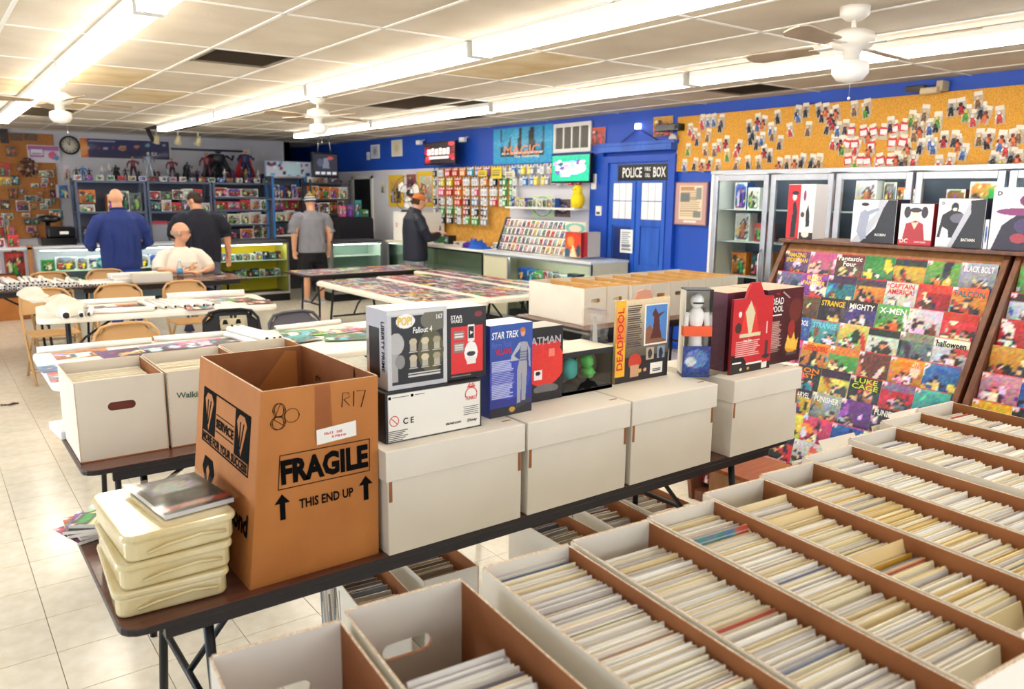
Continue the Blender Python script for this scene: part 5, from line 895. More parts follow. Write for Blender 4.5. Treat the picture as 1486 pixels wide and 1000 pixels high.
# ------------------------------------------------------------------ glass counters
Mtop = mat('counter_top', 'DCE6EE', 0.25); Mbeige = mat('beige_laminate', 'D6D2B4', 0.5); Mlite = mat('shelf_pale', 'C8D6CC', 0.35)
def counter(label, loc, w, d, rotz, body, frame_, solid=0.0, shelves=(0.35, 0.62), top=None, z=0.97, back=None, glass_top=True):
    t = thing('glass_counter', label, 'counter', loc, rotz)
    MB().box(0, w, 0.02, d, 0, 0.14).build('plinth', M_blk, t); MB().box(0, w, d-0.02, d, 0.14, z-0.03).build('back_panel', back or body, t)
    for x in (0, w-0.02): MB().box(x, x+0.02, 0.0, d-0.02, 0.14, z-0.03).build('end_panel', body, t)
    if solid: MB().box(0.02, solid, 0.004, 0.03, 0.14, z-0.03).build('front_panel', body, t)
    for s in shelves: MB().box(solid+0.025, w-0.025, 0.05, d-0.03, s-0.008, s).build('shelf', Mlite, t)
    MB().box(solid+0.02, w-0.02, 0.006, 0.010, 0.16, z-0.05).build('glass_front', GLASS, t)
    MB().box(0, w, -0.01, 0.02, z-0.055, z-0.03).build('front_rail', frame_, t); MB().box(0, w, -0.01, 0.02, 0.12, 0.16).build('front_rail', frame_, t)
    for x in (solid, w-0.025): MB().box(x, x+0.025, -0.008, 0.02, 0.16, z-0.055).build('corner_post', frame_, t)
    MB().box(-0.01, w+0.01, -0.02, d+0.01, z-0.03, z).build('counter_top', top or Mtop, t, bevel=0.003)
    return t
def fill(n, ax, x0, x1, yy, zs, hmax, hues_, where, group, rotz=0.0, wr=(0.08, 0.2), d=0.1, name='toy_box', cat='boxed toy', kinds=('toy',)):
    q = 0; x = x0
    while x < x1-wr[0]:
        w = min(R.uniform(*wr), x1-x); h = R.uniform(0.72, 1)*hmax; hue = hues_[R.randrange(len(hues_))]
        loc = (x+w/2, yy, zs) if ax == 0 else (yy, -(x+w/2), zs)
        one(name, '%s %s, %s from the left %s' % (hue, cat, ORD[q], where), cat, card(kinds[R.randrange(len(kinds))], hue, R.randrange(5), 12, 14), loc, (w, d, h), rotz, group); x += w+R.uniform(0.002, 0.012); q += 1
counter('beige counter with a pale blue top under the card display', (6.12, 8.86, 0), 2.17, 0.58, -PI/2, Mbeige, M_chrome, solid=0.55)
counter('black-framed glass counter left of the beige counter', (6.14, 10.98, 0), 2.08, 0.56, -PI/2, mat('olive_panel', 'B9BFA0', 0.5), M_blk, back=mat('dull_olive', 'A9AE92', 0.6), top=M_paper)
counter('short glass counter behind the man in the cap', (6.16, 11.72, 0), 0.70, 0.54, -PI/2, Mlite, M_chrome, top=mat('yellowed_top', 'E4E0C0', 0.4))
counter('clear glass counter in the far corner with bare green-tinted shelves', (5.22, 11.78, 0), 0.88, 0.5, 0, Mlite, M_chrome, shelves=(0.32, 0.52, 0.72), back=mat('pale_green_back', '9FB8A8', 0.5), top=M_gry)
Myel = mat('yellow_lit_lining', 'FAD826', 0.7)
counter('glass counter with a bright yellow lining, right of the man in black', (3.52, 12.38, 0), 1.22, 0.55, 0, mat('yellow_green_panel', 'DCD46A', 0.5), M_chrome, shelves=(0.40, 0.66), back=Myel, top=M_gry)
counter('long glass counter at the back left, filled with boxed toys', (1.22, 12.45, 0), 2.28, 0.55, 0, M_white, M_chrome, shelves=(0.36, 0.62), back=M_white)
HB = ['black', 'grey', 'white', 'red', 'blue', 'brown']
for s, z in ((0, 0.36), (1, 0.625)):
    fill(0, 1, -8.25, -6.75, 6.25, z, 0.17, HB+['orange', 'green'], 'on the %s shelf of the beige counter' % ['lower', 'upper'][s], 'toys in the beige counter', -PI/2)
    fill(0, 0, 3.6, 4.68, 12.5, (0.405, 0.665)[s], 0.13, ['black', 'grey', 'black', 'white'], 'on the %s shelf of the yellow-lined counter' % ['lower', 'upper'][s], 'boxed miniatures in the yellow counter', 0, (0.06, 0.12))
    fill(0, 0, 1.3, 3.45, 12.56, (0.365, 0.625)[s], 0.2, ['green', 'white', 'red', 'blue', 'orange', 'grey', 'white'], 'on the %s shelf of the long back counter' % ['lower', 'upper'][s], 'toys in the long back counter', 0, (0.1, 0.3))
fill(0, 1, -10.6, -9.1, 6.30, 0.36, 0.07, ['blue', 'white', 'teal', 'red'], 'on the lower shelf of the black-framed counter', 'small items in the black-framed counter', -PI/2, (0.04, 0.09))
fill(0, 1, -11.6, -11.1, 6.30, 0.36, 0.16, HB, 'on the shelf of the short glass counter', 'toys in the short counter', -PI/2)
M_strip = emis('showcase_strip_lamp', (1.0, 0.97, 0.88), 28.0)  # shared by the inferred lamps and the added counter strips
for nm, a in (('lamp_strip', (3.62, 4.66, 12.44, 12.46, 0.905, 0.92)), ('lamp_strip', (1.30, 3.42, 12.51, 12.53, 0.905, 0.92)), ('lamp_strip', (5.28, 6.04, 11.84, 11.86, 0.905, 0.92))): tag(MB().box(*a).build('showcase_glow_strip', M_strip), 'slim lit strip lamp under the top of the %s' % {3.62: 'yellow-lined counter', 1.30: 'long back counter', 5.28: 'clear corner counter'}[a[0]], 'lamp')  # yellow counter's lamp is inferred; the other two strips are added to brighten
tag(MB().box(6.21, 6.22, 6.78, 8.26, 0.905, 0.92).build('showcase_glow_strip', M_strip), 'slim lit strip lamp under the top of the beige counter', 'lamp')  # added strip with no known lamp here; brightens the beige counter
for k in range(5): tag(MB().box(6.185, 6.195, YS[k+1]+0.08, YS[k]-0.08, 1.90, 1.912).build('cooler_lamp', M_strip), 'lit strip lamp inside the glass-door cooler, %s door from the left' % ORD[k], 'lamp', 'strip lamps in the coolers')
# card display standing on the beige counter
t = thing('card_display', 'tilted white display rack of sleeved trading cards on the beige counter', 'display rack', (6.36, 8.86, 0.972), -PI/2)
b = MB(); b.obox((0, 0, 0), (1.40, 0, 0), (0, 0.16, 0.42), (0, 0.012, -0.005)); b.build('back_board', M_fix, t)
MB().prism([(0, 0), (0.0, 0.04), (0.15, 0.44), (0.22, 0.44), (0.22, 0)], (-0.03, 0, 0), (0, 1, 0), (0, 0, 1), 0.025).build('side_panel', M_screenb, t)
for r in range(4): MB().obox((0, 0.16*r/4-0.004, 0.105*r), (1.40, 0, 0), (0, -0.012, 0.004), (0, 0.004, 0.012)).build('ledge', CLEAR, t)
for r in range(4):
    for q in range(15):
        hue = ['white', 'blue', 'green', 'white', 'teal', 'grey', 'red', 'brown', 'white', 'yellow'][R.randrange(10)]; u = 0.047+0.0925*q
        p = Vector((6.36+0.04*(3-r)*0+0.16*r/4+0.004, 8.86-u, 0.978+0.105*r)); up = Vector((0.356, 0, 0.934)); ux = Vector((0, -1, 0)); n = ux.cross(up); p = p+n*0.008
        mw = Matrix(((ux.x, -n.x, up.x, p.x), (ux.y, -n.y, up.y, p.y), (ux.z, -n.z, up.z, p.z), (0, 0, 0, 1)))
        tag(link('trading_card', card('comic', hue, q % 4, 10, 12), mw=mw @ Matrix.Diagonal((0.066, 0.003, 0.092, 1))), '%s-toned sleeved card, %s from the left in the %s row up of the display' % (hue, ORD[q], ORD[r]), 'trading card', 'sleeved cards in the display rack')
def flatpic(name, label, cat, px, xp, cv, d=0.012, side=M_paper):
    t, w, h = wall_thing(name, label, cat, px, xp); MB().box(-w/2, w/2, 0, d, 0, h).build('board', side, t); put_print(cv, w, h, t, (0, 0, 0)); return t
cv = CV(24, 28, 'D8E8C0'); cv.ell(0.5, 0.5, 0.46, 0.44, '6AAE6A'); cv.ell(0.5, 0.5, 0.40, 0.40, 'E8ECF0'); rs_ = np.random.default_rng(3)
for k in range(14): cv.rect(*(lambda a, b: (a, b, a+0.12, b+0.16))(0.2+0.5*rs_.random(), 0.2+0.5*rs_.random()), ['B8C4DC', 'D8DCE8', '98A8C8'][k % 3])
flatpic('round_board', 'green-ringed round board of cards on the peg wall', 'game board', (772, 284, 803, 316), 6.762, cv)
cv = CV(22, 20, '6A5A58'); cv.ell(0.5, 0.5, 0.42, 0.34, '2E2A34'); cv.ell(0.5, 0.5, 0.3, 0.2, 'B8A8B8'); cv.rect(0.3, 0.4, 0.7, 0.6, '5A6A8A'); cv.noise(0.12, rs_); flatpic('framed_card', 'dark ornate framed card right of the green-ringed board', 'picture frame', (805, 289, 828, 315), 6.762, cv)
cv = CV(18, 24, '2A3444'); cv.grad('D88A48', 'C83A24'); cv.ell(0.5, 0.62, 0.46, 0.32, 'E04428'); cv.ell(0.35, 0.62, 0.22, 0.2, 'F09A48'); cv.poly([(0.3, 0), (0.45, 0.45), (0.55, 0.45), (0.75, 0)], 'F0D8A8'); cv.ell(0.15, 0.15, 0.2, 0.2, '3A6078'); cv.ell(0.85, 0.25, 0.15, 0.25, '2E4A60'); flatpic('game_box', 'orange and red square game box on the beige counter', 'game box', (820, 337, 843, 373), 6.26, cv, 0.06, mat('dark_red_card', '8A2028', 0.4))
cv = CV(18, 24, 'E8E4D8'); cv.ell(0.5, 0.5, 0.5, 0.4, '7ABFB0'); cv.ell(0.5, 0.45, 0.3, 0.3, 'E8D8C0'); flatpic('game_box', 'pale green arched picture box behind the orange game box', 'game box', (820, 322, 850, 340), 6.45, cv, 0.05)
flatpic('game_box', 'crimson-spined game box right of the orange one', 'game box', (846, 337, 853, 373), 6.30, CV(4, 4, '9A2430'), 0.2, mat('grey_card', 'B8B4B0', 0.5))
t = thing('plush_toy', 'round yellow plush toy perched at the top of the card display', 'plush toy', (6.6, AT(838, 300, 0, 6.6).y, 1.56), -PI/2); MB().ball((0, 0, 0.10), 0.10, 0.08, 0.11, 0, H('F4D42A'), 14, 10).build('body', VCM, t); MB().ball((0.02, -0.02, 0.22), 0.07, 0.06, 0.065, 0, H('F6DA30'), 14, 8).build('head', VCM, t); MB().path([(0.05, 0, 0.05), (-0.10, 0, 0.03)], [0.05, 0.02], 8, 0, H('EFCB22')).build('tail', VCM, t)
for s in (-1, 1): MB().ball((0.02+s*0.02, -0.075, 0.23), 0.007, m=0, c=H('202020'), n=8, k=5).build('eye', VCG, t)
MB().box(6.52, 6.776, 7.47, 8.92, 1.535, 1.558).build('slat_shelf', M_fix, PW)
fill(0, 1, -8.9, -7.95, 6.6, 1.56, 0.12, ['white', 'grey', 'teal', 'yellow', 'white', 'blue'], 'on the ledge above the card display', 'packs above the card display', -PI/2, (0.06, 0.11))
t = thing('folded_jacket', 'rumpled blue and purple jacket on the black-framed counter', 'jacket', (6.28, 9.25, 0.972), -PI/2); b = MB(); rs_ = np.random.default_rng(2); nn = 12
vv = [(-0.22+0.44*i/nn, -0.12+0.24*j/nn, max(0.0, 0.10*math.sin(PI*i/nn)**0.5*math.sin(PI*j/nn)**0.5+0.03*rs_.standard_normal()*(0 < i < nn)*(0 < j < nn))) for j in range(nn+1) for i in range(nn+1)]
b.add(vv, [(j*(nn+1)+i, j*(nn+1)+i+1, (j+1)*(nn+1)+i+1, (j+1)*(nn+1)+i) for j in range(nn) for i in range(nn)], 0, H('2F5FC0'), True); b.build('cloth', VCM, t); MB().ball((-0.12, -0.08, 0.04), 0.09, 0.07, 0.045, 0, H('4A2A8A'), 12, 6).build('sleeve', VCM, t)
for k, (y, w, h, c) in enumerate(((10.0, 0.18, 0.05, 'white'), (8.98, 0.16, 0.09, 'white'), (9.7, 0.14, 0.04, 'red'), (10.3, 0.14, 0.13, 'black'), (10.6, 0.12, 0.10, 'green'))): one('carton', '%s small carton on the black-framed counter, %s from the right' % (c, ORD[(1, 0, 2, 3, 4)[k]]), 'carton', card('toy', c, k, 10, 10), (6.42, y, 0.972), (w, 0.14, h), -PI/2, 'cartons on the black-framed counter')

# ------------------------------------------------------------------ comics laid out flat on the display tables
def flat(name, label, cat, mesh, x, y, z, w, h, th, rot, group=None):
    return tag(link(name, mesh, mw=Matrix.Translation((x, y, z+th)) @ Matrix.Rotation(rot, 4, 'Z') @ Matrix.Rotation(-PI/2, 4, 'X') @ Matrix.Translation((0, 0, -h/2)) @ Matrix.Diagonal((w, th, h, 1))), label, cat, group)
FH = ['red', 'blue', 'green', 'yellow', 'purple', 'orange', 'black', 'white', 'teal', 'grey', 'pink', 'brown', 'white', 'grey', 'black', 'brown']
for g, (x0, x1, y0, y1, nx, ny, nm, zz) in enumerate(((3.57, 4.22, 6.25, 8.40, 4, 12, 'white table nearest the chairs', 0.742), (4.33, 5.00, 6.20, 8.48, 4, 12, 'middle white table', 0.742), (5.09, 5.49, 6.60, 8.93, 2, 12, 'narrow table nearest the wall', 0.742), (3.72, 5.45, 9.10, 9.74, 11, 3, 'brown table at the far end', 0.742))):
    for j in range(ny):
        for i in range(nx):
            x = x0+(x1-x0)*(i+0.5)/nx; y = y0+(y1-y0)*(j+0.5)/ny; hue = FH[R.randrange(16)]
            flat('comic_book', '%s flat comic, %s from the left, %s row, %s' % (hue, ORD[i], ORD[j], nm), 'comic book', card('comic', hue, 300+R.randrange(4), 10, 14), x+R.uniform(-.01, .01), y+R.uniform(-.01, .01), zz+0.0008*((i+j) % 2), 0.155, 0.235 if g == 3 else 0.20, 0.004, R.uniform(-0.12, 0.12), 'comics lying flat on the display tables')
# ------------------------------------------------------------------ rolled posters, prints and boxes on the white tables
def tube(label, p0, p1, r, group=None, z=0.742, mt=None):
    p0, p1 = Vector((*p0, z+r)), Vector((*p1, z+r)); t = thing('poster_tube', label, 'poster tube', p0, 0, group); d = p1-p0
    MB().tube((0, 0, 0), d, r, n=12).build('roll', mt or M_tubec, t)
    u = d.normalized()
    for s, e in ((-1, Vector((0, 0, 0))), (1, d)): MB().tube(e-u*0.001, e+u*s*0.0012, r*0.6, n=10, smooth=False).build('bore_shade', M_boreshade, t)  # rolls are solid; dark end discs paint the shade of a hollow bore
    return t
n = 0
for lay, (cnt_, x0, x1) in enumerate(((21, 0.58, 1.36), (17, 0.62, 1.22), (9, 0.66, 0.98))):
    for k in range(cnt_):
        x = x0+(x1-x0)*k/(cnt_-1)+R.uniform(-.004, .004); a = R.uniform(-0.10, 0.10)
        tube('white rolled poster, %s from the left in the %s layer of the big heap' % (ORD[k], ['bottom', 'middle', 'top'][lay]), (x, 9.17+R.uniform(-.03, .03)), (x+a, 9.74+R.uniform(-.04, .04)), 0.0165, 'rolled posters heaped on the left dark table', 0.742+0.029*lay)
for k in range(10):
    x = 1.42+k*0.031; tube('white rolled poster, %s from the left beside the white book boxes' % ORD[k], (x, 9.18), (x-0.04, 9.66), 0.0145, 'rolled posters beside the white book boxes')
for l, a, b, r in (('long white tube along the far edge of the white table with the bag', (1.04, 7.74), (1.66, 7.66), 0.022), ('long white tube along the near edge of the white table with the bag', (0.98, 7.09), (1.50, 6.99), 0.022), ('thick white tube at the far right of the table with the bag', (1.76, 7.66), (2.44, 7.58), 0.032)): tube(l, a, b, r)
for k in range(7): tube('white roll, %s from the left in the fan of rolls beside the black chair' % ORD[k], (1.53+0.075*k, 7.05-0.01*k), (1.50+0.06*k, 7.55), 0.0185, 'fanned rolls on the table with the bag')
for l, a, b in (('long white tube along the far edge of the nearest white table, left', (0.50, 5.53), (1.15, 5.50)), ('long white tube along the far edge of the nearest white table, middle', (1.17, 5.53), (1.79, 5.47)), ('long white tube along the far edge of the nearest white table, right', (1.98, 5.50), (2.50, 5.54))): tube(l, a, b, 0.019)
for k in range(8): tube('white roll, %s in the pile of rolls behind the carton' % ['lowest left', 'second low', 'third low', 'fourth low', 'lowest right', 'upper left', 'upper middle', 'upper right'][k], (1.70+0.042*(k if k < 5 else k-4.5), 4.92+0.01*(k % 3)), (1.62+0.042*(k if k < 5 else k-4.5), 5.46), 0.0195, 'pile of rolls on the nearest white table', 0.742+(0.034 if k > 4 else 0))
t = thing('bagged_tubes', 'rolled posters in a twisted clear bag on the left end of the white table', 'poster tube', (0.88, 6.98, 0.742), 0.0)
for a, b, r in (((-0.04, -0.12, 0.034), (-0.02, 0.30, 0.034), 0.034), ((0.07, -0.08, 0.024), (0.10, 0.32, 0.024), 0.024), ((0.13, -0.05, 0.022), (0.20, 0.30, 0.022), 0.022)): MB().tube(a, b, r, n=12).build('roll', M_tubec, t); MB().tube(Vector(a)+Vector((0, -.001, 0)), Vector(a)+Vector((0, .002, 0)), r*0.75, n=10).build('bore_shade', M_boreshade, t)  # dark discs on the near ends stand for the shaded insides
b = MB(); rs_ = np.random.default_rng(4); rings = []
for k in range(9):
    s = [0.09, 0.12, 0.10, 0.07, 0.035, 0.02, 0.05, 0.07, 0.08][k]; rings.append([(0.02-0.03*k+s*math.cos(2*PI*q/12)*(1+0.2*rs_.standard_normal()), 0.02+0.035*k+0.3*s*math.sin(2*PI*q/12), max(0.003, 0.07+0.012*k+s*0.75*math.sin(2*PI*q/12)*(1+0.15*rs_.standard_normal()))) for q in range(12)])
b.loft(rings, smooth=False); b.build('plastic_bag', M_bag, t)
PRN = [(0.72, 5.36, 'orange', 0), (0.60, 5.0, 'blue', 0.1), (0.62, 4.74, 'grey', -0.05), (0.92, 5.22, 'purple', 0.05), (1.20, 5.28, 'grey', 0), (1.42, 5.30, 'pink', 0.04), (1.62, 5.25, 'black', -0.04), (1.18, 4.95, 'brown', 0.1), (1.50, 4.9, 'blue', 0), (2.10, 5.28, 'green', -0.2), (2.38, 5.25, 'white', 0.1), (2.28, 4.95, 'green', -0.35), (2.62, 5.1, 'red', 0.05), (1.95, 5.05, 'teal', 0.2)]
for k, (x, y, hue, a) in enumerate(PRN): flat('art_print', '%s art print lying on the nearest white table, %s from the left' % (hue, ORD[k]), 'print', card('poster', hue, 40+k, 18, 24), x, y, 0.7408+0.0008*k, 0.30, 0.25 if k != 1 else 0.2, 0.0016, a+(PI/2 if k == 3 else 0), 'prints on the nearest white table')
for k, (x, y, hue) in enumerate(((1.12, 7.42, 'grey'), (1.30, 7.30, 'purple'), (1.42, 7.45, 'orange'), (2.02, 7.3, 'white'), (2.16, 7.44, 'white'), (2.33, 7.28, 'green'), (2.40, 7.05, 'brown'), (1.85, 7.0, 'red'))): flat('art_print', '%s art print on the white table with the bag, %s from the left' % (hue, ORD[k]), 'print', card('poster', hue, 60+k, 16, 20), x, y, 0.7408+0.0008*k, 0.22, 0.28, 0.0016, R.uniform(-.2, .2)-0.1, 'prints on the table with the bag')
for k, (x0, x1, y, z, h, c, l) in enumerate(((1.62, 2.16, 9.42, 0.742, 0.05, 'F4F2EE', 'lower white book box on the dark table'), (1.60, 2.10, 9.44, 0.793, 0.045, 'F6F4F2', 'upper white book box on the dark table'), (1.80, 2.20, 9.25, 0.742, 0.10, 'E4D6BC', 'thick cream book lying in front of the white book boxes'))):
    t = thing('book_box', l, 'book', ((x0+x1)/2, y, z)); w = x1-x0; MB().box(-w/2, w/2, -0.1 if k < 2 else -0.02, 0.12 if k < 2 else 0.14, 0, h, 0, H(c)).build('case', VC, t, bevel=0.003); MB().box(-w/2+0.01, w/2-0.01, (-0.102 if k < 2 else -0.022), (-0.1 if k < 2 else -0.02), 0.008, h-0.008, 0, H('D8D4CC')).build('pages', VC, t)
for k, (x, y, hue) in enumerate(((2.42, 9.42, 'black'), (2.52, 9.36, 'grey'), (2.62, 9.45, 'black'), (2.72, 9.38, 'blue'), (2.80, 9.5, 'white'))): flat('playing_card', '%s card spread before the seated man, %s from the left' % (hue, ORD[k]), 'card', card('comic', hue, k, 10, 12), x, y, 0.742+0.001*k, 0.09, 0.12, 0.001, 0.5*k, 'cards in front of the seated man')
t = thing('water_bottle', 'clear water bottle with a blue label beside the seated man', 'bottle', (2.36, 9.56, 0.742)); MB().lathe([(0.001, 0), (0.032, 0.002), (0.033, 0.13), (0.014, 0.17), (0.013, 0.19)], n=14).build('body', CLEAR, t); MB().lathe([(0.0335, 0.05), (0.0338, 0.11)], n=14, c=H('4AA0D0')).build('label_band', VC, t); MB().lathe([(0.014, 0.188), (0.014, 0.205), (0.001, 0.205)], n=12, c=H('E8E8EC')).build('cap', VC, t)

# ------------------------------------------------------------------ folding chairs
def chair(label, x, y, rot, mm, panel=None, group='tan steel folding chairs', stencil=False):
    t = thing('folding_chair', label, 'chair', (x, y, 0), rot, group); pm_ = panel or mm
    arch = [(-0.215, -0.24, 0.0), (-0.215, 0.10, 0.42), (-0.215, 0.215, 0.62), (-0.205, 0.245, 0.74), (-0.16, 0.257, 0.795), (-0.08, 0.26, 0.812), (0.08, 0.26, 0.812), (0.16, 0.257, 0.795), (0.205, 0.245, 0.74), (0.215, 0.215, 0.62), (0.215, 0.10, 0.42), (0.215, -0.24, 0.0)]
    MB().path(arch, 0.0125, 8).build('frame', mm, t)
    for s in (-1, 1): MB().path([(s*0.195, -0.12, 0.42), (s*0.20, 0.10, 0.22), (s*0.20, 0.27, 0.0)], 0.0115, 8).build('rear_leg', mm, t)
    MB().tube((-0.2, 0.22, 0.06), (0.2, 0.22, 0.06), 0.008).build('rear_crossbar', mm, t); MB().tube((-0.215, -0.15, 0.11), (0.215, -0.15, 0.11), 0.008).build('front_crossbar', mm, t)
    b = MB(); b.prism(rrect(-0.20, 0.20, -0.20, 0.17, 0.05), (0, 0, 0.425), (1, 0, 0), (0, 1, 0), 0.018); b.build('seat', pm_, t, bevel=0.006)
    b = MB(); nx, nz = 10, 6
    def P(i, j, o): 
        u = -1+2*i/nx; v = j/nz; x_ = u*(0.208 if v < 0.75 else 0.208-0.05*(v-0.75)/0.25*(abs(u)**3)*1.6); z_ = 0.585+v*(0.215-0.03*abs(u)**4); return (x_, 0.215+0.05*v+0.02*(1-u*u)+o, z_)
    for o in (0, 0.010): b.add([P(i, j, o) for j in range(nz+1) for i in range(nx+1)], [(j*(nx+1)+i, j*(nx+1)+i+1, (j+1)*(nx+1)+i+1, (j+1)*(nx+1)+i) for j in range(nz) for i in range(nx) if not (stencil and 3 <= i < 8 and 2 <= j < 5)], smooth=True)
    b.build('back_panel', pm_, t)
    if stencil:
        m_ = M_kraft; b = MB(); b.prism(rrect(-0.085, 0.10, 0.66, 0.745, 0.03), (0, 0.262, 0), (1, 0, 0), (0, 0, 1), 0.003); b.build('cream_badge', mat('badge_cream', 'D8CBA8', 0.6), t)
        for x_ in (-0.045, 0.055): MB().prism([(x_-0.022, 0.70), (x_+0.022, 0.70), (x_+0.012, 0.735), (x_-0.012, 0.735)], (0, 0.2575, 0), (1, 0, 0), (0, 0, 1), 0.002).build('badge_mark', M_blk, t)
        MB().prism([(-0.012, 0.67), (0.022, 0.67), (0.005, 0.70)], (0, 0.2575, 0), (1, 0, 0), (0, 0, 1), 0.002).build('badge_mark', M_blk, t)
    return t
chair('tan folding chair at the left end of the white table with the bag', 0.90, 8.28, 0.06, M_tan)
chair('tan folding chair behind the long far tube of the second white table', 1.50, 8.32, -0.08, M_tan)
chair('tan folding chair partly hidden behind the thick white tube', 2.14, 8.30, 0.0, M_tan)
chair('tan folding chair between the two white tables, left of the black one', 1.10, 5.72, 0.04, M_tan)
chair('black folding chair with a cream stencilled badge in its back', 1.87, 5.98, -0.1, M_blk, None, None, True)
chair('grey padded folding chair behind the tubes, right of the black one', 2.28, 5.62, 0.05, M_gry, mat('grey_vinyl', '5E5C66', 0.4), None)
chair('tan folding chair behind the heaped posters, left of the seated man', 1.12, 10.0, 0.0, M_tan)
chair('tan folding chair behind the book boxes, beside the seated man', 1.72, 10.05, 0.05, M_tan)

# ------------------------------------------------------------------ ceiling fans
def fan(label, x, y, rot, n=4, glass=True):
    t = thing('ceiling_fan', label, 'ceiling fan', (x, y, CEIL), rot)
    MB().lathe([(0.001, 0), (0.075, 0), (0.072, -0.04), (0.04, -0.065), (0.001, -0.065)], n=20).build('canopy', M_fan, t); MB().tube((0, 0, -0.06), (0, 0, -0.12), 0.014).build('rod', M_fan, t)
    MB().lathe([(0.001, -0.11), (0.06, -0.11), (0.105, -0.13), (0.115, -0.165), (0.09, -0.20), (0.045, -0.21), (0.04, -0.27), (0.001, -0.27)], n=24).build('motor', M_fan, t)
    MB().lathe([(0.05, -0.26), (0.088, -0.275), (0.092, -0.325), (0.065, -0.36), (0.001, -0.375)], n=20).build('light_bowl', M_fix, t)
    MB().tube((0.05, 0.02, -0.3), (0.05, 0.02, -0.44), 0.0015, n=4).build('pull_chain', M_chrome, t); MB().ball((0.05, 0.02, -0.445), 0.008).build('chain_knob', M_fix, t)
    for k in range(n):
        a = 2*PI*k/n; c, s = math.cos(a), math.sin(a); R2 = lambda r, w, z: (r*c-w*s, r*s+w*c, z)
        bl = bpy.data.objects.new('x', None); bpy.data.objects.remove(bl)
        b = MB(); v = []; outl = [(0.20, -0.045), (0.55, -0.065), (0.60, -0.04), (0.61, 0.0), (0.60, 0.04), (0.55, 0.065), (0.20, 0.045)]
        b.add([R2(r, w, -0.185+w*0.22) for r, w in outl]+[R2(r, w, -0.192+w*0.22) for r, w in outl], [tuple(range(7)), tuple(range(13, 6, -1))]+[(i, i+7, (i+1) % 7+7, (i+1) % 7) for i in range(7)]); B = b.build('blade', M_blade, t)
        MB().obox(R2(0.09, -0.02, -0.19), Vector(R2(0.14, 0, 0)), Vector(R2(0, 0.04, 0.0)), (0, 0, 0.006)).build('blade_arm', M_fan, t)
fan('white ceiling fan nearest the camera, above the comic rack', 3.97, 2.40, 0.08); fan('white ceiling fan in front of the far end of the middle light row', 3.42, 7.95, 0.2); fan('white ceiling fan at the far left between the light rows', 1.12, 8.25, 0.1)

# ------------------------------------------------------------------ back wall: cork, clock, banner, lamps
t = thing('cork_board', 'brown cork board covering the back wall at the far left', 'notice board', (0, BY-0.04, 0)); MB().box(-2.4, 1.92, 0, 0.03, 0.95, 2.62).build('cork_sheet', M_corkb, t)
def WB(x0, y0, x1, y1, yp): a, b = AT(x0, y1, 1, yp), AT(x1, y0, 1, yp); c, d = AT(x0, y0, 1, yp), AT(x1, y1, 1, yp); return (a.x+c.x)/2, (b.x+d.x)/2, (a.z+d.z)/2, (b.z+c.z)/2
def back_flat(name, label, cat, px, yp, cv, side='E8E4DC', d=0.012, group=None):
    x0, x1, z0, z1 = WB(*px, yp); t = thing(name, label, cat, ((x0+x1)/2, yp, z0), 0, group); w = x1-x0; h = z1-z0; MB().box(-w/2, w/2, 0, d, 0, h, 0, H(side)).build('board', VC, t); put_print(cv, w*.96, h*.96, t, (0, 0, 0)); return t, w, h
cv = CV(60, 18, '2A2A5E'); cv.grad('241F4E', '343A7A'); cv.rect(0, 0, 0.075, 1, 'E8641E'); cv.ell(0.0, 0.5, 0.085, 0.45, 'F59A3A'); cv.lines(0.1, 0.84, 0.38, 0.92, 'C8C8E0', 1)
for x, y, r, c in ((0.20, 0.5, 0.02, '8A3A3A'), (0.27, 0.5, 0.025, 'B8B0D8'), (0.36, 0.55, 0.013, 'A84040'), (0.46, 0.55, 0.045, 'D8A078'), (0.62, 0.65, 0.03, 'D88A58'), (0.75, 0.75, 0.027, '7ABFC8'), (0.94, 0.8, 0.02, 'B8A8B0')): cv.ell(x, y, r, r*3.2, c)
cv.ell(0.46, 0.55, 0.046, 0.03, 'A8603A'); cv.noise(0.02, np.random.default_rng(1)); t, w, h = back_flat('space_poster', 'long navy poster of planets with an orange sun at its left end', 'poster', (114, 202, 248, 230), BY-0.02, cv); text('EX', 0.10, 0.06, M_inkw, t, (w*0.31, -0.002, h*0.28))
t = thing('wall_clock', 'round black-rimmed wall clock left of the planet poster', 'clock', (2.15, BY-0.01, 2.46)); q = MB().lathe([(0.125, 0), (0.15, 0.0), (0.152, 0.03), (0.13, 0.04), (0.125, 0.03), (0.125, 0)], n=28, cap=False).build('rim', M_screenb, t); q.matrix_local = Matrix.Rotation(PI/2, 4, 'X'); q = MB().lathe([(0.001, 0), (0.13, 0.0), (0.13, 0.012), (0.001, 0.012)], n=28, c=H('E8E0CC')).build('dial', VC, t); q.matrix_local = Matrix.Rotation(PI/2, 4, 'X')
for a, l, nm in ((math.radians(-30), 0.07, 'hour_hand'), (math.radians(5), 0.10, 'minute_hand')): MB().tube((0, -0.016, 0), (l*math.sin(a), -0.016, l*math.cos(a)), 0.004, n=6).build(nm, M_ink, t)
for k in range(12): a = 2*PI*k/12; MB().box(0.105*math.sin(a)-0.005, 0.105*math.sin(a)+0.005, -0.015, -0.012, 0.105*math.cos(a)-0.009, 0.105*math.cos(a)+0.009).build('hour_mark', M_ink, t)
t = thing('pipe_rail', 'dark horizontal pipe with a white end plate on the back wall', 'pipe', (0, BY-0.06, 0)); a = AT(248, 216, 1, BY-0.06); b_ = AT(358, 220, 1, BY-0.06); MB().tube((a.x, 0, a.z), (b_.x, 0, b_.z), 0.018).build('pipe', M_gry, t); MB().box(b_.x-0.06, b_.x+0.06, -0.02, 0.05, b_.z-0.05, b_.z+0.05).build('end_plate', M_fix, t)
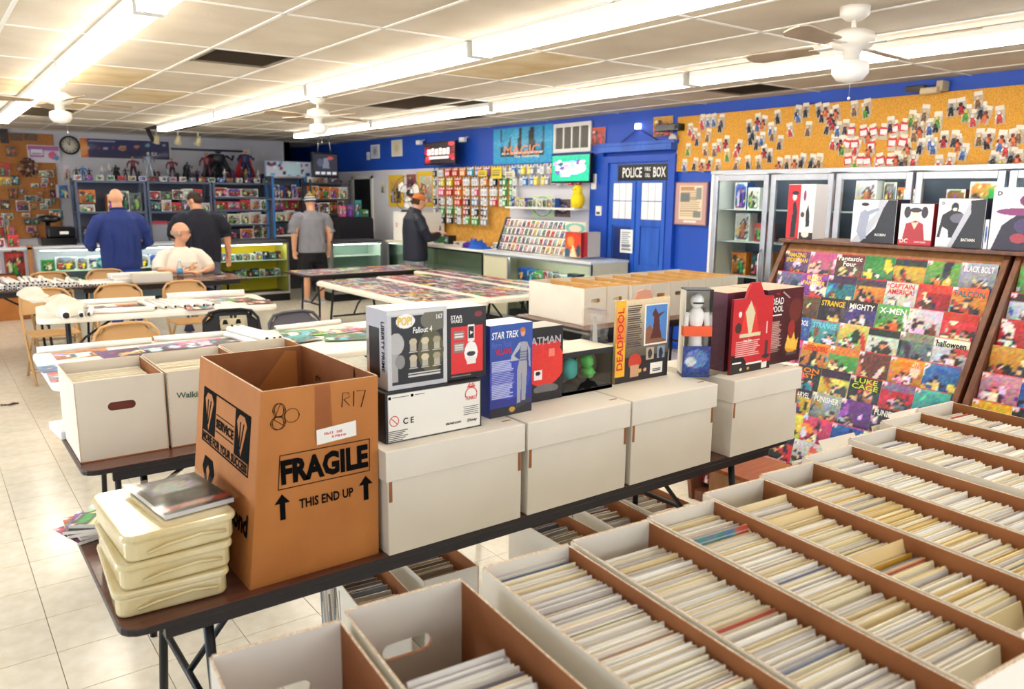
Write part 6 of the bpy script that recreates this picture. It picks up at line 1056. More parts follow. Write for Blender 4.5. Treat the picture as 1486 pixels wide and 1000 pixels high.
for k, x in enumerate((3.15, 3.47, 3.78)):
    t = thing('spotlight', 'cream spotlight hanging above the figure shelves, %s from the left' % ORD[k], 'lamp', (x, 13.6, 2.66), 0.3, 'cream spotlights above the shelves'); MB().tube((0, 0, 0.02), (0, 0, -0.08), 0.012).build('stem', M_fan, t); q = MB().lathe([(0.001, 0.08), (0.035, 0.07), (0.045, 0.0), (0.062, -0.06), (0.055, -0.06), (0.001, -0.04)], n=16, c=H('DCCFA6')).build('shade', VC, t); q.matrix_local = Matrix.Translation((0, 0, -0.13)) @ Matrix.Rotation(0.5, 4, 'X')
    if k == 0: MB().obox((-0.16, 0, 0.02), (0.05, 0, -0.0), (0, 0.05, 0), (0.10, 0, -0.20)).build('black_arm', M_blk, t)
t = thing('ceiling_track', 'pale track carrying the spotlights above the shelves', 'track', (0, 0, 0)); MB().tube((2.9, 13.6, 2.665), (4.0, 13.6, 2.665), 0.012).build('track_bar', M_fan, t)
# hanging things on the brown cork
rs_ = np.random.default_rng(12)
cv = CV(30, 18, 'D8D0E0'); cv.rect(0, 0.75, 1, 1, 'B05AA8'); cv.rect(0.04, 0.35, 0.5, 0.85, 'A858A8'); cv.rect(0.08, 0.42, 0.46, 0.78, 'E8E4EC'); cv.ell(0.78, 0.45, 0.14, 0.22, 'C8326A'); cv.ell(0.9, 0.3, 0.09, 0.18, '4A8AC8'); cv.lines(0.12, 0.45, 0.42, 0.6, '5A4A8A', 1); back_flat('banner', 'white and purple banner hung over the edge of the brown cork', 'banner', (40, 211, 87, 236), BY-0.06, cv)
for k, (px, c, l) in enumerate((((0, 187, 12, 208), '2A1E20', 'dark wooden plaque in the top left corner'), ((15, 194, 32, 204), '6A4A30', 'left small wooden plaque on the brown cork'), ((35, 194, 54, 204), '6E4C30', 'right small wooden plaque on the brown cork'))): back_flat('wooden_plaque', l, 'plaque', px, BY-0.06, CV(8, 6, c).noise(0.06, rs_), c)
HG = [(17, 220, 12, 14, 'brown'), (8, 247, 13, 18, 'red'), (9, 264, 13, 12, 'yellow'), (22, 262, 11, 13, 'black'), (62, 252, 9, 8, 'white'), (73, 252, 9, 9, 'grey'), (66, 262, 8, 7, 'white'), (78, 267, 7, 8, 'red'), (51, 269, 9, 5, 'white'), (64, 269, 8, 5, 'orange'), (20, 281, 10, 14, 'brown'), (32, 278, 6, 7, 'grey'), (77, 281, 6, 10, 'black'), (46, 288, 16, 8, 'grey'), (57, 290, 9, 6, 'brown'), (8, 297, 11, 12, 'black'), (34, 299, 17, 15, 'brown'), (49, 300, 9, 9, 'orange'), (70, 294, 7, 10, 'white'), (78, 291, 5, 8, 'grey'), (38, 312, 10, 5, 'white'), (60, 314, 10, 5, 'white'), (11, 314, 14, 8, 'grey'), (40, 322, 7, 7, 'black'), (52, 321, 11, 9, 'grey'), (3, 322, 6, 14, 'red'), (3, 343, 6, 20, 'red'), (12, 330, 6, 38, 'grey'), (21, 350, 6, 40, 'pink'), (46, 333, 12, 9, 'orange'), (52, 340, 10, 9, 'brown'), (64, 300, 9, 8, 'white'), (58, 282, 8, 6, 'orange')]
for k, (x, y, w, h, hue) in enumerate(HG):
    p = AT(x, y+h/2, 1, BY-0.09); s_ = 1/88.0
    one('hanging_pack', '%s hanging pack on the brown cork, %s from the top left' % (hue, ORD[k]), 'hanging pack', card('toy', hue, k % 5, 10, 12), p, (w*s_, 0.05, h*s_), R.uniform(-.1, .1), 'packs on the brown cork')
t = thing('figure_wreath', 'round cluster of tiny dark figures hung on the brown cork', 'ornament', AT(40, 243, 1, BY-0.1)); b = MB()
for k in range(40): a = rs_.random()*2*PI; r = 0.13*rs_.random()**0.5; b.ball((r*math.cos(a), -0.03*rs_.random(), r*math.sin(a)*1.05), 0.022+0.012*rs_.random(), m=0, c=H(['5A4038', '8A6A58', '3A3036', 'B89A88', '7A3A34'][k % 5]), n=6, k=4)
stuff(b.build('figure_cluster', VC, t))

# ------------------------------------------------------------------ shelving with boxed toys and figures
def shelf_unit(label, x0, x1, y, d, ztop, shelves, mt, up=None):
    t = thing('shelving_unit', label, 'shelf', (x0, y, 0)); w = x1-x0
    for x in (0, w-0.035):
        for yy in (0, d-0.03): MB().box(x, x+0.035, yy, yy+0.03, 0, ztop).build('upright', up or mt, t)
    for z in shelves: MB().box(0, w, 0.005, d-0.005, z-0.03, z).build('shelf_board', mt, t)
    MB().box(0.01, w-0.01, d-0.012, d-0.006, 0.1, ztop-0.05).build('back_sheet', mat('dull_back', '5C5F70', 0.7), t); return t
SH = (0.35, 0.90, 1.17, 1.42, 1.90); SX = (2.0, 3.02, 4.06, 5.0)
shelf_unit('blue-grey steel shelving behind the man in navy', SX[0], SX[1], 14.0, 0.45, 1.92, (0.35, 0.92, 1.40, 1.88), M_steel)
shelf_unit('blue-grey steel shelving behind the man in black', SX[1]+0.02, SX[2], 14.0, 0.45, 1.92, (0.35, 0.92, 1.40, 1.88), M_steel)
shelf_unit('blue-grey steel shelving crammed with toy boxes right of the man in black', SX[2]+0.02, SX[3]+0.1, 14.0, 0.45, 1.92, (0.35, 0.92, 1.17, 1.42, 1.64, 1.88), M_steel)
G_ = 'boxed toys on the back shelving'; rowsn = lambda s: 'on the %s row of the %s back shelf'
def row(x0, x1, z, h, hs, nm, wr=(0.09, 0.2), y=14.05, kinds=('toy',), d=0.2): fill(0, 0, x0, x1, y, z, h, hs, nm, G_, 0, wr, d, kinds=kinds)
row(2.06, 2.4, 1.40, 0.12, ['white', 'brown', 'grey'], 'on the shelf with flat brown packets', (0.2, 0.3)); row(2.45, 2.98, 1.40, 0.36, ['white', 'grey', 'orange', 'brown'], 'on the upper shelf behind the navy man'); row(2.06, 2.98, 0.92, 0.26, ['black', 'white', 'grey', 'blue', 'white'], 'on the lower shelf behind the navy man', (0.12, 0.22)); row(2.06, 2.44, 1.53, 0.22, ['brown', 'white', 'orange'], 'stacked high behind the navy man', (0.15, 0.3)); row(3.08, 4.03, 1.40, 0.19, ['white', 'red', 'pink', 'white', 'black', 'grey'], 'on the upper shelf behind the man in black', (0.12, 0.2)); row(3.08, 4.03, 1.592, 0.18, ['white', 'red', 'grey', 'brown'], 'on the upper stack behind the man in black', (0.12, 0.2))
for z, h, nm, hs in ((0.92, 0.23, 'lowest', ['black', 'red', 'orange', 'white', 'brown', 'black']), (1.17, 0.22, 'second', ['white', 'grey', 'black', 'white']), (1.42, 0.19, 'third', ['yellow', 'orange', 'red', 'red', 'green', 'white', 'pink'])): row(4.12, 5.08, z, h, hs, 'on the %s row of the crammed shelving' % nm, (0.13, 0.24))
row(4.12, 5.0, 1.64, 0.16, ['red', 'brown', 'purple', 'grey'], 'on the fourth row of the crammed shelving', (0.15, 0.3)); row(5.12, 5.62, 0.98, 0.23, ['black', 'white', 'grey', 'orange'], 'on the low stack right of the crammed shelving', y=13.9); row(5.12, 5.62, 1.22, 0.2, ['white', 'white', 'grey'], 'on the middle of the white stack', y=13.9); row(5.12, 5.6, 1.43, 0.2, ['white', 'pink', 'red'], 'on the top of the white stack', y=13.9)
t = thing('low_rack', 'white low stand holding stacked boxes behind the man in grey', 'stand', (5.1, 13.85, 0)); MB().box(0, 0.55, 0, 0.4, 0.95, 0.98).build('stand_top', M_fix, t); MB().box(0.02, 0.53, 0.02, 0.38, 0, 0.95).build('stand_body', M_gry, t)
one('comic_box', 'closed white comic box standing on the shelf between the two standing men', 'box', card_mesh('b', CV(10, 10, 'E4E2E8').rect(0.35, 0.6, 0.65, 0.72, '3A3840'), 'DADAE0'), (3.55, 14.03, 0.92), (0.36, 0.4, 0.30)); one('carton', 'closed red-lidded carton beside the white comic box on the shelf', 'box', card_mesh('b', CV(10, 10, '9AA0B0').rect(0, 0.85, 1, 1, 'C03048'), '9AA0B0'), (3.2, 14.03, 0.92), (0.24, 0.4, 0.32))
# blue-post open display and right grey shelving
shelf_unit('open display with bright blue posts beside the hanging television', 5.0, 5.62, 13.7, 0.35, 2.02, (1.62, 2.0), M_chrome, mat('bright_blue_post', '3F86D0', 0.4)); row(5.05, 5.58, 1.62, 0.24, ['white', 'blue', 'brown', 'black'], 'on the shelf between the blue posts', (0.08, 0.14), 13.8, d=0.1)
cv = CV(30, 14, 'C8D4E8')
for k in range(26): cv.rect(*(lambda a, b: (a, b, a+0.08, b+0.2))(rs_.random()*0.95, rs_.random()*0.85), ['2A3A7A', '6A9AD8', 'E8EEF4', 'A83048', '1E2440'][k % 5])
cv.rect(0.42, 0.15, 0.78, 0.85, 'BFE0EE'); back_flat('display_header', 'busy blue and white header board on top of the blue posts', 'sign', (385, 234, 452, 256), 13.7, cv, '8AA0C0', 0.03)
shelf_unit('grey shelving of boxed figures beside the dark doorway', 5.52, 6.30, 13.3, 0.4, 1.95, (0.35, 0.92, 1.17, 1.36, 1.62, 1.9), M_gry)
for z, h, nm, hs in ((0.92, 0.22, 'lowest', ['orange', 'white', 'black', 'red']), (1.17, 0.17, 'second', ['orange', 'black', 'yellow']), (1.36, 0.24, 'third', ['purple', 'brown', 'orange', 'green', 'black']), (1.62, 0.24, 'fourth', ['white', 'grey', 'brown', 'orange', 'purple'])): row(5.57, 6.25, z, h, hs, 'on the %s row of the doorway-side shelving' % nm, (0.12, 0.2), 13.35)
row(5.6, 6.2, 1.9, 0.12, ['brown', 'grey', 'white'], 'on top of the shelving beside the dark doorway', (0.15, 0.3), 13.4)
# television hung from the ceiling
t = thing('hanging_television', 'black television hung from the ceiling in the far corner', 'television', (5.70, 13.0, 1.98)); MB().box(-0.23, 0.23, 0, 0.10, 0, 0.42).build('cabinet', M_screenb, t, bevel=0.008)
for x in (-0.12, 0.12): MB().tube((x, 0.05, 0.42), (x*0.7, 0.05, 0.71), 0.010).build('hanger', M_chrome, t)
cv = CV(30, 26, '23242E'); cv.poly([(0.35, 0.35), (0.42, 0.8), (0.6, 0.85), (0.66, 0.35)], '5A6070'); cv.ell(0.7, 0.82, 0.14, 0.08, '8A3A34'); cv.ell(0.25, 0.6, 0.12, 0.2, '3A4050')
for k in range(4): cv.rect(0.05+0.24*k, 0.08, 0.22+0.24*k, 0.18, 'A8AAB0')
put_print(cv, 0.42, 0.36, t, (0, 0, 0.03), mt=SCREEN, name='picture')
# figures along the tops of the shelving
def statue(c1, c2, c3, cape, pose):
    b = MB(); C1, C2, C3 = H(c1), H(c2), H(c3)
    b.path([(0, 0, 0.52), (0, 0, 0.62), (0, 0, 0.74), (0, 0, 0.80)], [0.08, 0.075, 0.11, 0.04], 8, 0, C1, ry=[0.05, 0.05, 0.06, 0.04]); b.ball((0, -0.005, 0.87), 0.05, 0.055, 0.065, 0, C3, 8, 6)
    for s in (-1, 1):
        k = s*pose; b.path([(s*0.04, 0, 0.54), (s*(0.07+0.03*pose), -0.03*k, 0.30), (s*(0.08+0.06*pose), 0.03*k, 0.03)], [0.055, 0.045, 0.03], 7, 0, C2); b.path([(s*0.11, 0, 0.76), (s*(0.17+0.05*pose), -0.03, 0.62), (s*(0.14+0.10*abs(pose)), -0.08, 0.62+0.18*k)], [0.035, 0.03, 0.025], 6, 0, C1); b.ball((s*(0.08+0.06*pose), -0.02, 0.025), 0.04, 0.06, 0.025, 0, C2, 6, 4)
    if cape: b.add([(-0.10, 0.04, 0.80), (0.10, 0.04, 0.80), (0.26, 0.12, 0.10), (0.08, 0.17, 0.05), (-0.08, 0.17, 0.05), (-0.26, 0.12, 0.10)], [(0, 1, 2, 3, 4, 5)], 0, H(cape)); b.add([(-0.10, 0.045, 0.80), (0.10, 0.045, 0.80), (0.26, 0.125, 0.10), (0.08, 0.175, 0.05), (-0.08, 0.175, 0.05), (-0.26, 0.125, 0.10)], [(5, 4, 3, 2, 1, 0)], 0, H(cape))
    return b.mesh('figure_body', VCG)
SP = {'silver': statue('9AA4B8', 'B0B8C8', 'C8D0DC', None, 0.3), 'black-caped': statue('2A2C36', '22242C', '30323C', '1A1B22', 0.8), 'red-caped': statue('3A4470', '2F3860', 'D8A888', 'B82430', 0.4), 'crimson': statue('7A2A34', '3A2A3A', 'B88A78', None, 0.7), 'dark': statue('3A3A44', '2E2E38', '6A6470', None, 1.0), 'blue': statue('3E74B8', '3468A8', '6AA0D8', None, 0.6), 'purple': statue('6A4A8A', '4A3A6A', 'C8A098', '4A2A5A', 0.5), 'tan': statue('C8B070', '8AA07A', 'E8C89A', None, 0.9), 'white': statue('D8D4D4', 'A8A8B4', 'E8D8C8', None, 0.5)}
base = MB().lathe([(0.001, 0), (0.17, 0), (0.16, 0.035), (0.001, 0.035)], n=12, c=H('2A2628')).mesh('figure_base', VC)
FG = [(2.06, .26, 'dark'), (2.17, .30, 'blue'), (2.27, .26, 'dark'), (2.55, .36, 'white'), (2.66, .34, 'black-caped'), (2.76, .28, 'dark'), (2.90, .52, 'crimson'), (3.00, .24, 'dark'), (3.12, .62, 'silver'), (3.22, .26, 'dark'), (3.31, .26, 'crimson'), (3.40, .24, 'silver'), (3.50, .52, 'crimson'), (3.60, .22, 'black-caped'), (3.72, .44, 'black-caped'), (3.83, .22, 'dark'), (3.93, .30, 'purple'), (4.04, .66, 'crimson'), (4.12, .32, 'crimson'), (4.22, .26, 'dark'), (4.33, .30, 'white'), (4.43, .24, 'crimson'), (4.53, .34, 'purple'), (4.63, .36, 'crimson'), (4.73, .32, 'tan'), (4.83, .28, 'blue'), (4.92, .30, 'white'), (5.0, .26, 'dark'), (2.42, .3, 'white'), (5.07, .22, 'red-caped')]
for k, (x, h, c) in enumerate(sorted(FG)):
    h = h*0.78
    t = thing('action_figure', '%s figure on top of the back shelving, %s from the left' % ('dark red' if c == 'crimson' else c, ORD[k]), 'figure', (x, 14.12+0.10*(k % 3), 1.885), R.uniform(-.6, .6), 'figures on top of the back shelving'); link('figure_base', base, t, scale=(h, h, h)); link('figure_body', SP[c], t, (0, 0, 0.03*h), scale=(h, h, h))
t = thing('statue', 'large black statue with spread cape in front of the pipe rail', 'figure', (4.30, 14.33, 1.885)); link('figure_body', SP['black-caped'], t, (0, 0, 0.05), scale=(1.1, 0.7, 0.54)); link('figure_base', base, t, scale=(1.0, 0.7, 1))
t = thing('statue', 'large red-caped dark blue statue right of the black-caped one', 'figure', (4.78, 14.36, 1.885)); link('figure_body', SP['red-caped'], t, (0, 0, 0.05), scale=(0.75, 0.6, 0.56)); link('figure_base', base, t, scale=(0.9, 0.7, 1))
for k in range(20): 
    x = 2.05+k*0.155; c = ['white', 'purple', 'white', 'grey', 'red', 'grey', 'blue', 'brown'][k % 8]; one('price_card', '%s card tag propped on the top shelf edge, %s from the left' % (c, ORD[k]), 'tag', card('toy', c, k % 5, 8, 6), (x, 13.985, 1.885), (0.11, 0.01, 0.075), 0, 'card tags along the top shelf edge')
# far corner: doorway, cabinet, big round fan, covered stand
d2 = struct(MB().box(WX-0.02, WX-0.013, 13.46, 14.18, 0, 1.98).build('door_2', mat('doorway_shade', '14141C', 0.7)))  # flat black panel stands for the shade inside the open doorway
for a in ((14.18, 14.25, 0, 2.04), (13.39, 13.46, 0, 2.04), (13.39, 14.25, 1.98, 2.04)): MB().box(WX-0.04, WX-0.013, a[0], a[1], a[2], a[3]).build('casing', M_fix, d2)
t = thing('metal_cabinet', 'white metal cabinet with a square black print, behind the man in the cap', 'cabinet', (6.22, 11.60, 0.972), -PI/2); MB().box(0, 0.78, 0, 0.5, 0, 0.46).build('body', M_fix, t, bevel=0.01); cv = CV(20, 20, 'E4E2DE'); cv.ell(0.5, 0.5, 0.45, 0.45, '5A5A60'); cv.ell(0.5, 0.5, 0.3, 0.25, 'D8D6D2'); cv.noise(0.15, rs_); put_print(cv, 0.26, 0.24, t, (0.48, 0, 0.12)); MB().lathe([(0.02, 0), (0.03, 0), (0.03, 0.003), (0.02, 0.003)], n=14, cap=False).build('red_sticker', M_inkr, t).matrix_local = Matrix.Translation((0.12, 0, 0.25)) @ Matrix.Rotation(PI/2, 4, 'X')
t = thing('pedestal_fan', 'large round wire-guarded fan with white blades on the metal cabinet', 'fan', (6.34, 11.27, 1.434), -PI/2+0.35)
MB().lathe([(0.001, 0), (0.14, 0), (0.12, 0.03), (0.001, 0.03)], n=16).build('base', M_gry, t); MB().tube((0, 0, 0.02), (0, 0.03, 0.18), 0.02).build('stem', M_gry, t); MB().tube((0, 0.0, 0.29), (0, 0.14, 0.29), 0.06, n=14).build('motor', M_gry, t)
for rr, n_ in ((0.27, 28), (0.14, 20)): MB().path([(rr*math.cos(2*PI*k/n_), -0.06, 0.29+rr*math.sin(2*PI*k/n_)) for k in range(n_+1)], 0.005, 5).build('guard_ring', M_gry, t)
for k in range(10): a = 2*PI*k/10; MB().tube((0.04*math.cos(a), -0.075, 0.29+0.04*math.sin(a)), (0.27*math.cos(a), -0.06, 0.29+0.27*math.sin(a)), 0.0025, n=4).build('guard_spoke', M_gry, t)
for k in range(3):
    a = 2*PI*k/3+0.5; q = [(0.04, -0.3), (0.12, -0.55), (0.22, -0.42), (0.24, 0.0), (0.2, 0.35), (0.08, 0.4)]; b = MB(); b.prism([(r*math.cos(a+o_), 0.29+r*math.sin(a+o_)) for r, o_ in q], (0, -0.02, 0), (1, 0, 0), (0, 0, 1), 0.006); b.build('blade', M_fix, t)
t = thing('covered_stand', 'waist-high stand draped in black cloth beside the dark doorway', 'stand', (6.05, 12.75, 0), -0.2); b = MB(); b.loft([[(-0.3*s, -0.22*s, z), (0.32*s, -0.24*s, z), (0.3*s, 0.22*s, z), (-0.3*s, 0.24*s, z)] for s, z in ((1.08, 0), (1.0, 0.7), (0.96, 1.28), (0.9, 1.32))], smooth=False); b.build('black_cloth', mat('black_cloth', '17161F', 0.9), t, bevel=0.02)
for k, (x, h, c) in enumerate(((5.86, 0.18, 'pink'), (6.0, 0.2, 'purple'), (6.15, 0.28, 'teal'), (6.28, 0.12, 'green'))): one('carton', '%s packet standing on the black-draped stand' % c, 'packet', card('toy', c, k, 8, 10), (x, 12.72, 1.322), (0.11, 0.08, h), -0.2)
for k, (px, hue, l) in enumerate((((564, 254, 585, 300), 'yellow', 'yellow framed poster on the white corner wall'), ((590, 253, 602, 272), 'brown', 'small maroon framed picture over the round fan'), ((605, 249, 631, 300), 'white', 'grey portrait poster on a yellow sheet behind the capped man'), ((552, 264, 558, 282), 'white', 'narrow hanging guitar-shaped ornament on the white wall'))):
    t, w, h = wall_thing('wall_poster', l, 'poster', px, 6.76); w = abs(w); MB().box(-w/2, w/2, 0, 0.012, 0, h, 0, H('E8C030' if k in (0, 2) else 'A8484A' if k == 1 else 'E8E0C8')).build('sheet', VC, t); put_print(art(50+k, hue, 14, 20, 'x'), w*0.7, h*0.75, t, (0, 0, h*0.12))
# things at the far left
t = thing('cash_register', 'black cash register with a rounded hood on the back left counter', 'cash register', (1.55, 12.62, 0.972)); MB().box(-0.22, 0.22, 0, 0.36, 0, 0.10).build('drawer', M_screenb, t, bevel=0.006); MB().box(-0.12, 0.22, 0.04, 0.34, 0.10, 0.25).build('body', M_screenb, t, bevel=0.02); MB().tube((-0.10, 0.16, 0.1), (-0.10, 0.16, 0.32), 0.03).build('pole', M_screenb, t); MB().ball((-0.08, 0.15, 0.36), 0.15, 0.12, 0.055, n=16, k=8).build('hood', M_screenb, t); MB().box(0.02, 0.13, 0.036, 0.04, 0.15, 0.19).build('receipt_slot', M_paper, t)
row(2.0, 2.35, 0.972, 0.3, ['white', 'blue', 'white', 'grey'], 'on the counter beside the cash register', (0.05, 0.1), 12.7, d=0.1)
t = thing('counter_stand', 'tan wooden end post and shelf at the left of the back counter', 'stand', (1.13, 12.35, 0)); MB().box(0, 0.06, 0, 0.05, 0, 1.0).build('post', M_woodl, t); MB().box(-0.4, 0.06, 0, 0.4, 0.94, 0.97).build('shelf_board', mat('glass_shelf_white', 'D8DCE0', 0.3), t)
for k, (x, y, z, w, h, hue) in enumerate(((0.80, 12.5, 0.97, 0.2, 0.12, 'red'), (1.0, 12.5, 0.97, 0.12, 0.16, 'red'), (1.0, 12.6, 0.55, 0.22, 0.34, 'red'), (0.70, 12.55, 0.62, 0.26, 0.32, 'white'))): one('toy_box', '%s boxed item left of the tan post, %s' % (hue, ['topmost left', 'topmost right', 'lower right', 'lower left'][k]), 'boxed toy', card('toy', hue, k, 12, 12), (x, y, z), (w, 0.2, h), 0)
t = thing('cardboard_carton', 'plain brown carton on the floor at the far left', 'carton', (0.62, 12.4, 0)); MB().box(-0.3, 0.36, 0, 0.4, 0, 0.60).build('carton', M_kraft, t, bevel=0.004)
t = thing('side_stand', 'brown stand under the boxed items left of the tan post', 'stand', (0.5, 12.42, 0)); MB().box(0.42, 0.60, 0, 0.4, 0, 0.55).build('body', M_kraftin, t)
for k, (px, c, l) in enumerate((((85, 268, 99, 287), 'blue', 'blue poster taped on the pale pillar left of the shelving'), ((72, 304, 92, 318), 'teal', 'pair of teal cards beside the cash register'), ((92, 240, 102, 262), 'white', 'white column above the left shelving'))): back_flat('wall_poster', l, 'poster', px, 14.6, art(k+5, c, 12, 14, 'x'), 'D8DCE4', 0.3 if k == 0 else 0.02)
# cable debris on the floor
t = thing('cable_tangle', 'thin dark red-brown tangle of debris on the floor by the white table leg', 'cable', AT(150, 582, 2, 0.004)); M_deb = mat('dark_red_debris', '4A2A28', 0.8)
for k in range(7): MB().path([(-0.16+0.05*j+0.02*k, 0.05*math.sin(j*1.7+k)-0.02*k+0.03, 0.004) for j in range(7)], 0.0035, 5).build('strand', M_deb, t)
t = thing('cable_tangle', 'small dark red scrap of debris at the left edge of the floor', 'cable', AT(12, 588, 2, 0.004)); 
for k in range(3): MB().path([(-0.05+0.03*j, 0.03*math.sin(j*2+k)+0.01*k, 0.004) for j in range(5)], 0.004, 5).build('strand', M_deb, t)

# ------------------------------------------------------------------ people
M_skin = mat('skin', 'E2A887', 0.5, vary=0.05, scale=10); M_skin2 = mat('tanned_skin', 'D89C78', 0.5, vary=0.05, scale=10)
def melt(name, b, m, parent, voxel=0.012, it=4, sub=0):
    """turn overlapping lofts into one continuous smooth surface"""
    me = b.mesh('tmp', m); o = bpy.data.objects.new('tmp', me); COL.objects.link(o)
    r = o.modifiers.new('r', 'REMESH'); r.mode = 'VOXEL'; r.voxel_size = voxel; r.use_smooth_shade = True
    s = o.modifiers.new('s', 'SMOOTH'); s.factor = 0.5; s.iterations = it
    me2 = bpy.data.meshes.new_from_object(o.evaluated_get(bpy.context.evaluated_depsgraph_get())); bpy.data.objects.remove(o)
    me2.materials.clear(); me2.materials.append(m); me2.name = name
    return link(name, me2, parent)
def hand(b, wrist, d, side, up, curl=0.5):
    """palm, four unequal fingers with bends and a thumb leaving the side of the palm"""
    w = Vector(wrist); d = Vector(d).normalized(); u = Vector(up).normalized(); u = (u-d*u.dot(d)).normalized(); s = d.cross(u).normalized()*side
    b.path([w, w+d*0.03, w+d*0.08, w+d*0.092], [0.024, 0.034, 0.040, 0.034], 10, ry=[0.020, 0.018, 0.015, 0.012], up=u)
    for k, L in enumerate((0.068, 0.078, 0.072, 0.056)):
        p = w+d*0.085+s*(0.030-0.020*k); a = curl*0.6; q1 = p+(d*math.cos(a)-u*math.sin(a))*L*0.5; a2 = curl*1.6; q2 = q1+(d*math.cos(a2)-u*math.sin(a2))*L*0.5
        b.path([p-d*0.02, p, q1, q2], [0.0095, 0.0095, 0.0085, 0.0065], 7)
    p = w+d*0.025+s*0.030; b.path([p-s*0.008, p+s*0.02+d*0.02-u*0.008, p+s*0.026+d*0.052-u*0.022], [0.012, 0.0105, 0.0075], 7)
def head(b, c, yaw, pitch=0.0, sc=1.0, chin=1.0):
    """c is the middle of the head; yaw 0 looks towards -y"""
    M = Matrix.Translation(c) @ Matrix.Rotation(yaw, 4, 'Z') @ Matrix.Rotation(pitch, 4, 'X')
    q = MB(); q.ball((0, 0.008, 0.02), 0.076*sc, 0.096*sc, 0.098*sc, n=18, k=12); q.ball((0, -0.024, -0.045), 0.056*sc*chin, 0.062*sc, 0.062*sc, n=14, k=10); q.ball((0, -0.052, -0.082), 0.028*chin, 0.026, 0.022, n=10, k=6)
    q.path([(0, -0.086, 0.022), (0, -0.108, -0.012), (0, -0.106, -0.022), (0, -0.088, -0.03)], [0.009, 0.014, 0.017, 0.012], 8); q.ball((0, -0.088, -0.052), 0.023, 0.010, 0.008, n=10, k=6); q.ball((0, -0.078, 0.040), 0.052, 0.02, 0.012, n=10, k=6)
    for s in (-1, 1): q.ball((s*0.078*sc, 0.012, -0.005), 0.010, 0.020, 0.033, n=8, k=6)
    o = len(b.v); b.v += [tuple(M @ Vector(p)) for p in q.v]; b.f += [tuple(i+o for i in f) for f in q.f]; b.m += q.m; b.c += q.c; b.sm += q.sm; return M
def eyes(M, parent):
    for s in (-1, 1):
        for r, c, n, off in ((0.0115, 'F2EEEA', 'eye', 0.0), (0.0065, '33261E', 'iris', -0.0075)): q = MB(); q.ball((s*0.030, -0.079+off, 0.014), r, r*0.6 if off == 0 else r*0.6, r, 0, H(c), 10, 6); q.v = [tuple(M @ Vector(p)) for p in q.v]; q.build(n, VCG, parent)
        q = MB(); q.path([(s*0.014, -0.093, 0.034), (s*0.030, -0.094, 0.040), (s*0.047, -0.082, 0.034)], [0.003, 0.004, 0.002], 5, 0, H('6A4A38')); q.v = [tuple(M @ Vector(p)) for p in q.v]; q.build('eyebrow', VC, parent)
def limb(b, pts, r, ry=None, n=12): b.path(pts, r, n, ry=ry)
def torso(b, z, rx, ry, y=None, n=20): 
    y = y or [0]*len(z); b.path([(0, yy, zz) for zz, yy in zip(z, y)], rx, n, ry=ry)
def shoe(parent, x, y, c, rot=0.0):
    q = MB(); q.path([(x, y+0.07, 0.045), (x, y, 0.05), (x, y-0.10, 0.04), (x, y-0.17, 0.028)], [0.035, 0.042, 0.045, 0.03], 10, 0, H(c), ry=[0.042, 0.048, 0.036, 0.024]); q.box(x-0.042, x+0.042, y-0.185, y+0.09, 0.0, 0.018, 0, H('E8E4DE')); return q.build('shoe', VC, parent, bevel=0.004)
def person(label, x, y, rot): return thing('person', label, 'person', (x, y, 0), rot)

# 1. bald man in a navy jacket, back to the camera, hands forward at the counter
t = person('bald man in a navy jacket and blue trousers, seen from behind', 2.02, 10.95, PI+0.10)
b = MB(); M = head(b, Vector((0, -0.045, 1.63)), -0.55, 0.35); limb(b, [(0, 0.0, 1.40), (0, -0.02, 1.50), (0, -0.035, 1.58)], [0.08, 0.062, 0.062]); torso(b, [0.95, 1.2, 1.42], [0.15, 0.16, 0.16], [0.10, 0.10, 0.08])
for s in (-1, 1): limb(b, [(s*0.20, 0, 1.38), (s*0.29, -0.05, 1.12), (s*0.22, -0.30, 1.06)], [0.05, 0.042, 0.028]); hand(b, (s*0.22, -0.30, 1.06), (-0.15*s, -1, 0.0), s, (0, 0, 1)); limb(b, [(s*0.10, 0, 0.9), (s*0.11, 0.0, 0.48), (s*0.12, 0.02, 0.07)], [0.08, 0.055, 0.04])
melt('body', b, M_skin, t); eyes(M, t)
b = MB(); torso(b, [0.76, 0.80, 1.0, 1.20, 1.38, 1.46, 1.50], [0.235, 0.240, 0.245, 0.245, 0.215, 0.12, 0.082], [0.165, 0.170, 0.175, 0.165, 0.135, 0.10, 0.085], [0.0, 0, -0.01, 0, 0.01, 0.0, -0.01])
for s in (-1, 1): limb(b, [(s*0.13, 0, 1.40), (s*0.235, 0, 1.355), (s*0.30, -0.01, 1.24), (s*0.345, -0.04, 1.08), (s*0.30, -0.16, 1.03), (s*0.25, -0.27, 1.05)], [0.075, 0.088, 0.082, 0.074, 0.062, 0.050])
for k in range(5): limb(b, [(-0.16+0.08*k, 0.15, 1.30), (-0.15+0.075*k, 0.175, 1.05), (-0.17+0.09*k, 0.165, 0.82)], [0.008, 0.014, 0.01], n=6)
M_navy = mat('navy_cloth', '25397E', 0.85, vary=0.18, scale=4); melt('jacket', b, M_navy, t, 0.013, 3)
MB().path([(0.086*math.cos(a_), -0.008+0.082*math.sin(a_), 1.498+0.012*math.sin(a_)) for a_ in [2*PI*k/20 for k in range(21)]], 0.016, 8).build('collar', mat('navy_collar', '1C2C62', 0.9), t)
b = MB(); torso(b, [0.70, 0.86, 0.95], [0.19, 0.19, 0.17], [0.13, 0.14, 0.13])
for s in (-1, 1): limb(b, [(s*0.095, 0, 0.80), (s*0.115, 0.0, 0.48), (s*0.12, 0.02, 0.08)], [0.115, 0.085, 0.07], ry=[0.12, 0.09, 0.075]); shoe(t, s*0.12, 0.0, '2A2A30')
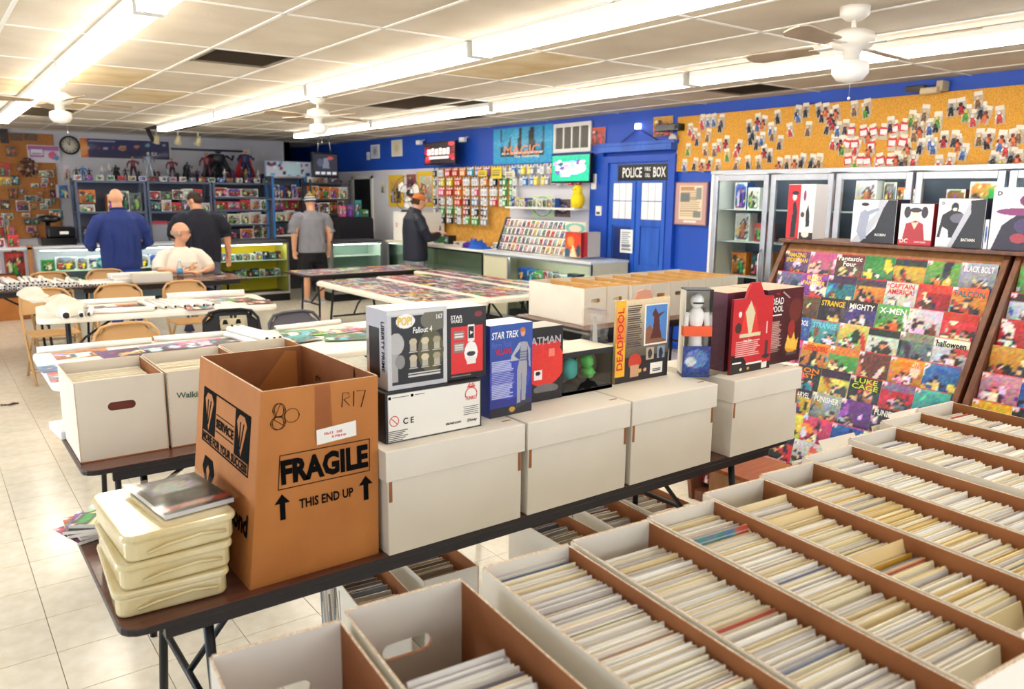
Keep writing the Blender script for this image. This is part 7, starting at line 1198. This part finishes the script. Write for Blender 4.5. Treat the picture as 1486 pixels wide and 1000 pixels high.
melt('trousers', b, mat('royal_blue_cloth', '2450B8', 0.8, vary=0.15, scale=5), t, 0.014, 3)
# 2. broad man in a black t-shirt, back to the camera, head bowed to the left
t = person('broad man in a black t-shirt and grey shorts, seen from behind', 3.00, 11.0, PI-0.10)
b = MB(); M = head(b, Vector((0.03, -0.06, 1.60)), 0.75, 0.45, 1.0, 1.1); limb(b, [(0, 0.02, 1.38), (0.01, -0.02, 1.48), (0.02, -0.04, 1.55)], [0.09, 0.068, 0.066]); torso(b, [0.9, 1.2, 1.40], [0.17, 0.18, 0.17], [0.12, 0.12, 0.1])
for s in (-1, 1):
    e = (s*0.345, 0.0, 1.10) if s < 0 else (0.31, -0.08, 1.12); w_ = (s*0.36, -0.02, 0.86) if s < 0 else (0.24, -0.32, 1.06); dr = (0.05, -0.25, -1) if s < 0 else (-0.2, -1, 0)
    limb(b, [(s*0.23, 0, 1.36), e, w_], [0.068, 0.056, 0.034]); hand(b, w_, dr, s, (0, -1, 0.2) if s < 0 else (0, 0, 1)); limb(b, [(s*0.11, 0, 0.9), (s*0.12, 0, 0.48), (s*0.12, 0.02, 0.07)], [0.10, 0.068, 0.045])
melt('body', b, M_skin2, t); eyes(M, t)
b = MB(); torso(b, [0.78, 0.84, 1.0, 1.18, 1.34, 1.44, 1.49], [0.255, 0.265, 0.275, 0.265, 0.235, 0.14, 0.085], [0.215, 0.225, 0.235, 0.20, 0.155, 0.115, 0.085], [-0.02, -0.03, -0.03, -0.01, 0, 0, -0.01])
limb(b, [(-0.14, 0, 1.38), (-0.25, 0, 1.34), (-0.335, 0, 1.22), (-0.355, 0, 1.13)], [0.09, 0.098, 0.095, 0.09]); limb(b, [(0.14, 0, 1.38), (0.25, 0, 1.34), (0.31, -0.03, 1.22), (0.315, -0.07, 1.14)], [0.09, 0.098, 0.092, 0.088])
for k in range(4): limb(b, [(-0.12+0.08*k, 0.16, 1.28), (-0.15+0.10*k, 0.205, 1.05), (-0.12+0.09*k, 0.195, 0.85)], [0.008, 0.015, 0.01], n=6)
melt('t_shirt', b, mat('black_cotton', '1B1C2A', 0.9, vary=0.2, scale=4), t, 0.014, 3)
b = MB(); torso(b, [0.66, 0.80, 0.92], [0.225, 0.225, 0.20], [0.17, 0.18, 0.16])
for s in (-1, 1): limb(b, [(s*0.11, 0, 0.78), (s*0.13, 0, 0.55), (s*0.135, 0, 0.40)], [0.13, 0.115, 0.105]); shoe(t, s*0.12, 0.0, '3A3A42')
melt('shorts', b, mat('grey_denim', '5F6472', 0.85, vary=0.2, scale=5), t, 0.015, 3)
q = MB(); q.ball((0, 0.018, 0.045), 0.082, 0.098, 0.082, n=18, k=12); q.ball((0, 0.05, -0.01), 0.074, 0.062, 0.06, n=14, k=8); q.v = [tuple(M @ Vector(p)) for p in q.v]; melt('hair', q, mat('dark_brown_hair', '33231C', 0.8, vary=0.3, scale=40), t, 0.009, 2)
# 3. seated bald man in a white printed t-shirt, glasses, looking to the right
t = person('bald man with glasses in a white printed t-shirt, seated at the dark table', 2.52, 10.12, 0.12)
b = MB(); M = head(b, Vector((0.0, -0.06, 1.235)), 1.15, 0.10, 1.05, 1.15); limb(b, [(0, 0.02, 1.0), (0, 0.0, 1.08), (0, -0.035, 1.17)], [0.09, 0.064, 0.058]); torso(b, [0.46, 0.7, 0.98], [0.17, 0.17, 0.17], [0.12, 0.13, 0.1])
limb(b, [(0.22, 0, 0.96), (0.33, -0.10, 0.80), (0.14, -0.33, 0.785)], [0.055, 0.045, 0.030]); hand(b, (0.14, -0.33, 0.785), (-1, -0.35, -0.05), 1, (0, 0, 1), 0.6); limb(b, [(-0.22, 0, 0.96), (-0.30, -0.12, 0.80), (-0.06, -0.32, 0.785)], [0.055, 0.045, 0.030]); hand(b, (-0.06, -0.32, 0.785), (1, -0.3, -0.05), -1, (0, 0, 1), 0.6)
for s in (-1, 1): limb(b, [(s*0.10, 0, 0.50), (s*0.13, -0.42, 0.52), (s*0.13, -0.44, 0.08)], [0.09, 0.062, 0.042])
melt('body', b, M_skin, t); eyes(M, t)
b = MB(); torso(b, [0.50, 0.62, 0.80, 0.95, 1.02, 1.065], [0.22, 0.235, 0.225, 0.195, 0.12, 0.085], [0.17, 0.195, 0.175, 0.135, 0.10, 0.08], [-0.01, -0.03, -0.02, 0.0, 0.01, 0.01])
for s in (-1, 1): limb(b, [(s*0.11, 0, 0.985), (s*0.215, 0, 0.955), (s*0.285, -0.05, 0.87), (s*0.305, -0.09, 0.80)], [0.075, 0.082, 0.080, 0.078])
melt('t_shirt', b, mat('white_cotton', 'EFE6D8', 0.9, vary=0.08, scale=5), t, 0.013, 3)
cv = CV(26, 16, 'EFE6D8')
for k in range(26): cv.ell(0.1+0.8*rs_.random(), 0.15+0.7*rs_.random(), 0.07, 0.06, ['D8A868', 'C87A4A', 'E0B888', 'A86A4A'][k % 4])
nx, ny = 12, 8; q = MB(); v = [(-0.13+0.26*i/nx, -0.02-0.185*math.sqrt(max(0, 1-((-0.13+0.26*i/nx)/0.24)**2))-0.012, 0.76+0.13*j/ny) for j in range(ny+1) for i in range(nx+1)]
q.add(v, [(j*(nx+1)+i, j*(nx+1)+i+1, (j+1)*(nx+1)+i+1, (j+1)*(nx+1)+i) for j in range(ny) for i in range(nx)], 0, (1, 1, 1), True); q.c = [lin(cv.a[min(15, int(15*j/ny)), min(25, int(25*i/nx))]) for j in range(ny+1) for i in range(nx+1)]; q.build('shirt_print', VC, t)
b = MB(); torso(b, [0.44, 0.52], [0.2, 0.19], [0.16, 0.15])
for s in (-1, 1): limb(b, [(s*0.10, 0, 0.52), (s*0.13, -0.44, 0.53), (s*0.13, -0.45, 0.10)], [0.11, 0.085, 0.065]); shoe(t, s*0.13, -0.47, '6A6A74')
melt('trousers', b, mat('dark_denim', '39405A', 0.85, vary=0.2, scale=5), t, 0.015, 3)
def on_head(M, q, name, m, parent): q.v = [tuple(M @ Vector(p)) for p in q.v]; return q.build(name, m, parent)
q = MB()
for s in (-1, 1): q.path([(s*0.034+0.024*math.cos(2*PI*k/12), -0.104+0.006*abs(math.cos(2*PI*k/12)), 0.014+0.018*math.sin(2*PI*k/12)) for k in range(13)], 0.0022, 5); q.path([(s*0.058, -0.098, 0.016), (s*0.082, -0.05, 0.018), (s*0.084, 0.02, 0.012)], 0.002, 5)
q.path([(-0.010, -0.108, 0.016), (0.010, -0.108, 0.016)], 0.002, 5); on_head(M, q, 'glasses', M_blk, t)
q = MB(); q.path([(0.075*math.cos(a_)*1.03, 0.010+0.095*math.sin(a_)*1.03, -0.005) for a_ in [math.radians(-10+200*k/14) for k in range(15)]], [0.010]*15, 8, ry=[0.030]*15); on_head(M, q, 'hair', mat('pale_grey_hair', 'B99E88', 0.9, vary=0.2, scale=40), t)
# 4. man in a grey t-shirt and striped beanie, back to the camera
t = person('man in a grey t-shirt, black shorts and striped beanie, seen from behind', 4.92, 11.85, PI)
b = MB(); M = head(b, Vector((0, -0.02, 1.58)), 0.0, 0.1); limb(b, [(0, 0.02, 1.36), (0, 0.0, 1.46), (0, -0.01, 1.53)], [0.085, 0.066, 0.064]); torso(b, [0.9, 1.15, 1.38], [0.15, 0.16, 0.17], [0.11, 0.11, 0.09])
for s in (-1, 1):
    limb(b, [(s*0.22, 0, 1.34), (s*0.29, 0.02, 1.08), (s*0.285, -0.02, 0.84)], [0.062, 0.052, 0.034]); hand(b, (s*0.285, -0.02, 0.84), (-0.1*s, -0.15, -1), s, (0, -1, 0), 0.7)
    limb(b, [(s*0.11, 0, 0.85), (s*0.12, 0, 0.46), (s*0.125, 0.035, 0.30), (s*0.125, 0.02, 0.07)], [0.09, 0.062, 0.058, 0.038]); shoe(t, s*0.125, -0.01, 'B8B8BE')
melt('body', b, M_skin, t); eyes(M, t)
b = MB(); torso(b, [0.80, 0.85, 1.0, 1.15, 1.32, 1.41, 1.455], [0.225, 0.225, 0.215, 0.215, 0.225, 0.13, 0.08], [0.165, 0.165, 0.155, 0.15, 0.135, 0.105, 0.08], [0.01, 0.01, 0, 0, 0, 0, 0])
for s in (-1, 1): limb(b, [(s*0.14, 0, 1.36), (s*0.235, 0, 1.325), (s*0.29, 0, 1.22), (s*0.315, 0.01, 1.10)], [0.08, 0.088, 0.084, 0.082])
for k in range(4): limb(b, [(-0.10+0.07*k, 0.125, 1.2), (-0.13+0.08*k, 0.15, 1.0), (-0.10+0.08*k, 0.16, 0.86)], [0.007, 0.012, 0.009], n=6)
melt('t_shirt', b, mat('grey_heather', '8C8D97', 0.9, vary=0.15, scale=6), t, 0.014, 3)
b = MB(); torso(b, [0.66, 0.80, 0.90], [0.215, 0.215, 0.19], [0.165, 0.165, 0.14])
for s in (-1, 1): limb(b, [(s*0.105, 0, 0.74), (s*0.13, 0, 0.55), (s*0.135, 0.0, 0.42)], [0.125, 0.115, 0.105])
melt('shorts', b, mat('black_shorts', '131318', 0.9), t, 0.015, 3)
for k, (z0, z1, c) in enumerate(((-0.012, 0.022, '4A4E5A'), (0.022, 0.040, 'E0DCD8'), (0.040, 0.058, '4A4E5A'), (0.058, 0.076, 'E0DCD8'), (0.076, 0.094, '5A5A60'), (0.094, 0.118, '9A8A60'))):
    rr = lambda z: math.sqrt(max(0.05, 1-((z-0.0)/0.13)**2)); q = MB(); q.lathe([(0.088*rr(z0)*1.02, z0), (0.092*rr((z0+z1)/2), (z0+z1)/2), (0.088*rr(z1), z1)]+([(0.001, 0.128)] if k == 5 else []), (0, 0.006, 0.004), 20, 0, H(c), True, 1, 1.18); on_head(M, q, 'beanie_band', VCM, t)
q = MB(); q.ball((0, 0.01, 0.142), 0.022, m=0, c=H('B09A5A'), n=10, k=6); on_head(M, q, 'pompom', VCM, t)
# 5. man in a dark jacket and orange-brimmed cap, in profile at the peg wall
t = person('man in a dark zip jacket, grey trousers and backward orange cap at the peg wall', 5.78, 10.12, 1.45)
b = MB(); M = head(b, Vector((0, -0.07, 1.60)), 0.0, 0.30); limb(b, [(0, 0.01, 1.38), (0, -0.02, 1.48), (0, -0.045, 1.55)], [0.085, 0.062, 0.060]); torso(b, [0.9, 1.15, 1.38], [0.15, 0.16, 0.16], [0.11, 0.11, 0.09])
for s in (-1, 1):
    limb(b, [(s*0.20, 0, 1.34), (s*0.24, -0.06, 1.12), (s*0.13, -0.34, 1.14)], [0.05, 0.042, 0.028]); hand(b, (s*0.13, -0.34, 1.14), (-0.25*s, -1, 0.25), s, (0, 0, 1), 0.9); limb(b, [(s*0.10, 0, 0.9), (s*0.11, 0, 0.48), (s*0.12, 0.02, 0.07)], [0.08, 0.055, 0.04])
melt('body', b, M_skin, t); eyes(M, t)
b = MB(); torso(b, [0.76, 0.82, 1.0, 1.2, 1.36, 1.45, 1.51], [0.21, 0.215, 0.21, 0.215, 0.205, 0.12, 0.078], [0.175, 0.18, 0.175, 0.17, 0.14, 0.105, 0.08], [0, 0, 0, 0.01, 0.02, 0.0, -0.02])
for s in (-1, 1): limb(b, [(s*0.12, 0.01, 1.40), (s*0.215, 0.01, 1.34), (s*0.27, -0.02, 1.22), (s*0.28, -0.09, 1.10), (s*0.21, -0.22, 1.11), (s*0.155, -0.31, 1.135)], [0.075, 0.086, 0.082, 0.075, 0.062, 0.048])
melt('jacket', b, mat('midnight_nylon', '141A2E', 0.6, vary=0.2, scale=5), t, 0.013, 3)
MB().box(0.196, 0.204, -0.03, -0.015, 0.84, 0.93).build('jacket_tag', M_paper, t)
b = MB(); torso(b, [0.68, 0.82, 0.9], [0.17, 0.17, 0.15], [0.14, 0.145, 0.13])
for s in (-1, 1): limb(b, [(s*0.09, 0, 0.78), (s*0.11, 0, 0.48), (s*0.12, 0.02, 0.08)], [0.105, 0.085, 0.068]); shoe(t, s*0.12, 0, '3A3A40')
melt('trousers', b, mat('pale_grey_denim', '9AA0AC', 0.85, vary=0.2, scale=5), t, 0.014, 3)
q = MB(); q.lathe([(0.088, 0.028), (0.090, 0.055), (0.080, 0.09), (0.052, 0.118), (0.001, 0.126)], (0, 0.010, 0), 20, 0, H('CC7A45'), True, 1, 1.16); on_head(M, q, 'cap_crown', VCM, t)
q = MB(); q.box(-0.06, 0.06, -0.092, -0.04, 0.026, 0.085, 0, H('B8B4B4')); q.v = [(x, y+0.0, z if z < 0.05 else 0.075) for x, y, z in q.v]; on_head(M, q, 'cap_panel', VCM, t)
q = MB(); q.prism([(0.078, 0.070), (0.062, 0.14), (0.03, 0.18), (-0.03, 0.18), (-0.062, 0.14), (-0.078, 0.070)], (0, 0, 0.025), (1, 0, 0), (0, 1, 0), 0.006, 0, H('D8743A')); on_head(M, q, 'cap_brim', VCM, t)
q = MB(); q.lathe([(0.080, 0.03), (0.084, -0.02), (0.07, -0.05)], (0, 0.022, 0), 18, 0, H('4A3428'), True, 1, 1.05); q.f = [f for f in q.f if len(f) == 4 and sum(q.v[i][1] for i in f)/4 > 0.03]; q.m = q.m[:len(q.f)]; q.sm = q.sm[:len(q.f)]; on_head(M, q, 'hair', VCM, t)
o = one('carton', 'small white packet held by the man in the cap', 'packet', card('toy', 'white', 3, 8, 10), (6.19, 10.10, 1.17), (0.07, 0.03, 0.10), 0.5)
